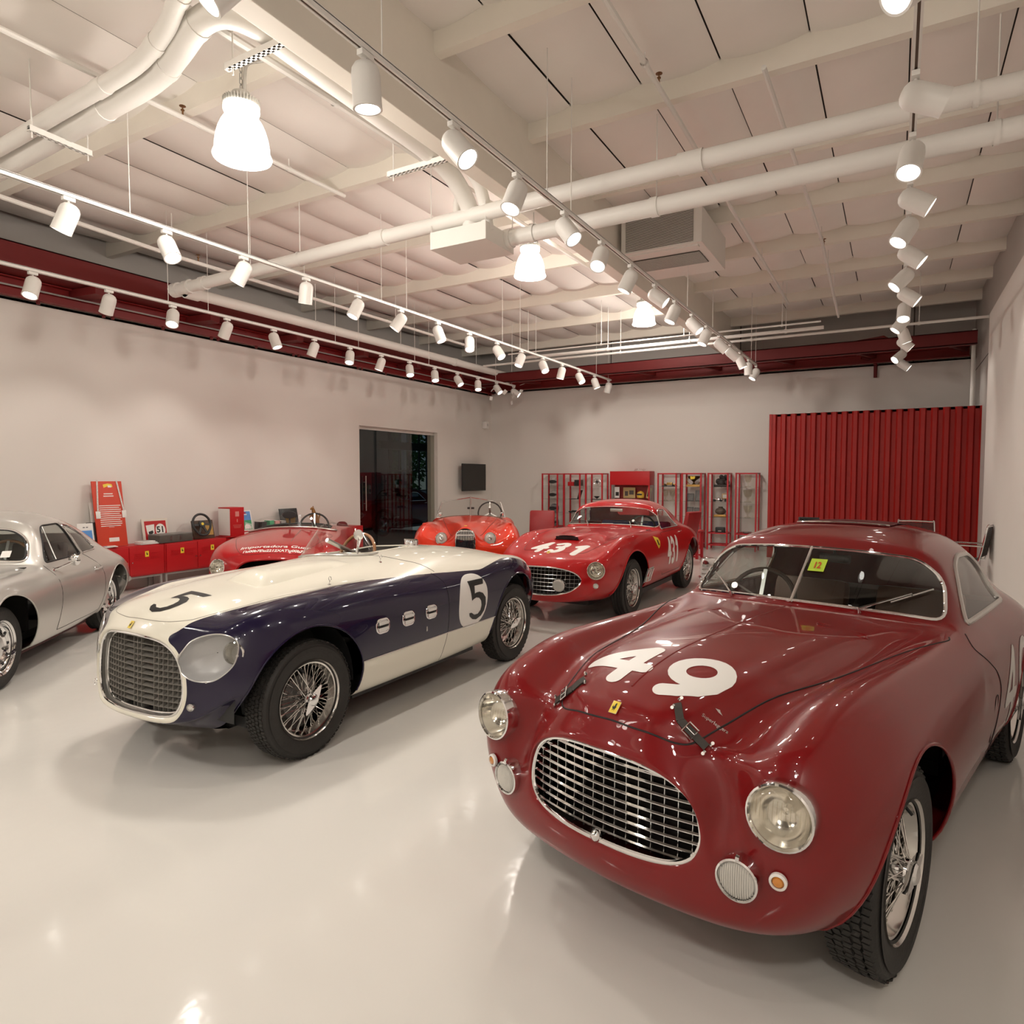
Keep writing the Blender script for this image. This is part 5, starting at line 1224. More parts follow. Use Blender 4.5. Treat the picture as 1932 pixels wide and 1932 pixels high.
def car431(name, label, loc, rotz, col, number=True):
    car = thing(name, label, 'car', loc, rotz)
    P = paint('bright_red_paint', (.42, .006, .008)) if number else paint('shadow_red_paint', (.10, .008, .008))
    S = car431_skin(); B = S; WB = -2.3
    g = [(0, .345), (.12, .348), (.23, .36), (.33, .39), (.40, .435), (.435, .485), (.43, .53), (.395, .572), (.335, .603), (.26, .623), (.175, .634), (.09, .639), (0, .64)]
    gx = lambda y, z: .955 - .62 * y * y - .10 * (z - .5)
    full = spline2(g + [(-y, z) for y, z in g[::-1][1:-1]], 4)
    WS = round_poly([(-.645, .952), (-.3, .975), (0, .982), (.3, .975), (.645, .952), (.60, 1.09), (.48, 1.175), (.23, 1.2), (0, 1.206), (-.23, 1.2), (-.48, 1.175), (-.60, 1.09)], [.05, .1, .1, .1, .05, .1, .08, .1, .1, .1, .08, .1])
    SW = round_poly([(-1.19, .93), (-1.33, 1.14), (-1.45, 1.175), (-1.68, 1.165), (-1.92, .925)], [.02, .06, .06, .06, .03])
    RW = round_poly([(-.42, 1.02), (.42, 1.02), (.34, 1.14), (-.34, 1.14)], .05)
    fw, fs, fr = sdf_poly(WS), sdf_poly(SW), sdf_poly(RW)
    for fd in (arch_field(0.02, .335, .425, .435), arch_field(WB, .335, .40, .41)): B, _ = B.split(fd)
    w1, B = B.split(lambda V: np.where((V[:, 0] < -.95) & (V[:, 0] > -1.6), fw(V[:, [1, 2]]), -1))
    w2, B = B.split(lambda V: np.where((np.abs(V[:, 1]) > .3), fs(V[:, [0, 2]]), -1))
    w3, B = B.split(lambda V: np.where((V[:, 0] < -1.8) & (V[:, 0] > -2.9), fr(V[:, [1, 2]]), -1))
    for sg in (1, -1): B = punch(B, (.785, sg * .585, .615), (.95, sg * .30, .08), .088)
    B.build('body', P, car)
    w1.offset(-.004).build('windscreen', M_glass, car); w3.offset(-.004).build('rear_window', M_glass, car)
    for h_ in split_sides(w2): h_.offset(-.004).build('side_window', M_glass, car)
    def dense(o):
        r = []
        for a, b in zip(o, o[1:] + o[:1]):
            n = max(1, int(hypot(b[0] - a[0], b[1] - a[1]) / .025)); r += [(a[0] + (b[0] - a[0]) * i / n, a[1] + (b[1] - a[1]) * i / n) for i in range(n)]
        return r
    tube_on('windscreen_frame', S.front(dense(WS)), .008, M_chrome, car)
    for sg in (1, -1): tube_on('window_frame', S.side(dense(SW), sg), .008, M_chrome, car)
    for x in (0.02, WB):
        for sg in (1, -1): wheel_well(car, x, .38 * sg, .62 * sg, .335, .45)
    for cx, rx, rz in ((.02, .425, .435), (WB, .40, .41)): arch_lip(S, car, cx, .335, rx, rz, -5, 188, P, r=.009)
    MB().box((-2.9, -.36, .17), (.45, .36, .23)).box((-1.8, -.64, .18), (-.5, .64, .24)).build('underbody', M_dark, car, smooth=False)
    MB().box((.52, -.52, .28), (.55, .52, .72)).build('radiator', M_int, car, smooth=False)
    MB().box((-2.4, -.62, .30), (-1.1, .62, .36)).box((-1.16, -.62, .36), (-1.12, .62, .88)).box((-2.2, -.58, .36), (-2.16, .58, .80)).build('cabin_trim', mat('dark_red_trim', (.10, .012, .012), .6, noise=.1), car, smooth=False)
    MB().box((-1.28, -.60, .80), (-1.14, .60, .92), bev=.02).build('dashboard', M_int, car)
    bl = mat('blue_seat_cloth', (.02, .04, .22), .6, noise=.15, nscale=10)
    for y in (-.3, .3): seat(car, -1.75, y, .5, .44, bl, .52)
    steering_wheel(car, (-1.42, .32, .90), radians(-22), .19, M_int)
    MB().box((-1.33, -.09, 1.13), (-1.31, .09, 1.175), bev=.006).build('mirror', M_alu, car)
    for sg in (1, -1):
        for x in (0, WB): add_wheel(car, x, sg * .64, 'w431', .335, spin=.5 + x, w=.17, rim=.222, tread='plain', spokes=54)
        t = round_lamp(car, 'headlight', (.795, sg * .588, .617), (.95, sg * .30, .08), .096, depth=.07, lens=M_flut if False else None, bez=.008)
        round_lamp(car, 'fog_lamp', (gx(.22, .46) + .02, sg * .225, .455), (1, 0, 0), .072, fluted=True, depth=.05, bez=.006)
        round_lamp(car, 'turn_lamp', S.front([(sg * .575, .452)], .004)[0], (.92, sg * .35, 0), .03, bez=.008, depth=.02, fluted=True)
    tube_on('grille_rim', [(gx(y, z) + .008, y, z) for y, z in full], .010, M_chrome, car)
    wl = MB(); k = len(full); wl.add([(gx(y, z), y, z) for y, z in full] + [(gx(y, z) - .10, y * .97, .49 + (z - .49) * .93) for y, z in full], [(i, (i + 1) % k, (i + 1) % k + k, i + k) for i in range(k)])
    wl.build('grille_tunnel', M_dark, car)
    yin = lambda z: max([abs(y) for y, zz in full if abs(zz - z) < .016] or [0]) * .97
    for q in range(1, 7):
        z = .345 + q * .042; w_ = yin(z)
        if w_ > .05: MB().tube([(gx(y, z) - .03, y, z) for y in np.linspace(-w_, w_, 11)], .0022, 6).build('grille_bar', M_alu, car)
    for q in range(-9, 10):
        y = q * .045; zs = [zz for yy, zz in full if abs(yy - y) < .02]
        if len(zs) > 1: MB().tube([(gx(y, z) - .032, y, z) for z in (min(zs), max(zs))], .0022, 6).build('grille_bar', M_alu, car)
    # hood scoop
    m = MB(); V = []; F = []; nx_, ny_ = 16, 10
    for i in range(nx_ + 1):
        u = i / nx_; x = .26 - .62 * u; w = .165 * (1 + .1 * u)
        for j in range(ny_ + 1):
            v = -1 + 2 * j / ny_; p = S.hit((x, v * w, 3), (0, 0, -1))[0]; e = max(0, 1 - abs(v) ** 4) ** .8; V.append(p + np.array((0, 0, .055 * e * (1 - u) ** .8 - .001)))
    for i in range(nx_):
        for j in range(ny_): F.append((i * (ny_ + 1) + j, (i + 1) * (ny_ + 1) + j, (i + 1) * (ny_ + 1) + j + 1, i * (ny_ + 1) + j + 1))
    m.add(V, F).build('hood_scoop', P, car, angle=60)
    MB().obox((.262, 0, .895), (.004, 0, 0), (0, .14, 0), (.006, 0, .018)).build('scoop_mouth', M_black, car, smooth=False)
    hs = [(.70, 0), (.69, .15), (.66, .28), (.60, .38), (.3, .46), (-.1, .52), (-.6, .57), (-.98, .60), (-1.0, .4), (-.985, 0)]
    tube_on('hood_seam', S.top(spline2(hs + [(x, -y) for x, y in hs[::-1][1:-1]], 5)), .002, M_rubber, car, n=6)
    if number:
        hood = lambda V: np.stack([V[:, 1], -V[:, 0]], 1)
        decal(S, 'hood_number', M_num, car, glyph_field('431', hood, .055, -.56, .165, .27, .065, .036, .18), lambda V: (V[:, 0] > .2) & (V[:, 0] < .85) & (np.abs(V[:, 1]) < .55) & (V[:, 2] > .6), ref=3)
        badge(car, S.hit((.735, 0, 3), (0, 0, -1))[0] + np.array((.002, 0, .003)), (.55, 0, .83), (0, 0, 1), .03, .042)
    for sg in (1, -1):
        tube_on('door_seam', S.side(round_poly([(-1.02, .89), (-.99, .36), (-1.78, .36), (-1.93, .90)], .03), sg), .0024, M_rubber, car, n=6)
        MB().tube([S.side([(-1.76, .86)], sg, .0)[0] + np.array(q) for q in ((0, 0, 0), (-.01, sg * .02, 0), (-.11, sg * .02, .004), (-.12, 0, .004))], .006, 6).build('door_handle', M_chrome, car)
        v = thing('fender_vent', None, None); v.parent = car
        o = S.side([(-.33, .52), (-.56, .52), (-.56, .34), (-.33, .34)], sg, .003)
        MB().add(o, [(0, 1, 2, 3)]).build('vent_plate', M_alu, v, smooth=False)
        for q in range(5):
            x = -.35 - .046 * q; p0, p1 = S.side([(x, .505), (x, .355)], sg, .008); MB().tube([p0, p1], .007, 6).build('vent_louvre', M_chrome if q % 2 == 0 else M_alu, v)
        if number:
            sd_ = (lambda V: np.stack([-V[:, 0], V[:, 2]], 1)) if sg > 0 else (lambda V: np.stack([V[:, 0], V[:, 2]], 1))
            decal(S, 'door_number', M_num, car, glyph_field('431', sd_, 1.36 * sg if sg > 0 else -1.36, .65, .125, .30, .05, .030), lambda V, sg=sg: (np.abs(V[:, 0] + 1.33) < .4) & (V[:, 1] * sg > .5) & (V[:, 2] < .9) & (V[:, 2] > .4), ref=3)
            sh = sdf_poly([(-.70, .875), (-.84, .845), (-.85, .80), (-.80, .745), (-.74, .72), (-.70, .77), (-.685, .83)])
            decal(S, 'fender_shield', M_yel, car, lambda V: sh(V[:, [0, 2]]), lambda V, sg=sg: (np.abs(V[:, 0] + .77) < .2) & (V[:, 1] * sg > .5) & (V[:, 2] > .6), ref=3)
            sh2 = sdf_poly([(-.755, .83), (-.79, .82), (-.785, .785), (-.80, .765), (-.76, .755), (-.745, .79)])
            decal(S, 'shield_horse', M_numk, car, lambda V: sh2(V[:, [0, 2]]), lambda V, sg=sg: (np.abs(V[:, 0] + .77) < .2) & (V[:, 1] * sg > .5) & (V[:, 2] > .6), off=.0025, ref=3)
    for y0, b0, b1 in ((.30, (.05, 1.0), (.50, 1.0)), (-.30, (-.55, .99), (-.12, 1.0))):
        a = S.front([(y0, .955)], .03)[0]; p0, p1 = S.front([b0, b1], .018)
        w = MB().tube([a + np.array((0, 0, -.03)), a, (p0 + p1) / 2 + np.array((.012, 0, .01))], .006, 6).build('wiper', M_chrome, car)
        MB().tube([p0, p1], .006, 6).build('wiper_blade', M_black, w)
    for sg in (1, -1): MB().tube([S.top([(-.93, sg * .55)])[0] + np.array((0, 0, .003)), S.top([(-.99, sg * .58)])[0] + np.array((0, 0, .012))], .006, 6).build('hood_catch', M_chrome, car)
    return car, S
C431, S431 = car431('coupe_car', 'bright red coupe numbered 431 parked in the middle distance', (-3.295, 7.28, 0), -pi / 2, None)
# ------------------------------------------------------------------ silver fastback coupe at the left edge
def silver_skin():
    R = []
    def ring(x, pts): R.append([(p[2] if len(p) > 2 else x, p[0], p[1]) for p in pts])
    b = lambda z: [(0, z), (.33, z)]
    ring(.82, [(0, .40), (.1, .40), (.2, .41), (.28, .43), (.32, .46), (.33, .49), (.32, .52), (.29, .54), (.25, .555), (.2, .56), (.13, .565), (.07, .57), (0, .57)])
    ring(.74, [(0, .27), (.25, .27), (.42, .30), (.55, .36), (.60, .43), (.615, .50), (.60, .57), (.55, .615), (.47, .63), (.38, .635), (.26, .645), (.13, .65), (0, .65)])
    ring(.55, [(0, .22), (.3, .22), (.52, .25), (.66, .33), (.715, .43), (.735, .53), (.72, .64), (.645, .72), (.54, .72), (.43, .70), (.29, .705), (.15, .715), (0, .72)])
    ring(.3, b(.2) + [(.57, .23), (.72, .32), (.77, .43), (.79, .55), (.77, .69), (.665, .785), (.55, .78), (.43, .755), (.3, .765), (.15, .78), (0, .785)])
    ring(0, b(.2) + [(.60, .22), (.75, .31), (.80, .43), (.815, .56), (.795, .71), (.68, .815), (.565, .81), (.44, .80), (.3, .815), (.15, .83), (0, .835)])
    ring(-.35, b(.19) + [(.66, .20), (.765, .29), (.81, .43), (.825, .58), (.80, .73), (.69, .82), (.59, .83), (.46, .84), (.31, .855), (.15, .868), (0, .872)])
    ring(-.62, b(.19) + [(.68, .20), (.772, .29), (.815, .43), (.83, .58), (.805, .73), (.72, .81), (.655, .84, -.66), (.58, .86, -.64), (.42, .88, -.58), (.2, .895, -.53), (0, .90, -.52)])
    ring(-.70, b(.19) + [(.68, .20), (.772, .29), (.815, .43), (.83, .58), (.805, .73), (.722, .815), (.655, .87, -.72), (.58, .90, -.69), (.42, .915, -.62), (.2, .925, -.56), (0, .93, -.55)])
    ring(-.86, b(.19) + [(.68, .20), (.773, .29), (.816, .43), (.831, .59), (.805, .735), (.72, .825), (.65, .95, -.87), (.585, 1.07, -.86), (.48, 1.155, -.87), (.23, 1.19, -.84), (0, 1.2, -.83)])
    ring(-.98, b(.19) + [(.68, .20), (.773, .29), (.816, .43), (.831, .59), (.803, .738), (.718, .825), (.645, .97), (.58, 1.10), (.46, 1.205), (.24, 1.25), (0, 1.262)])
    ring(-1.25, b(.19) + [(.68, .20), (.773, .29), (.816, .43), (.831, .59), (.80, .74), (.718, .825), (.642, .98), (.578, 1.11), (.45, 1.23), (.24, 1.285), (0, 1.298)])
    ring(-1.6, b(.19) + [(.67, .21), (.772, .30), (.818, .43), (.833, .6), (.803, .742), (.718, .825), (.638, .97), (.57, 1.09), (.44, 1.205), (.24, 1.26), (0, 1.273)])
    ring(-1.95, b(.2) + [(.66, .22), (.77, .32), (.82, .44), (.835, .6), (.805, .74), (.715, .825), (.62, .93), (.545, 1.03), (.42, 1.125), (.23, 1.175), (0, 1.187)])
    ring(-2.3, b(.21) + [(.64, .23), (.75, .33), (.80, .45), (.815, .58), (.785, .71), (.69, .795), (.585, .865), (.505, .93), (.39, 1.0), (.22, 1.04), (0, 1.05)])
    ring(-2.65, b(.24) + [(.58, .26), (.69, .34), (.73, .44), (.74, .54), (.71, .65), (.62, .725), (.53, .765), (.45, .80), (.35, .84), (.2, .865), (0, .87)])
    ring(-2.95, [(0, .29), (.25, .29), (.45, .31), (.55, .37), (.59, .44), (.595, .51), (.57, .58), (.50, .63), (.43, .65), (.36, .665), (.28, .685), (.16, .695), (0, .70)])
    ring(-3.08, [(0, .40), (.12, .40), (.2, .41), (.28, .43), (.31, .46), (.315, .49), (.30, .52), (.27, .54), (.23, .555), (.18, .56), (.13, .565), (.07, .57), (0, .57)])
    return Skin(R, su=7, sv=7)
def dense_o(o, st=.025):
    r = []
    for a, b in zip(o, o[1:] + o[:1]):
        n = max(1, int(hypot(b[0] - a[0], b[1] - a[1]) / st)); r += [(a[0] + (b[0] - a[0]) * i / n, a[1] + (b[1] - a[1]) * i / n) for i in range(n)]
    return r
def silver_car():
    car = thing('fastback_car', 'silver fastback coupe cut off by the left edge', 'car', (-6.328, 1.902, 0), -pi / 2 + radians(41.83))
    P = mat('silver_paint', (.52, .505, .47), .35, .55, 1., noise=.03, nscale=2, spec=.3)
    S = silver_skin(); B = S; WB = -2.1
    WS = round_poly([(-.60, .885), (-.3, .918), (0, .93), (.3, .918), (.60, .885), (.55, 1.07), (.44, 1.15), (0, 1.185), (-.44, 1.15), (-.55, 1.07)], [.07, .1, .1, .1, .07, .1, .1, .1, .1, .1])
    DW = round_poly([(-.80, .865), (-.96, 1.10), (-1.08, 1.165), (-1.42, 1.165), (-1.48, .865)], [.02, .08, .08, .03, .03])
    QW = round_poly([(-1.53, .87), (-1.475, 1.155), (-1.62, 1.135), (-1.83, 1.02), (-1.90, .90), (-1.86, .875)], [.02, .02, .1, .15, .06, .03])
    fw, fd_, fq = sdf_poly(WS), sdf_poly(DW), sdf_poly(QW)
    RWo = round_poly([(-.40, 1.0), (.40, 1.0), (.32, 1.12), (-.32, 1.12)], .05); fr = sdf_poly(RWo)
    for fd in (arch_field(0, .315, .375, .40), arch_field(WB, .315, .36, .37)): B, _ = B.split(fd)
    w1, B = B.split(lambda V: np.where((V[:, 0] < -.4) & (V[:, 0] > -1.1), fw(V[:, [1, 2]]), -1))
    w2, B = B.split(lambda V: np.where(np.abs(V[:, 1]) > .3, fd_(V[:, [0, 2]]), -1))
    w3, B = B.split(lambda V: np.where(np.abs(V[:, 1]) > .3, fq(V[:, [0, 2]]), -1))
    w4, B = B.split(lambda V: np.where((V[:, 0] < -1.6), fr(V[:, [1, 2]]), -1))
    B.build('body', P, car)
    w1.offset(-.004).build('windscreen', M_glass, car); w4.offset(-.004).build('rear_window', M_glass, car)
    for w, nm in ((w2, 'door_window'), (w3, 'quarter_window')):
        for h_ in split_sides(w): h_.offset(-.004).build(nm, M_glass, car)
    tube_on('windscreen_frame', S.front(dense_o(WS)), .010, M_chrome, car); tube_on('windscreen_seal', S.front(dense_o([(a * .975, 1.03 + (b - 1.03) * .95) for a, b in WS])), .006, M_black, car)
    for sg in (1, -1):
        tube_on('window_frame', S.side(dense_o(DW), sg), .008, M_rubber, car); tube_on('window_frame', S.side(dense_o(QW), sg), .008, M_chrome, car)
        tube_on('window_pillar', S.side([(-1.50, .87), (-1.45, 1.165)], sg, .004), .012, M_alu, car, closed=False)
        tube_on('vent_window_post', S.side([(-.98, .87), (-1.09, 1.155)], sg, .002), .006, M_alu, car, closed=False)
        tube_on('door_seam', S.side(spline2([(-.74, .845), (-.755, .6), (-.75, .32), (-.80, .285), (-1.15, .285), (-1.60, .285), (-1.68, .33), (-1.69, .6), (-1.60, .80), (-1.52, .86)], 5, False), sg), .0026, M_rubber, car, closed=False, n=6)
        a = S.side([(-1.50, .715)], sg)[0]
        MB().tube([a + np.array(q) for q in ((.01, 0, 0), (.01, sg * .03, 0), (-.10, sg * .032, .003), (-.12, sg * .02, .003))], .009, 8).lathe([(0, .012), (.016, .01), (.02, 0)], 14, 'y', a).build('door_handle', M_chrome, car)
        q = S.side([(-.80, .80)], sg)[0]; mm = frame_at(q + np.array((-.09, sg * .13, .07)), (-1, sg * .25, .05))
        t = MB().lathe([(0, -.03), (.03, -.026), (.048, -.010), (.052, .004), (.047, .008), (0, .006)], 26, 'y').xf(mm).build('door_mirror', M_chrome, car)
        MB().tube([q, q + np.array((-.03, sg * .05, .02)), q + np.array((-.07, sg * .125, .06))], [.012, .008, .008], 8).lathe([(.02, -.004), (.018, .008), (0, .012)], 14, 'y', q).build('mirror_arm', M_chrome, t)
        round_lamp(car, 'headlight', (.60, sg * .60, .62), (.93, sg * .2, .25), .09, depth=.06)
        for x in (0, WB):
            add_wheel(car, x, sg * .64, 'w356', .315, spin=.4, w=.165, rim=.205, tread='plain', rimmat=M_chrome, steel=True); wheel_well(car, x, .36 * sg, .60 * sg, .315, .42)
    for cx, rx, rz in ((0, .375, .40), (WB, .36, .37)): arch_lip(S, car, cx, .315, rx, rz, -16, 196, P, r=.007)
    MB().box((-2.7, -.34, .16), (.5, .34, .22)).box((-1.7, -.64, .16), (-.42, .64, .22)).build('underbody', mat('dark_red_primer', (.06, .01, .01), .6, noise=.1), car, smooth=False)
    MB().box((-2.0, -.62, .26), (-.5, .62, .32)).box((-.62, -.62, .32), (-.58, .62, .85)).box((-2.0, -.58, .32), (-1.9, .58, .84)).box((-.75, -.6, .72), (-.6, .6, .85), bev=.02).build('cabin_trim', M_int, car, smooth=False)
    for y in (-.3, .3): seat(car, -1.25, y, .48, .46, M_int, .55)
    steering_wheel(car, (-.92, .32, .86), radians(-25), .20)
    MB().tube(S.front([(.05, .93), (.42, .925)], .02), .005, 6).build('wiper', M_chrome, car)
    bp = S.front([(.42, .93), (.48, .93), (.48, .98), (.42, .98)], .004)
    MB().add(bp, [(0, 1, 2, 3)]).build('window_sticker', M_num, car, smooth=False)
    MB().tube([(-3.0, -.58, .42), (-3.12, -.3, .42), (-3.13, .3, .42), (-3.0, .58, .42), (-2.85, .66, .42)], .035, 10).build('rear_bumper', P, car)
    MB().lathe([(0, .02), (.05, .015), (.055, 0)], 18, 'x', (-3.0, .45, .56)).build('tail_lamp', mat('red_lens', (.35, .01, .01), .2, 0, 1., noise=.05), car)
    bh = MB()
    for dx in (0, .06): bh.tube([(-.33 + dx, .40, .52), (-.35 + dx, .42, .35), (-.36 + dx, .44, .24)], .008, 6)
    bh.build('brake_hose', M_int, car)
silver_car()

# ------------------------------------------------------------------ scarlet roadster with a tall narrow grille
def roadster_skin():
    R = []
    def ring(x, pts): R.append([(p[2] if len(p) > 2 else x, p[0], p[1]) for p in pts])
    b = lambda z: [(0, z), (.33, z)]
    ring(.86, [(0, .42), (.06, .42), (.10, .44), (.13, .48), (.14, .53), (.145, .58), (.145, .64), (.14, .70), (.132, .76), (.12, .81), (.10, .85), (.06, .88), (0, .89)])
    ring(.80, [(0, .38), (.12, .38), (.24, .40), (.34, .45, .76), (.38, .52, .75), (.39, .58, .75), (.37, .64, .74), (.31, .67, .73), (.25, .68, .74), (.19, .72, .77), (.135, .83), (.07, .892), (0, .905)])
    ring(.64, [(0, .33), (.25, .33), (.46, .36), (.61, .42, .62), (.675, .5, .60), (.695, .58, .59), (.68, .67, .57), (.62, .735, .57), (.52, .72, .60), (.38, .68, .64), (.23, .71), (.13, .875), (0, .92)])
    ring(.42, b(.28) + [(.55, .3), (.69, .38), (.745, .48), (.765, .58), (.752, .71), (.665, .815), (.56, .80), (.42, .745), (.26, .775), (.15, .895), (0, .935)])
    ring(.1, b(.24) + [(.6, .27), (.73, .36), (.775, .48), (.79, .6), (.775, .77), (.67, .89), (.56, .885), (.44, .82), (.29, .835), (.17, .92), (0, .948)])
    ring(-.3, b(.22) + [(.62, .25), (.73, .35), (.775, .5), (.785, .62), (.765, .78), (.66, .90), (.55, .89), (.46, .85), (.33, .875), (.18, .93), (0, .95)])
    ring(-.8, b(.22) + [(.63, .25), (.73, .35), (.77, .5), (.78, .62), (.75, .76), (.655, .86), (.57, .87), (.49, .875), (.36, .91), (.19, .94), (0, .952)])
    ring(-1.3, b(.22) + [(.63, .25), (.725, .35), (.765, .5), (.775, .6), (.745, .73), (.67, .82), (.60, .86), (.53, .89), (.40, .925), (.2, .945), (0, .952)])
    ring(-1.9, b(.22) + [(.63, .25), (.72, .35), (.755, .5), (.765, .6), (.735, .7), (.68, .77), (.62, .81), (.55, .84), (.40, .87), (.2, .88), (0, .885)])
    ring(-2.5, b(.24) + [(.63, .27), (.74, .37), (.79, .5), (.8, .62), (.77, .76), (.68, .84), (.58, .85), (.47, .86), (.33, .87), (.17, .88), (0, .88)])
    ring(-3.0, b(.27) + [(.55, .31), (.66, .40), (.71, .5), (.715, .58), (.69, .68), (.61, .74), (.52, .755), (.42, .765), (.3, .775), (.15, .785), (0, .787)])
    ring(-3.45, [(0, .42), (.1, .42), (.2, .43), (.28, .45), (.31, .48), (.315, .51), (.30, .54), (.27, .56), (.23, .575), (.18, .58), (.13, .585), (.07, .59), (0, .59)])
    return Skin(R, su=7, sv=7)
def roadster():
    car = thing('roadster_car', 'scarlet open roadster with tall chrome grille near the doorway', 'car', (-5.616, 8.418, 0), -pi / 2 + radians(31.5))
    P = paint('scarlet_paint', (.62, .035, .012)); S = roadster_skin(); B = S
    for fd in (arch_field(0, .34, .38, .36), arch_field(-2.59, .34, .36, .33)): B, _ = B.split(fd)
    OPo = round_poly([(-1.42, -.55), (-1.42, .55), (-2.2, .55), (-2.2, -.55)], .15, 8); OP = sdf_poly(OPo)
    _, B = B.split(lambda V: np.where(V[:, 2] > .7, OP(V[:, :2]), -1))
    for sg in (1, -1): B = punch(B, (.665, sg * .345, .735), (1, 0, .05), .075, .2)
    B.build('body', P, car)
    tube_on('cockpit_rim', S.top(dense_o(OPo)), .014, M_leather, car)
    MB().box((-2.3, -.6, .35), (-1.4, .6, .4)).box((-1.45, -.6, .4), (-1.4, .6, .86)).box((-2.3, -.6, .4), (-2.25, .6, .84)).build('cockpit_tub', M_int, car, smooth=False)
    for y in (-.28, .28): seat(car, -1.9, y, .5, .48, M_leather, .42)
    steering_wheel(car, (-1.62, .33, .97), radians(-20), .205, M_int)
    go = round_poly([(-.115, .47), (.115, .47), (.135, .70), (.115, .86), (-.115, .86), (-.135, .70)], [.05, .05, .1, .09, .09, .1], 6)
    gx = lambda y, z: .885 - .8 * y * y - .12 * max(0, z - .75)
    tube_on('grille_surround', [(gx(y, z), y, z) for y, z in dense_o(go)], .012, M_chrome, car)
    MB().add([(gx(y, z) - .012, y, z) for y, z in go], [tuple(range(len(go)))]).build('grille_backing', M_black, car, smooth=False)
    for k in range(-6, 7):
        y = k * .0185; top = .86 - .05 * (abs(k) / 6.) ** 2
        MB().tube([(gx(y, z) + .002, y, z) for z in np.linspace(.475, top, 8)], .0052, 6).build('grille_bar', M_chrome, car)
    MB().tube([(gx(y, .80) + .006, y, .80 - .0 * y) for y in np.linspace(-.125, .125, 9)], .008, 6).build('grille_crossbar', M_chrome, car)
    for sg in (1, -1):
        t = round_lamp(car, 'headlight', (.70, sg * .345, .735), (1, 0, .05), .088, depth=.10, fluted=True)
        MB().lathe([(0, .05), (.02, .045), (.028, .025), (.02, .01)], 18, 'y').xf(frame_at((.70, sg * .345, .735), (1, 0, .05))).build('tripod_bulb', M_chrome, t)
        p = S.top([(.15, sg * .64)])[0]
        MB().lathe([(0, .03), (.02, .028), (.03, .01), (.03, -.01)], 14, 'z', p).build('side_lamp', P, car)
        MB().lathe([(.018, .0), (.014, .012), (0, .014)], 12, 'x', p + np.array((.022, 0, .012))).build('side_lamp_lens', M_lens, car)
        for x in (0, -2.59): add_wheel(car, x, sg * .64, 'w356', .315, spin=.4); wheel_well(car, x, .36 * sg, .6 * sg, .33, .40)
        tube_on('hood_seam', S.top(spline2([(.62, sg * .20), (.3, sg * .27), (-.3, sg * .36), (-.9, sg * .43), (-1.2, sg * .46)], 6, False)), .003, M_rubber, car, closed=False)
        # divided windscreen
        q = [(-1.27, 0, .945), (-1.62, sg * .60, .895), (-1.69, sg * .52, 1.165), (-1.40, sg * .0, 1.255)]
        MB().add(q, [(0, 1, 2, 3)]).build('windscreen_pane', glass_mat('plexi', (.9, .9, .89)), car, smooth=False)
        MB().tube([q[0], q[1]], .010, 8).tube([q[2], q[3]], .007, 8).tube([q[1], q[2]], [.015, .009], 8).build('windscreen_frame', M_chrome, car)
        MB().lathe([(0, .012), (.03, .01), (.035, 0), (.03, -.008)], 16, 'x', q[1] + np.array((.0, -sg * .06, .06))).build('windscreen_fitting', M_chrome, car)
    MB().tube([(-1.25, 0, .93), (-1.40, 0, 1.265)], .012, 8).build('centre_post', M_chrome, car)
    MB().box((-1.46, -.06, 1.05), (-1.44, .06, 1.085), bev=.005).build('mirror', M_dark, car)
    MB().lathe([(0, .006), (.02, .005), (.022, 0)], 16, 'z', S.top([(.72, 0)])[0]).build('hood_badge', M_yel, car)
    MB().box((-3.0, -.34, .16), (.5, .34, .24)).build('underbody', M_dark, car, smooth=False)
    MB().tube([(.86, -.62, .38), (.98, -.3, .38), (1.0, 0, .38), (.98, .3, .38), (.86, .62, .38)], .028, 8).build('bumper', M_chrome, car)
roadster()

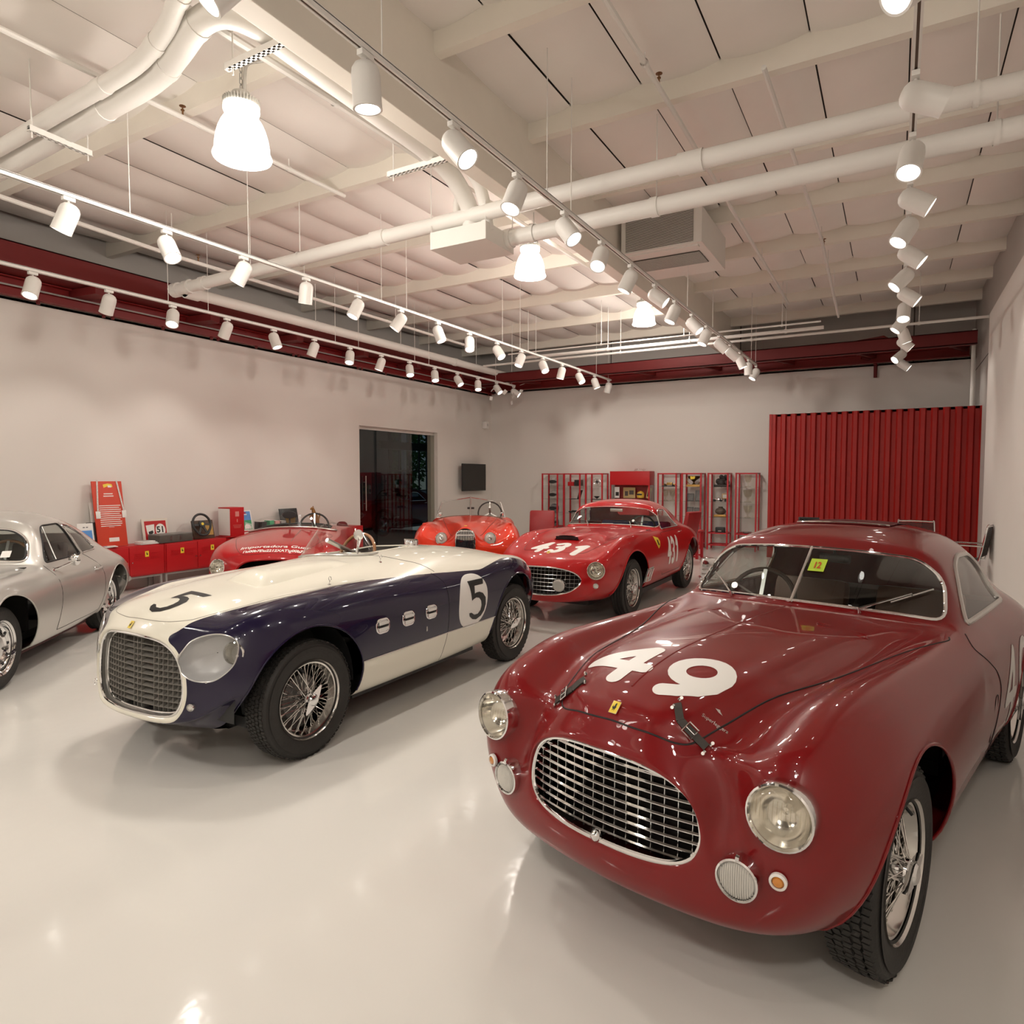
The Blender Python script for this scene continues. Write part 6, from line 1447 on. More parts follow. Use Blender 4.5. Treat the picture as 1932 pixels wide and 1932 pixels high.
# ------------------------------------------------------------------ red open racer with painted lettering behind the cream car
def letter_skin():
    S = car5_skin(); k = np.array((1, 1, .925)); S2 = S.copy(S.V * k, S.N / k / np.linalg.norm(S.N / k, axis=1, keepdims=True), S.T)
    S2.bvh = BVHTree.FromPolygons(S2.V.tolist(), S2.T.tolist()); S2.nu = S.nu; return S2
LX, LY, LH = -6.25, 5.395, -40
def letter_car():
    car = thing('racing_car', 'red open racing car with white lettering across its hood', 'car', (LX, LY, 0), -pi / 2 - radians(LH))
    P = paint('racing_red_paint', (.40, .012, .014)); S = letter_skin(); B = S
    for fd in (arch_field(0, .33, .40, .38), arch_field(-2.25, .33, .39, .38)): B, _ = B.split(fd)
    OPo = round_poly([(-1.05, .46), (-1.03, -.46), (-1.62, -.48), (-1.66, .46)], .14, 8); OP = sdf_poly(OPo)
    _, B = B.split(lambda V: np.where(V[:, 2] > .75, OP(V[:, :2]), -1))
    for sg in (1, -1): B = punch(B, (.50, sg * .56, .62), (.88, sg * .42, .2), .085, .2)
    B.build('body', P, car)
    tube_on('cockpit_rim', S.top(dense_o(OPo)), .012, M_black, car)
    MB().box((-1.8, -.56, .38), (-1.0, .56, .42)).box((-1.8, -.56, .4), (-1.76, .56, .86)).box((-1.04, -.56, .4), (-1.0, .56, .86)).build('cockpit_tub', M_int, car, smooth=False)
    for y in (-.26, .26): seat(car, -1.45, y, .5, .42, M_int, .36)
    steering_wheel(car, (-1.22, .26, .93), radians(-22), .19, M_int)
    for sg in (1, -1):
        round_lamp(car, 'headlight', (.52, sg * .565, .62), (.88, sg * .42, .15), .098, depth=.07, bez=.016)
        for x in (0, -2.25): add_wheel(car, x, sg * .63, 'w431', .335, spin=.2 + x); wheel_well(car, x, .36 * sg, .6 * sg, .33, .42)
    MB().box((-2.7, -.36, .18), (.3, .36, .23)).box((-1.85, -.6, .18), (-.45, .6, .23)).build('underbody', M_dark, car, smooth=False)
    # low wrap round screen with an aluminium base strip
    base = spline2([(-1.10, .56), (-1.0, .50), (-.93, .30), (-.90, 0), (-.93, -.30), (-1.0, -.50), (-1.10, -.56)], 6, False)
    bb = S.top(base, .003); nb = len(bb); V = list(bb) + [p + np.array((-.07, 0, .17 * math.sin(pi * min(.97, max(.03, i / (nb - 1)))) ** .4)) for i, p in enumerate(bb)]
    MB().add(V, [(i, i + 1, nb + i + 1, nb + i) for i in range(nb - 1)]).build('windscreen', glass_mat('plexi', (.9, .9, .89)), car)
    tube_on('screen_strip', [p + np.array((0, 0, .01)) for p in bb], .013, M_alu, car, closed=False)
    mp = S.top([(-.95, -.02)])[0]
    MB().tube([mp, mp + np.array((0, 0, .14))], .012, 8).build('mirror_post', M_int, car)
    MB().lathe([(0, -.05), (.035, -.045), (.055, -.02), (.06, .01), (.055, .025), (0, .025)], 24, 'x').xf(Matrix.Translation(mp + np.array((0, 0, .17))) @ Matrix.Diagonal((1, 1.55, .8, 1))).build('mirror', M_black, car)
    hs = [(.55, -.25), (.57, 0), (.55, .25), (.45, .36), (.1, .46), (-.5, .56), (-.7, .4), (-.72, 0), (-.7, -.4), (-.5, -.56), (.1, -.46), (.45, -.36)]
    tube_on('hood_seam', S.top(spline2(hs, 5)), .002, M_rubber, car, n=6)
    MB().tube([S.top([(x, .16)])[0] for x in np.linspace(.2, -.65, 20)], .003, 6).build('hood_rivets', M_alu, car)
    for row, (txt, x0, sz, n_) in enumerate((('Importadora Guar', .44, .125, 0), ('1\\u00b7E\\u2212XAT\\u00b71', .535, .07, 0))):
        v, f = text_mesh(txt, sz, bold=.0025, shear=.12, sx=.80); q = []
        for a, b in v:
            X = x0 - b * .8 - .075 * (a / .45) ** 2; h_ = S.hit((X, a + .02, 3), (0, 0, -1))[0]; q.append((X, a, 0) if h_ is None else tuple(h_ + np.array((.001, 0, .002))))
        MB().add(q, f).build('hood_lettering', M_num, car, smooth=False)
letter_car()
# ------------------------------------------------------------------ red lockers along the left wall
M_frame = mat('cabinet_leg_grey', (.42, .40, .38), .4, .4, noise=.05)
M_blackp = mat('black_plastic', (.02, .02, .02), .4, noise=.1)
M_card = mat('white_card', (.78, .76, .72), .6, noise=.03)
def make_locker():
    t = thing('wall_cabinet', 'x', 'cabinet', (-9.3, 5.28, .22))
    MB().box((-.19, -.515, 0), (.18, .515, .43), bev=.006).build('body', M_redcab, t)
    for s in (-1, 1):
        d = MB().box((.18, min(s * .004, s * .495), .02), (.196, max(s * .004, s * .495), .41), bev=.003).build('door', M_redcab, t)
        lv = MB()
        for k in range(4):
            for q in (-1, 1): lv.obox((.197, s * .25 + q * .115, .315 - k * .024), (.003, 0, 0), (0, .062, 0), (0, 0, .005))
        lv.build('louvre', M_redcab, d)
        b = MB().box((.196, s * .25 - .027, .265), (.1985, s * .25 + .027, .345)).build('door_badge', M_yel, d, smooth=False)
        hp = [(-.05, -.30), (-.10, -.12), (-.20, .02), (-.12, .10), (-.16, .26), (-.06, .36), (.04, .24), (.06, .06), (.20, -.02), (.24, .14), (.28, -.08), (.14, -.16), (.18, -.30), (.08, -.18), (.0, -.14)]
        MB().prism([(s * .25 + a * .055, .305 + c * .075) for a, c in hp], .1986, .1992, 'x').build('badge_horse', M_numk, d, smooth=False)
        MB().lathe([(.007, 0), (.009, .012), (.008, .018), (0, .02)], 12, 'x', (.196, s * .035, .20)).build('knob', M_chrome, d)
    for y in (-.48, .48):
        for x in (-.15, .14): MB().box((x - .014, y - .014, -.22), (x + .014, y + .014, 0)).build('leg', M_frame, t, smooth=False)
    MB().box((-.16, -.49, -.03), (-.13, .49, -.005)).box((.13, -.49, -.03), (.155, .49, -.005)).build('rail', M_frame, t, smooth=False)
    return t
lk = make_locker()
for k in range(5):
    lb = 'red metal two-door cabinet with yellow badges, %s from the silver car along the left wall' % ORD[k]
    if k == 0: lk['label'] = lb; lk['group'] = 'red cabinets along the left wall'
    else: dup(lk, (-9.3, 5.28 + 1.037 * k, .22), label=lb)
LT = .652
def lean(mb, tilt, y, x=-9.42, z=LT + .002, yaw=0.):
    """stand a board built in (y, z) at the wall side of the locker top, leaning back"""
    return mb.xf(Matrix.Translation((x, y, z)) @ Matrix.Rotation(yaw, 4, 'Z') @ Matrix.Rotation(-tilt, 4, 'Y'))
def board(name, label, cat, y0, y1, h, x, tilt, m, prints=(), th=.015, z=LT + .003, yaw=0., lean_back=True):
    w = y1 - y0
    t = thing(name, label, cat, (x, (y0 + y1) / 2, z), rot=(0, -tilt, yaw))
    MB().box((-th, -w / 2, 0), (0, w / 2, h), bev=.002).build('panel', m, t)
    for k, (nm, pts, mm, d) in enumerate(prints):
        MB().prism([(p[0] * w - w / 2, p[1] * h) for p in pts], 0, .0006 + d, 'x').build(nm, mm, t, smooth=False)
    return t
R4 = lambda a, b, c, d: [(a, b), (c, b), (c, d), (a, d)]
M_orange = mat('board_orange_red', (.56, .050, .022), .5, noise=.04)
tx = [('text_line', R4(.16, .62 - k * .031, .88 - (.05 if k % 3 == 1 else 0), .632 - k * .031), M_card, .0004) for k in range(11)]
b1 = board('display_board', 'tall orange red information board with white lettering and lanyards', 'board', 4.96, 5.36, .90, -9.26, radians(8), M_orange,
     [('emblem', [(.38, .90), (.50, .92), (.68, .91), (.66, .955), (.52, .965), (.36, .95)], M_yel, .0004), ('emblem', [(.52, .905), (.64, .905), (.64, .93), (.52, .94)], M_card, .0006), ('heading', R4(.36, .80, .66, .815), M_card, .0004), ('heading', R4(.34, .765, .68, .78), M_card, .0004)] + tx +
     [('text_line', R4(.30, .31, .70, .316), M_card, .0004), ('text_line', R4(.42, .295, .60, .30), M_card, .0004), ('sticker', R4(.38, .075, .72, .135), M_card, .001)], .02)
for s, y0, y1 in ((-1, -.13, -.16), (1, .13, .19)):
    ld = MB()
    for k in range(12):
        q = k / 11; ld.obox((.006, y0 + (y1 - y0) * q, .90 - .42 * q), (.001, 0, 0), (0, .011, 0), (0, (y1 - y0) / 24, -.019))
    o = ld.build('lanyard', mat('checked_ribbon', (.62, .58, .54), .6, noise=.6, nscale=90), b1, smooth=False)
    MB().box((.004, y1 - .03, .39), (.008, y1 + .03, .49), bev=.002).build('lanyard_pass', M_card, o)
MB().box((-.12, -.20, 0), (-.10, .02, .62)).build('stand_flap', M_wall, b1, smooth=False)
M_blue = mat('print_sky_blue', (.10, .28, .62), .5, noise=.3, nscale=14)
board('framed_print', 'small white print of a snowy mountain beside the orange board', 'picture', 4.70, 4.90, .34, -9.22, radians(9), M_card,
      [('photo', R4(.12, .06, .90, .72), M_blue, .0004), ('mountain', [(.12, .06), (.90, .06), (.90, .30), (.75, .42), (.62, .50), (.48, .40), (.30, .22), (.12, .16)], mat('rock_grey', (.30, .28, .27), .7, noise=.5, nscale=40), .0008), ('heading', R4(.35, .83, .48, .86), M_blackp, .0004), ('heading', R4(.55, .83, .68, .86), M_blackp, .0004)])
board('binder', 'black binder standing behind the small mountain print', 'book', 4.86, 4.97, .345, -9.28, radians(9), M_blackp, [('spine_print', R4(.3, .3, .7, .5), mat('binder_brown', (.25, .15, .10), .5, noise=.4, nscale=30), .0005), ('spine_print', R4(.35, .08, .65, .13), M_card, .0005)], .03)
for k, (y, x, a) in enumerate(((4.93, -9.18, .2), (5.02, -9.2, -.3))):
    t = thing('magazine', 'open pale magazine lying %s on the first red cabinet' % ('nearest the edge' if k == 0 else 'under the orange board'), 'magazine', (x, y, LT + .004 + .008 * k), a)
    MB().box((-.09, -.13, 0), (.09, .13, .006)).build('pages', M_card, t, smooth=False)
    MB().box((-.05, -.10, .006), (.04, .02, .0066)).build('picture', mat('print_blue_grey', (.15, .20, .35), .5, noise=.4, nscale=20), t, smooth=False)
for k in range(3):
    t = thing('paper_stack', 'white booklet, %s in the pile beside the orange board' % ('lowest', 'middle', 'topmost')[k], 'booklet', (-9.2, 5.60 - .02 * k, LT + .003 + .0155 * k), .1 * k)
    MB().box((-.08, -.14 + .02 * k, 0), (.08, .13 - .01 * k, .014), bev=.002).build('pages', M_card, t)
    if k == 2: MB().box((-.05, -.06, .014), (.05, .07, .0146)).build('cover_print', mat('rock_grey', (.3, .28, .27), .7), t, smooth=False)
pf = board('race_poster', 'cream framed red poster showing a shield and the number 51', 'poster', 5.66, 6.06, .345, -9.38, radians(10), mat('poster_cream', (.66, .60, .52), .6, noise=.03),
      [('red_field', R4(.09, .10, .91, .90), M_redcab, .0005), ('shield', [(.14, .72), (.46, .76), (.44, .40), (.36, .22), (.28, .14), (.20, .26), (.16, .45)], M_card, .0009), ('shield_mark', [(.22, .45), (.38, .50), (.40, .40), (.30, .30), (.22, .36)], M_numk, .0013),
       ('disc', [(.68 + .19 * cos(a) , .50 + .27 * sin(a)) for a in np.linspace(0, 2 * pi, 25)[:-1]], M_card, .0009)])
v, f = text_mesh('51', .125, bold=.004)
MB().add([(.0016, .072 + a, .175 + b) for a, b in v], f).build('poster_number', M_numk, pf, smooth=False)
t = thing('flat_case', 'dark grey flat case lying on the second red cabinet', 'box', (-9.24, 5.98, LT + .003), .06)
M_case = mat('case_grey_brown', (.085, .070, .060), .5, noise=.1)
MB().box((-.13, -.27, 0), (.13, .27, .105), bev=.006).build('case_body', M_case, t); MB().box((-.128, -.268, .105), (.128, .268, .122), bev=.004).build('lid', mat('case_lid', (.16, .15, .14), .4, noise=.1), t)
for y in (-.09, .06): MB().box((.131, y - .012, .03), (.134, y + .012, .09)).build('latch', M_alu, t, smooth=False)
t = thing('steering_wheel_display', 'black display steering wheel with yellow centre on a brown plaque', 'steering wheel', (-9.26, 6.53, LT + .003))
MB().box((-.02, -.16, 0), (0, .20, .285), bev=.002).xf(Matrix.Rotation(radians(-12), 4, 'Y')).build('plaque', mat('plaque_brown', (.075, .04, .022), .5, noise=.2), t)
MB().box((0, .06, .05), (.002, .185, .23)).xf(Matrix.Rotation(radians(-12), 4, 'Y')).build('brass_plate', mat('brass_plate', (.45, .28, .09), .3, .8, noise=.1), t, smooth=False)
Mw = Matrix.Translation((.05, -.06, .23)) @ Matrix.Rotation(radians(-14), 4, 'Y')
MB().tube([(0, .15 * cos(a), .155 * sin(a) - (.02 if sin(a) < -.8 else 0)) for a in np.linspace(0, 2 * pi, 33)[:-1]], .018, 10, closed=True).xf(Mw).build('rim', M_blackp, t)
sp = MB()
for a in (-.1, pi + .1, -pi / 2 - .45, -pi / 2 + .45): sp.obox((0, .075 * cos(a), .075 * sin(a)), (.006, 0, 0), (0, .075 * cos(a), .075 * sin(a)), (0, -.016 * sin(a), .016 * cos(a)))
sp.lathe([(0, .02), (.05, .018), (.055, -.01)], 20, 'x').xf(Mw).build('spokes', M_blackp, t)
MB().lathe([(0, .024), (.022, .0235), (.022, .018)], 16, 'x').xf(Mw).build('centre_badge', M_yel, t)
t = thing('presentation_box', 'large red presentation box with a cream side on the third cabinet', 'box', (-9.24, 7.03, LT + .014), .0)
MB().box((-.16, -.13, 0), (.13, .13, .455), bev=.003).build('box_body', M_redcab, t)
MB().box((-.155, -.133, .01), (.122, -.130, .435)).build('side_panel', M_card, t, smooth=False)
MB().box((.130, -.035, .31), (.1306, .035, .39)).box((.130, -.008, .22), (.1306, .008, .27)).build('front_print', mat('pale_pink_ink', (.66, .25, .22), .5), t, smooth=False)
for k in range(3): MB().box((.130, -.08 + .01 * k, .17 - .02 * k), (.1306, .08 - .01 * k, .174 - .02 * k)).build('front_text', MATS['pale_pink_ink'], t, smooth=False)
t = thing('red_tray', 'thin red lid under the large red presentation box', 'tray', (-9.23, 7.06, LT + .003)); MB().box((-.17, -.22, 0), (.17, .30, .008), bev=.002).build('tray', M_redcab, t)
M_grass = mat('print_green', (.05, .34, .16), .5, noise=.3, nscale=12)
board('race_poster', 'white bordered poster of a pale racing car on green beside the red box', 'poster', 7.22, 7.48, .40, -9.26, radians(14), M_card,
      [('sky', R4(.08, .58, .92, .95), M_blue, .0005), ('field', R4(.08, .18, .92, .58), M_grass, .0005), ('track', [(.30, .18), (.92, .20), (.92, .40), (.45, .50)], mat('print_pale_green', (.35, .55, .42), .5), .0008), ('car_print', [(.36, .22), (.80, .22), (.84, .30), (.68, .40), (.50, .42), (.36, .34)], M_fix, .0011), ('title', R4(.14, .86, .60, .91), M_redcab, .0008), ('title', R4(.2, .80, .66, .84), M_card, .0008), ('caption', R4(.16, .08, .84, .13), M_redcab, .0005)], z=LT + .014)
for k, (y, w, h, m, lb) in enumerate(((7.62, .14, .20, M_blackp, 'black book standing next to the green racing poster'), (7.80, .09, .21, M_grass, 'green and yellow book beside the black book'), (7.92, .10, .20, mat('book_white_red', (.6, .3, .28), .5, noise=.4, nscale=20), 'white and red book, third from the green racing poster'), (8.05, .10, .19, mat('book_grey', (.28, .27, .26), .5, noise=.3), 'grey book at the right end of the short book row'))):
    t = thing('book', lb, 'book', (-9.28, y, LT + .003), group='books on the cabinets'); MB().box((-.07, -w / 2, 0), (.07, w / 2, h), bev=.003).build('cover', m, t); MB().box((-.066, -w / 2 + .004, h), (.066, w / 2 - .004, h + .0005)).build('pages', M_card, t, smooth=False)
board('plaque', 'dark framed plaque with a gold medallion beside the horse sculpture', 'plaque', 8.10, 8.50, .40, -9.30, radians(12), M_blackp, [('medallion', [(.55 + .28 * cos(a), .55 + .33 * sin(a)) for a in np.linspace(0, 2 * pi, 25)[:-1]], mat('old_gold', (.16, .10, .03), .4, .6, noise=.2), .002)])
t = thing('keepsake', 'small pinkish red model car below the dark plaque', 'model car', (-9.15, 8.4, LT + .003))
MB().box((-.05, -.12, .012), (.05, .12, .05), bev=.015).box((-.04, -.05, .05), (.04, .06, .075), bev=.012).build('body', mat('pink_red', (.5, .16, .14), .4, noise=.1), t)
for y in (-.075, .075):
    for x in (-.045, .045): MB().lathe([(0, -.008), (.018, -.008), (.018, .008), (0, .008)], 12, 'x', (x, y, .018)).build('wheel', M_black, t)
# rearing horse sculpture, one skinned body
def horse():
    t = thing('horse_sculpture', 'small bronze rearing horse sculpture standing on a red cabinet', 'sculpture', (-9.2, 8.78, LT + .003))
    Vs = [(0, .02, .16), (0, .0, .21), (0, -.03, .27), (0, -.045, .315), (0, -.06, .36), (0, -.075, .395), (0, -.105, .375), (0, -.125, .355),
          (.025, .03, .12), (.028, .055, .07), (.028, .03, .035), (.028, .04, .0), (-.025, .05, .12), (-.028, .08, .07), (-.028, .06, .035), (-.028, .07, .0),
          (.025, -.07, .27), (.028, -.115, .275), (.028, -.12, .235), (-.025, -.07, .255), (-.028, -.115, .235), (-.028, -.11, .195),
          (0, .06, .17), (0, .09, .20), (0, .10, .25), (0, .095, .295)]
    Es = [(0, 1), (1, 2), (2, 3), (3, 4), (4, 5), (5, 6), (6, 7), (0, 8), (8, 9), (9, 10), (10, 11), (0, 12), (12, 13), (13, 14), (14, 15), (2, 16), (16, 17), (17, 18), (2, 19), (19, 20), (20, 21), (0, 22), (22, 23), (23, 24), (24, 25)]
    Rr = [.045, .045, .046, .036, .028, .024, .019, .012, .028, .018, .011, .012, .028, .018, .011, .012, .018, .012, .010, .018, .012, .010, .016, .012, .016, .008]
    me = bpy.data.meshes.new('horse'); me.from_pydata(Vs, Es, [])
    o = bpy.data.objects.new('horse', me); COL.objects.link(o); md = o.modifiers.new('s', 'SKIN'); o.modifiers.new('u', 'SUBSURF').levels = 1
    for k, sv in enumerate(me.skin_vertices[0].data): sv.radius = (Rr[k], Rr[k] * 1.05); sv.use_root = (k == 0)
    dg = bpy.context.evaluated_depsgraph_get(); m2 = bpy.data.meshes.new_from_object(o.evaluated_get(dg)); COL.objects.unlink(o); bpy.data.objects.remove(o)
    m2.materials.clear(); m2.materials.append(mat('bronze', (.34, .17, .055), .35, .7, noise=.15, nscale=20)); m2.polygons.foreach_set('use_smooth', [True] * len(m2.polygons))
    linkobj('body', m2, t)
    MB().prism([(-.075, .41), (-.06, .425), (-.045, .40)], -.004, .004, 'x').prism([(-.055, .40), (-.02, .34), (-.005, .28), (-.03, .30), (-.06, .37)], -.006, .006, 'x').build('mane', MATS['bronze'], t)
    MB().box((-.05, -.02, -.002), (.05, .12, .004)).build('base', M_blackp, t, smooth=False)
horse()
t = thing('racing_hat', 'crumpled dark red cap on the last cabinets near the doorway', 'hat', (-9.2, 9.45, LT + .003))
MB().lathe([(0, .10), (.05, .095), (.09, .07), (.105, .03), (.10, 0)], 20).build('crown', mat('cap_dark_red', (.14, .01, .012), .7, noise=.2), t); MB().prism([(.08 * cos(a) * 1.9, .10 * sin(a)) for a in np.linspace(-1.3, 1.3, 12)], .0, .006, 'z').build('peak', MATS['cap_dark_red'], t)

# ------------------------------------------------------------------ wall screen
tv = thing('wall_screen', 'black wall mounted television on the left wall by the corner', 'television', (-9.34, 14.3, 1.6), radians(0))
MB().box((-.02, -.54, -.345), (.02, .54, .345), bev=.006).build('casing', M_blackp, tv)
MB().box((.02, -.525, -.325), (.0215, .525, .33)).build('screen', mat('screen_glass', (.012, .011, .010), .12, noise=.02), tv, smooth=False)
MB().box((-.16, -.12, -.12), (-.02, .12, .12)).build('bracket', M_dark, tv, smooth=False)
t = thing('wall_speaker', 'tiny white wall box high in the far left corner', 'sensor', (-9.42, 15.0, 2.98)); MB().box((-.07, -.06, -.09), (.06, .06, .09), bev=.01).build('casing', M_fix, t); MB().lathe([(0, .002), (.035, .002), (.038, 0)], 16, 'x', (.06, 0, 0)).build('grille', M_alu, t)

# ------------------------------------------------------------------ red framed display towers along the back wall
M_redfr = mat('red_frame', (.44, .012, .020), .4, noise=.06)
M_shelf = glass_mat('shelf_glass', (.86, .90, .89), .9)
LV = (.37, .72, 1.06, 1.385)
def make_tower():
    t = thing('display_tower', 'x', 'display shelf', (0, 0, 0)); w, d, h, s = .42, .36, 1.70, .016
    for x in (0, w):
        for y in (0, d): MB().box((x - s, y - s, 0), (x + s, y + s, h)).build('post', M_redfr, t, smooth=False)
    for z in (.11, .37, h - .016):
        MB().box((0, -s, z - .014), (w, s, z + .014)).build('rail', M_redfr, t, smooth=False); MB().box((0, d - s, z - .014), (w, d + s, z + .014)).build('rail', M_redfr, t, smooth=False)
        for x in (0, w): MB().box((x - s, 0, z - .014), (x + s, d, z + .014)).build('rail', M_redfr, t, smooth=False)
    for z in LV: MB().box((s, -.01, z - .004), (w - s, d + .01, z + .004)).build('glass_shelf', M_shelf, t, smooth=False)
    return t
TX = [-7.707, -7.10, -6.516, -4.721, -4.164, -3.585, -2.989]; TY = 14.95
tw = make_tower(); tw.location = (TX[0], TY, 0); tw['group'] = 'red display towers'
TL = ['red framed glass display tower holding four helmets, leftmost of its row', 'red framed glass display tower second from the left, holding a laptop', 'red framed glass display tower holding the star emblem, left of the red cabinet', 'red framed glass display tower just right of the red cabinet', 'red framed glass display tower holding the gold trophy cup', 'red framed glass display tower holding the black engine casting', 'red framed glass display tower with crystal trophies, next to the corrugated wall']
tw['label'] = TL[0]
for k in range(1, 7): dup(tw, (TX[k], TY, 0), label=TL[k])
def helmet(x, z, col, label):
    t = thing('helmet', label, 'helmet', (x, TY + .18, z + .005), group='helmets in the first tower')
    m = mat('helmet_' + label.split()[0], col, .25, .2, .5, noise=.1)
    MB().lathe([(0, .215), (.05, .208), (.09, .18), (.115, .13), (.12, .08), (.11, .02), (.10, 0), (.085, .0), (.09, .02)], 24).build('shell', m, t)
    MB().prism([(.10 * cos(a), .10 + .045 * sin(a)) for a in np.linspace(0, 2 * pi, 17)[:-1]], -.122, -.06, 'y').build('visor_opening', M_blackp, t)
for z, c, lb in ((LV[3], (.55, .53, .50), 'pale'), (LV[2], (.50, .48, .45), 'light'), (LV[1], (.22, .22, .22), 'steel'), (LV[0], (.24, .24, .24), 'dark')):
    helmet(TX[0] + .25, z, c, '%s grey open face helmet on the %s shelf of the leftmost tower' % (lb, {LV[3]: 'top', LV[2]: 'second', LV[1]: 'third', LV[0]: 'lowest'}[z]))
def small(name, label, cat, x, y, z, parts, group=None, rz=0.):
    t = thing(name, label, cat, (x, y, z + .005), rz, group)
    for nm, mb, m in parts: mb.build(nm, m, t)
    return t
x = TX[1]
small('carton', 'flat red carton on the top shelf of the second tower', 'box', x + .14, TY + .15, LV[3], [('carton', MB().box((-.08, -.08, 0), (.08, .08, .10), bev=.004), M_redcab), ('lid_seam', MB().box((-.081, -.081, .07), (.081, .081, .074)), M_black)])
small('speaker_box', 'dark grey box beside the flat red carton in the second tower', 'box', x + .31, TY + .18, LV[3], [('box', MB().box((-.08, -.09, 0), (.08, .09, .15), bev=.004), M_case), ('front_plate', MB().box((-.07, -.092, .01), (.07, -.09, .14)), M_blackp)])
small('laptop', 'open black laptop on a shelf of the second tower', 'laptop', x + .22, TY + .16, LV[2], [('base', MB().box((-.12, -.09, 0), (.10, .09, .012), bev=.003), M_blackp), ('screen', MB().box((-.006, -.09, 0), (.006, .09, .22)).xf(Matrix.Translation((.10, 0, .012)) @ Matrix.Rotation(radians(18), 4, 'Y')), M_blackp), ('display', MB().box((-.008, -.08, .02), (-.006, .08, .205)).xf(Matrix.Translation((.10, 0, .012)) @ Matrix.Rotation(radians(18), 4, 'Y')), mat('screen_red', (.16, .02, .02), .3, noise=.2))])
small('model_car', 'small dark model car low in the second tower', 'model car', x + .2, TY + .15, LV[1], [('body', MB().box((-.13, -.05, .01), (.13, .05, .04), bev=.012).box((-.05, -.04, .04), (.06, .04, .06), bev=.01), M_blackp), ('wheels', MB().lathe([(0, -.055), (.018, -.055), (.018, .055), (0, .055)], 12, 'y', (-.08, 0, .018)).lathe([(0, -.055), (.018, -.055), (.018, .055), (0, .055)], 12, 'y', (.08, 0, .018)), M_black)])
x = TX[2]
st = []
for k in range(8):
    a = pi / 2 + k * pi / 4; r = .075 if k % 2 == 0 else .022; st.append((r * cos(a), .10 + r * sin(a)))
small('star_emblem', 'round four-pointed star emblem on a clear stand in the third tower', 'emblem', x + .22, TY + .16, LV[3], [('ring', MB().tube([(.085 * cos(a), 0, .10 + .085 * sin(a)) for a in np.linspace(0, 2 * pi, 25)[:-1]], .007, 8, closed=True), M_chrome), ('star', MB().prism(st, -.006, .006, 'y'), M_blackp), ('stand', MB().box((-.08, -.03, -.002), (.10, .03, .012)), M_lens)])
small('silver_bowl', 'shiny silver object on the second shelf of the third tower', 'trophy', x + .22, TY + .16, LV[2], [('bowl', MB().lathe([(.03, 0), (.03, .008), (.012, .02), (.04, .04), (.085, .075), (.08, .08)], 24), M_chrome), ('base', MB().box((-.12, -.06, 0), (.12, .06, .012)), M_blackp)])
# red cabinet with a glazed niche
rc = thing('red_cabinet', 'tall red display cabinet with an open glazed niche in the tower row', 'cabinet', (-5.43, 15.0, 0))
MB().box((-.49, 0, 1.42), (.49, .36, 1.745), bev=.004).build('top_box', M_redcab, rc); MB().box((-.49, 0, .10), (.49, .36, .92), bev=.004).build('lower_box', M_redcab, rc)
MB().box((-.49, .34, .92), (.49, .36, 1.42)).build('back_panel', mat('niche_back', (.36, .05, .045), .5, noise=.1), rc, smooth=False)
for x in (-.475, .475): MB().box((x - .015, .002, .92), (x + .015, .03, 1.42)).build('post', M_redfr, rc, smooth=False)
for x in (-.49, .484): MB().box((x, .03, .92), (x + .006, .34, 1.42)).build('glass_side', M_shelf, rc, smooth=False)
MB().box((-.47, .02, 1.10), (.47, .33, 1.108)).build('glass_shelf', M_shelf, rc, smooth=False)
small('menu_card', 'white and black card at the left of the red cabinet niche', 'card', -5.78, 15.12, 1.105, [('card', MB().box((-.06, -.01, 0), (.06, 0, .26)), M_card), ('print', MB().box((-.035, -.012, .05), (.05, -.01, .14)), M_blackp)])
small('parchment', 'large yellowed print in the red cabinet niche', 'picture', -5.50, 15.2, 1.105, [('sheet', MB().box((-.15, -.01, 0), (.15, 0, .25)), mat('parchment', (.50, .36, .16), .6, noise=.15, nscale=12)), ('print', MB().box((-.11, -.013, .05), (-.03, -.01, .16)).box((.0, -.013, .08), (.11, -.01, .18)), M_case)])
small('helmet', 'yellow helmet in the red cabinet niche', 'helmet', -5.20, 15.14, 1.105, [('shell', MB().lathe([(0, .17), (.05, .16), (.085, .12), (.095, .07), (.085, .01), (.07, 0)], 20), mat('helmet_yellow', (.62, .38, .04), .3, 0, .5, noise=.05)), ('visor', MB().box((-.06, -.1, .07), (.06, -.07, .11), bev=.01), M_blackp)])
small('postcard', 'dark and gold tilted card at the right of the niche', 'card', -5.03, 15.16, 1.105, [('card', MB().box((-.05, -.006, 0), (.05, .006, .25)).xf(Matrix.Rotation(radians(12), 4, 'Y')), MATS['parchment']), ('print', MB().box((-.03, -.008, .04), (.03, -.006, .16)).xf(Matrix.Rotation(radians(12), 4, 'Y')), M_blackp)])
small('racing_model', 'thin silver wire model on top of the red cabinet', 'model', -5.22, 15.1, 1.742, [('wire', MB().tube(smooth_path([(-.14, 0, .01), (-.08, .02, .04), (0, 0, .05), (.08, .02, .03), (.16, 0, .05)], 4), .004, 6), M_chrome), ('wheels', MB().tube([(-.09 + .025 * cos(a), 0, .03 + .025 * sin(a)) for a in np.linspace(0, 2 * pi, 13)[:-1]], .003, 5, closed=True).tube([(.10 + .025 * cos(a), 0, .03 + .025 * sin(a)) for a in np.linspace(0, 2 * pi, 13)[:-1]], .003, 5, closed=True), M_chrome)])
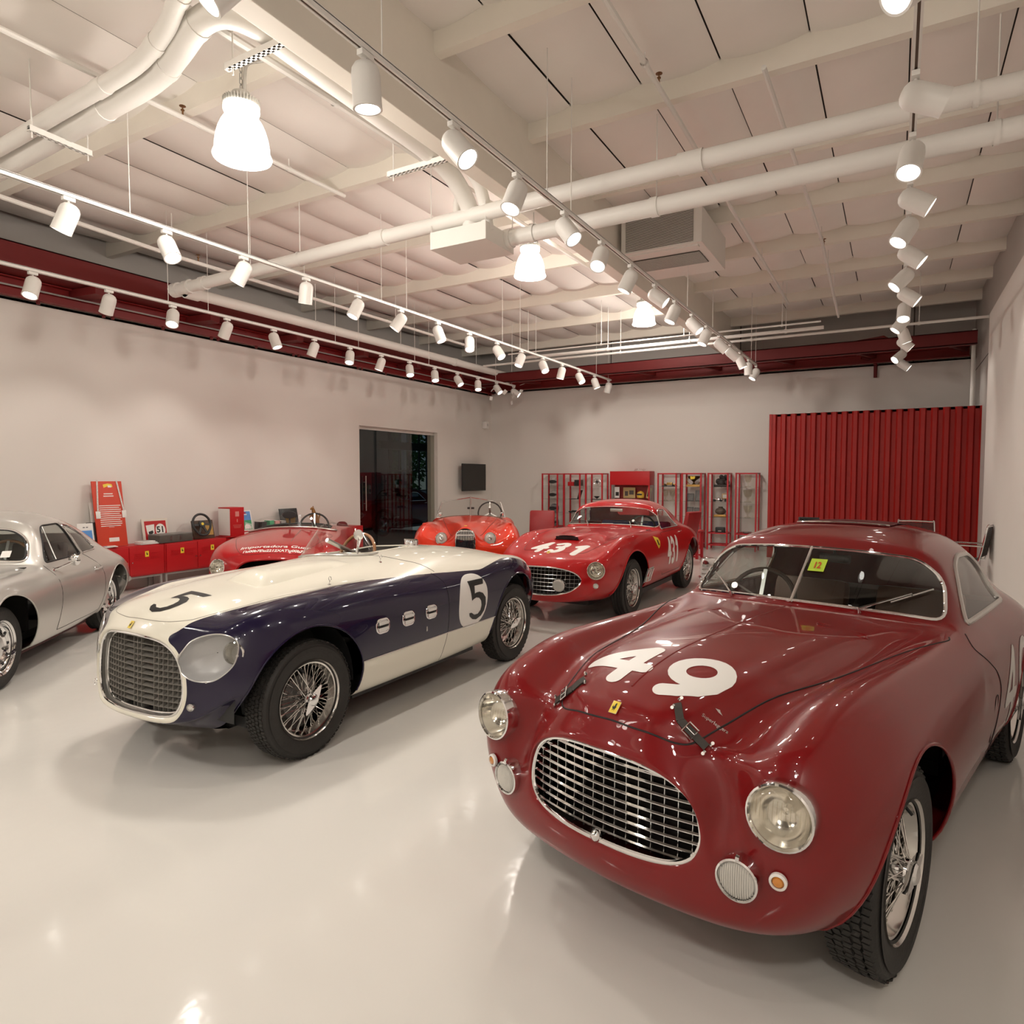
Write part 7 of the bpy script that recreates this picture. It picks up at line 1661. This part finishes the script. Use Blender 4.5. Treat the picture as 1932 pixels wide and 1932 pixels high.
def goblet(label, x, z, k, m=None, y=TY + .17):
    return small('crystal_trophy', label, 'trophy', x, y, z, [('bowl', MB().lathe([(.055 * k, 0), (.055 * k, .012), (.014 * k, .03), (.012 * k, .07), (.05 * k, .12), (.072 * k, .20), (.076 * k, .26), (.072 * k, .26), (.046 * k, .125), (.0, .10)], 24), m or M_lens), ('foot', MB().lathe([(0, 0), (.06 * k, 0), (.058 * k, .008), (0, .010)], 24), m or M_lens)])
x = TX[3]
small('model_car', 'gold brown model sports car on a black base, tower beside the red cabinet', 'model car', x + .22, TY + .16, LV[3], [('base', MB().box((-.16, -.08, 0), (.16, .08, .018)), M_blackp), ('body', MB().box((-.14, -.05, .03), (.14, .05, .065), bev=.015).box((-.06, -.045, .06), (.07, .045, .095), bev=.016), MATS['brass_plate']), ('wheels', MB().lathe([(0, -.055), (.022, -.055), (.022, .055), (0, .055)], 12, 'y', (-.09, 0, .04)).lathe([(0, -.055), (.022, -.055), (.022, .055), (0, .055)], 12, 'y', (.09, 0, .04)), M_black)])
goblet('clear glass trophy on the left of the tower beside the red cabinet', x + .13, LV[2], 1.0); goblet('clear glass trophy on the right of the tower beside the red cabinet', x + .29, LV[2], 1.1)
x = TX[4]
small('trophy_cup', 'wide gold and black trophy cup on the top shelf', 'trophy', x + .22, TY + .16, LV[3], [('plinth', MB().box((-.15, -.08, 0), (.15, .08, .05)), MATS['brass_plate']), ('cup', MB().lathe([(.05, .05), (.02, .08), (.02, .11), (.06, .15), (.125, .19), (.14, .24), (.135, .24), (.0, .17)], 24), mat('old_bronze', (.10, .07, .03), .3, .8, noise=.2)), ('handles', MB().tube(smooth_path([(-.13, 0, .22), (-.16, 0, .17), (-.14, 0, .10), (-.09, 0, .06)], 4), .008, 6).tube(smooth_path([(.13, 0, .22), (.16, 0, .17), (.14, 0, .10), (.09, 0, .06)], 4), .008, 6), MATS['brass_plate']), ('cup_badge', MB().prism([(-.04, .165), (.05, .175), (.06, .235), (-.05, .235)], -.135, -.128, 'y'), M_yel)])
for k, (dx, z, w, h, lb) in enumerate(((.14, LV[2], .15, .17, 'small dark framed photo on the left of the second shelf, trophy cup tower'), (.31, LV[2], .13, .24, 'tall dark framed photo on the right of the second shelf, trophy cup tower'), (.13, LV[1], .15, .20, 'dark framed photo on the left of the third shelf, trophy cup tower'), (.30, LV[1], .15, .19, 'dark framed photo on the right of the third shelf, trophy cup tower'), (.13, LV[0], .14, .15, 'low dark framed photo at the left above the red desk'), (.30, LV[0], .14, .15, 'low dark framed photo at the right above the red desk'))):
    small('framed_photo', lb, 'picture', x + dx, TY + .2, z, [('frame', MB().box((-w / 2, -.012, 0), (w / 2, 0, h)).xf(Matrix.Rotation(radians(-8), 4, 'X')), M_blackp), ('photo', MB().box((-w / 2 + .015, -.014, .015), (w / 2 - .015, -.012, h - .015)).xf(Matrix.Rotation(radians(-8), 4, 'X')), mat('dim_photo', (.13, .12, .115), .3, noise=.6, nscale=30))], 'framed photos in the trophy tower')
x = TX[5]
em = MB()
for (a, b, c, r) in ((0, 0, .09, .10), (.05, .02, .17, .08), (-.06, 0, .12, .07), (.09, .0, .22, .05), (-.01, .02, .22, .05), (.10, .02, .10, .07)):
    em.lathe([(r * sin(q), r * -cos(q)) for q in np.linspace(0.01, pi - .01, 7)], 10, 'z', (a, b, c))
small('engine_casting', 'black lumpy engine casting on the top shelf', 'sculpture', x + .25, TY + .17, LV[3], [('casting', em, mat('cast_black', (.03, .026, .024), .6, noise=.3, nscale=18, bump=.4)), ('base', MB().box((-.15, -.09, 0), (.17, .09, .05), bev=.01), MATS['cast_black'])])
small('silver_model', 'bright silver racing model on the second shelf', 'model', x + .18, TY + .15, LV[2], [('body', MB().lathe([(0, -.12), (.02, -.10), (.035, 0), (.03, .08), (0, .13)], 12, 'x', (0, 0, .045)), M_chrome), ('wheels', MB().lathe([(0, -.05), (.025, -.05), (.025, .05), (0, .05)], 12, 'y', (-.07, 0, .026)).lathe([(0, -.05), (.025, -.05), (.025, .05), (0, .05)], 12, 'y', (.07, 0, .026)), M_black)])
small('framed_photo', 'small brown framed picture behind the silver racing model', 'picture', x + .32, TY + .25, LV[2], [('frame', MB().box((-.07, -.01, .06), (.07, 0, .17)), MATS['brass_plate']), ('photo', MB().box((-.055, -.012, .075), (.055, -.01, .155)), M_card), ('stand', MB().box((-.02, 0, 0), (.02, .01, .1)), M_blackp)])
small('urn', 'squat patterned bronze urn on a gold base', 'urn', x + .24, TY + .16, LV[1], [('plinth', MB().box((-.13, -.08, 0), (.13, .08, .05), bev=.004), MATS['brass_plate']), ('urn', MB().lathe([(.06, .05), (.11, .09), (.12, .13), (.09, .18), (.045, .205), (.05, .225), (.04, .225), (0, .20)], 24), mat('urn_bronze', (.14, .11, .085), .45, .4, noise=.4, nscale=40))])
small('black_box', 'small black box on the lowest shelf of the urn tower', 'box', x + .24, TY + .15, LV[0], [('box', MB().box((-.09, -.07, 0), (.10, .07, .12), bev=.005), M_blackp), ('label_plate', MB().box((-.03, -.072, .03), (.04, -.07, .05)), M_alu)])
x = TX[6]
goblet('crystal trophy on the top shelf of the last tower', x + .22, LV[3], 1.1); goblet('wide crystal trophy on the second shelf of the last tower', x + .22, LV[2], 1.35); goblet('tall crystal trophy on the third shelf of the last tower', x + .22, LV[1], 1.2)
small('silver_dish', 'low silver dish on the lowest shelf of the last tower', 'dish', x + .2, TY + .15, LV[0], [('dish', MB().lathe([(.04, 0), (.05, .01), (.11, .035), (.12, .05), (.115, .05), (0, .02)], 24), M_chrome), ('foot', MB().lathe([(0, 0), (.06, 0), (.06, .006), (0, .006)], 20), M_blackp)])

# ------------------------------------------------------------------ red corrugated wall, desks and chairs on the right
cw = thing('corrugated_wall', 'bright red corrugated steel wall standing at the right end of the room', 'partition', (-2.15, 14.1, 0))
M_corr = mat('corrugated_red', (.30, .006, .003), .5, noise=.08, nscale=2)
pitch = 3.60 / 20; m = MB(); V = []; F = []; prof = []
for k in range(20):
    x0 = .0 + k * pitch; prof += [(x0, 0), (x0 + pitch * .36, 0), (x0 + pitch * .5, .045), (x0 + pitch * .86, .045)]
prof.append((3.6, 0))
for z in (0, 2.845): V += [(x, y, z) for x, y in prof]
n_ = len(prof); F = [(i, i + 1, n_ + i + 1, n_ + i) for i in range(n_ - 1)]
m.add(V, F).build('corrugated_sheet', M_corr, cw, smooth=False)
MB().box((-.05, -.01, 0), (.0, .10, 2.85)).build('corner_post', M_corr, cw, smooth=False); MB().box((3.6, -.01, 0), (3.62, .10, 2.84)).build('corner_post', M_corr, cw, smooth=False)
MB().box((-.05, .045, 2.80), (3.62, .10, 2.845)).build('top_rail', M_corr, cw, smooth=False)
def cantilever_chair(label, x, y, rz):
    t = thing('cantilever_chair', label, 'chair', (x, y, 0), rz, 'chrome framed chairs by the corrugated wall')
    for s in (-1, 1):
        MB().tube(smooth_path([(-.22, s * .23, .02), (.20, s * .24, .02), (.25, s * .24, .06), (.26, s * .24, .38), (.22, s * .24, .45), (-.18, s * .24, .46), (-.24, s * .235, .50), (-.32, s * .23, .92), (-.34, s * .22, .95)], 4), .012, 8).build('side_tube', M_chrome, t)
        MB().tube(smooth_path([(.16, s * .26, .46), (.17, s * .26, .64), (.10, s * .26, .67), (-.28, s * .25, .67)], 4), .011, 8).build('arm', M_chrome, t)
    MB().tube([(-.34, -.22, .95), (-.345, 0, .955), (-.34, .22, .95)], .012, 8).tube([(-.22, -.23, .02), (-.22, .23, .02)], .012, 8).build('cross_tube', M_chrome, t)
    wv = MB()
    for k in range(20):
        q = k / 19; wv.obox((-.245 - .09 * q, 0, .52 + .40 * q), (.005, 0, 0), (0, .225, 0), (-.002, 0, .0075))
    wv.build('back_webbing', mat('black_cane', (.03, .02, .018), .6, noise=.2), t, smooth=False)['kind'] = 'stuff'
    ws_ = MB()
    for k in range(18): ws_.obox((-.18 + .022 * k, 0, .462), (.008, 0, 0), (0, .23, 0), (0, 0, .004))
    ws_.build('seat_webbing', MATS['black_cane'], t, smooth=False)['kind'] = 'stuff'
cantilever_chair('chrome and black webbed chair with its back to the camera, before the corrugated wall', .34, 11.9, radians(80))
cantilever_chair('chrome and black webbed chair at the right end, turned sideways', .84, 11.2, radians(165))
dk = thing('meeting_table', 'dark glass topped table behind the dark red coupe', 'table', (-.55, 12.9, 0))
MB().box((-.9, -.45, .71), (.9, .45, .73), bev=.004).build('table_top', M_blackp, dk)
for a in (-.82, .82):
    for b in (-.38, .38): MB().tube([(a, b, 0), (a, b, .71)], .022, 10).build('leg', M_chrome, dk)
t = thing('monitor', 'low black monitor on the table behind the dark red coupe', 'monitor', (-1.3, 12.75, .73), 0)
MB().box((-.17, -.012, .03), (.17, .012, .17), bev=.004).build('panel', M_blackp, t); MB().box((-.15, -.014, .04), (.15, -.012, .16)).build('screen', MATS['screen_glass'], t, smooth=False); MB().box((-.07, -.05, 0), (.07, .05, .008)).box((-.015, -.01, 0), (.015, .01, .05)).build('foot', M_blackp, t)
rd = thing('red_desk', 'small red framed side table behind the number 431 coupe', 'table', (-3.7, 13.25, 0))
MB().box((-.40, -.22, .52), (.40, .22, .55), bev=.003).build('table_top', M_redfr, rd)
for a in (-.37, .37):
    for b in (-.19, .19): MB().box((a - .025, b - .025, 0), (a + .025, b + .025, .52)).build('leg', M_redfr, rd, smooth=False)
MB().box((-.37, -.2, .03), (.37, -.17, .06)).box((-.37, .17, .03), (.37, .2, .06)).build('stretcher', M_redfr, rd, smooth=False)
small('document_case', 'flat black folder on the red side table', 'folder', -3.66, 13.2, .548, [('folder', MB().box((-.24, -.13, 0), (.24, .13, .028), bev=.006), M_blackp), ('clasp', MB().box((-.03, -.134, .008), (.03, -.13, .02)), M_alu)])
def lounge(label, x, y, rz):
    t = thing('lounge_chair', label, 'chair', (x, y, 0), rz, 'red leather swivel chairs'); m = mat('red_leather', (.30, .014, .016), .42, noise=.08)
    MB().box((-.25, -.25, .40), (.25, .25, .50), bev=.045).build('seat', m, t)
    MB().box((-.045, -.24, 0), (.045, .24, .52), bev=.042).xf(Matrix.Translation((-.24, 0, .46)) @ Matrix.Rotation(radians(-12), 4, 'Y')).build('backrest', m, t)
    MB().tube([(0, 0, .05), (0, 0, .40)], .028, 10).build('column', M_chrome, t)
    b = MB()
    for k in range(5): b.tube([(0, 0, .07), (.26 * cos(2 * pi * k / 5), .26 * sin(2 * pi * k / 5), .035)], .016, 8)
    b.build('star_base', M_chrome, t)
lounge('red leather chair left of the number 431 coupe', -5.72, 11.0, radians(-70))
lounge('red leather chair half hidden behind the roof of the number 431 coupe', -3.55, 12.45, radians(165))
sv = thing('chrome_box', 'crumpled looking chrome plated case on the floor behind the number 431 coupe', 'case', (-2.52, 10.55, 0), .4)
MB().box((-.11, -.10, .03), (.11, .10, .34), bev=.03).build('case_body', M_chrome, sv); MB().box((-.13, -.13, 0), (.13, .13, .04), bev=.012).build('foot_plate', M_chrome, sv)
for z in (.10, .17, .24): MB().tube([(-.10, -.102, z), (.10, -.102, z)], .010, 6).build('rib', M_alu, sv)
MB().lathe([(0, .01), (.04, .008), (.045, 0)], 16, 'z', (0, 0, .34)).build('cap', M_chrome, sv)

# ------------------------------------------------------------------ the dark room beyond the doorway and the street outside
def nxt(name, mb, m, **k): o_ = mb.build(name, m, None, smooth=False); o_['kind'] = 'structure'; return o_
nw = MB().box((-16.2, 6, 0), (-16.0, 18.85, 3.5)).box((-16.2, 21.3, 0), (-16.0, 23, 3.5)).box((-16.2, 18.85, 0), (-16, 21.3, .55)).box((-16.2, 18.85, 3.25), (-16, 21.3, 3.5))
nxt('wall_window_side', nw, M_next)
wd = nxt('window_1', MB().box((-16.06, 18.80, .5), (-15.96, 18.95, 3.3)).box((-16.06, 21.2, .5), (-15.96, 21.35, 3.3)).box((-16.06, 18.3, 2.62), (-15.9, 21.35, 2.9)), M_blackp)
for y in (19.45, 20.05, 20.65): MB().box((-16.05, y - .02, .55), (-16.0, y + .02, 3.25)).build('mullion', M_blackp, wd, smooth=False)
for z in (1.1, 1.85): MB().box((-16.05, 18.9, z - .018), (-16.0, 21.25, z + .018)).build('mullion', M_blackp, wd, smooth=False)
MB().box((-16.03, 18.9, .55), (-16.02, 21.25, 3.25)).build('pane', glass_mat('window_glass', (.85, .88, .86)), wd, smooth=False)
nxt('ground', MB().box((-60, -5, -.25), (-18, 70, -.02)), mat('street_ground', (.50, .42, .30), .9, noise=.2, nscale=.5))
M_leaf = mat('tree_leaves', (.07, .16, .025), .7, noise=.5, nscale=3); M_bark = mat('tree_bark', (.12, .09, .06), .8, noise=.3)
for k, (x, y, h) in enumerate(((-24, 29.2, 6.0), (-29, 34.5, 7.0), (-20.5, 24.2, 4.5), (-35, 43, 8))):
    t = thing('street_tree', ('green tree seen through the window, nearest the glass', 'green tree seen through the window, taller one behind', 'green tree at the left edge of the window', 'farthest green tree beyond the window')[k], 'tree', (x, y, 0), group='trees outside')
    MB().tube([(0, 0, -.05), (.05, .05, h * .35), (0, .1, h * .7)], [.16, .12, .05], 8).build('trunk', M_bark, t)
    lf = MB(); r_ = random.Random(k)
    for i in range(900):
        a = r_.uniform(0, 2 * pi); b = r_.gauss(0, 1); rad = h * .33 * r_.random() ** .4; zz = h * (.22 + .75 * r_.random())
        c = np.array((rad * cos(a), rad * sin(a), zz)); s_ = .16; u = np.array([r_.gauss(0, 1) for _ in range(3)]); u /= np.linalg.norm(u); w = np.cross(u, (r_.random(), r_.random(), .3)); w /= np.linalg.norm(w)
        lf.add([c - u * s_, c + w * s_ * .6, c + u * s_, c - w * s_ * .6], [(0, 1, 2, 3)])
    lf.build('leaves', M_leaf, t, smooth=False)['kind'] = 'stuff'
pp = thing('street_post', 'bright white post outside the window', 'post', (-18.6, 22.9, 0)); MB().tube([(0, 0, -.02), (0, 0, 3.8)], .11, 12).build('pole', M_fix, pp); MB().lathe([(0, 3.86), (.14, 3.84), (.15, 3.78), (.11, 3.76)], 12).build('cap', M_fix, pp)
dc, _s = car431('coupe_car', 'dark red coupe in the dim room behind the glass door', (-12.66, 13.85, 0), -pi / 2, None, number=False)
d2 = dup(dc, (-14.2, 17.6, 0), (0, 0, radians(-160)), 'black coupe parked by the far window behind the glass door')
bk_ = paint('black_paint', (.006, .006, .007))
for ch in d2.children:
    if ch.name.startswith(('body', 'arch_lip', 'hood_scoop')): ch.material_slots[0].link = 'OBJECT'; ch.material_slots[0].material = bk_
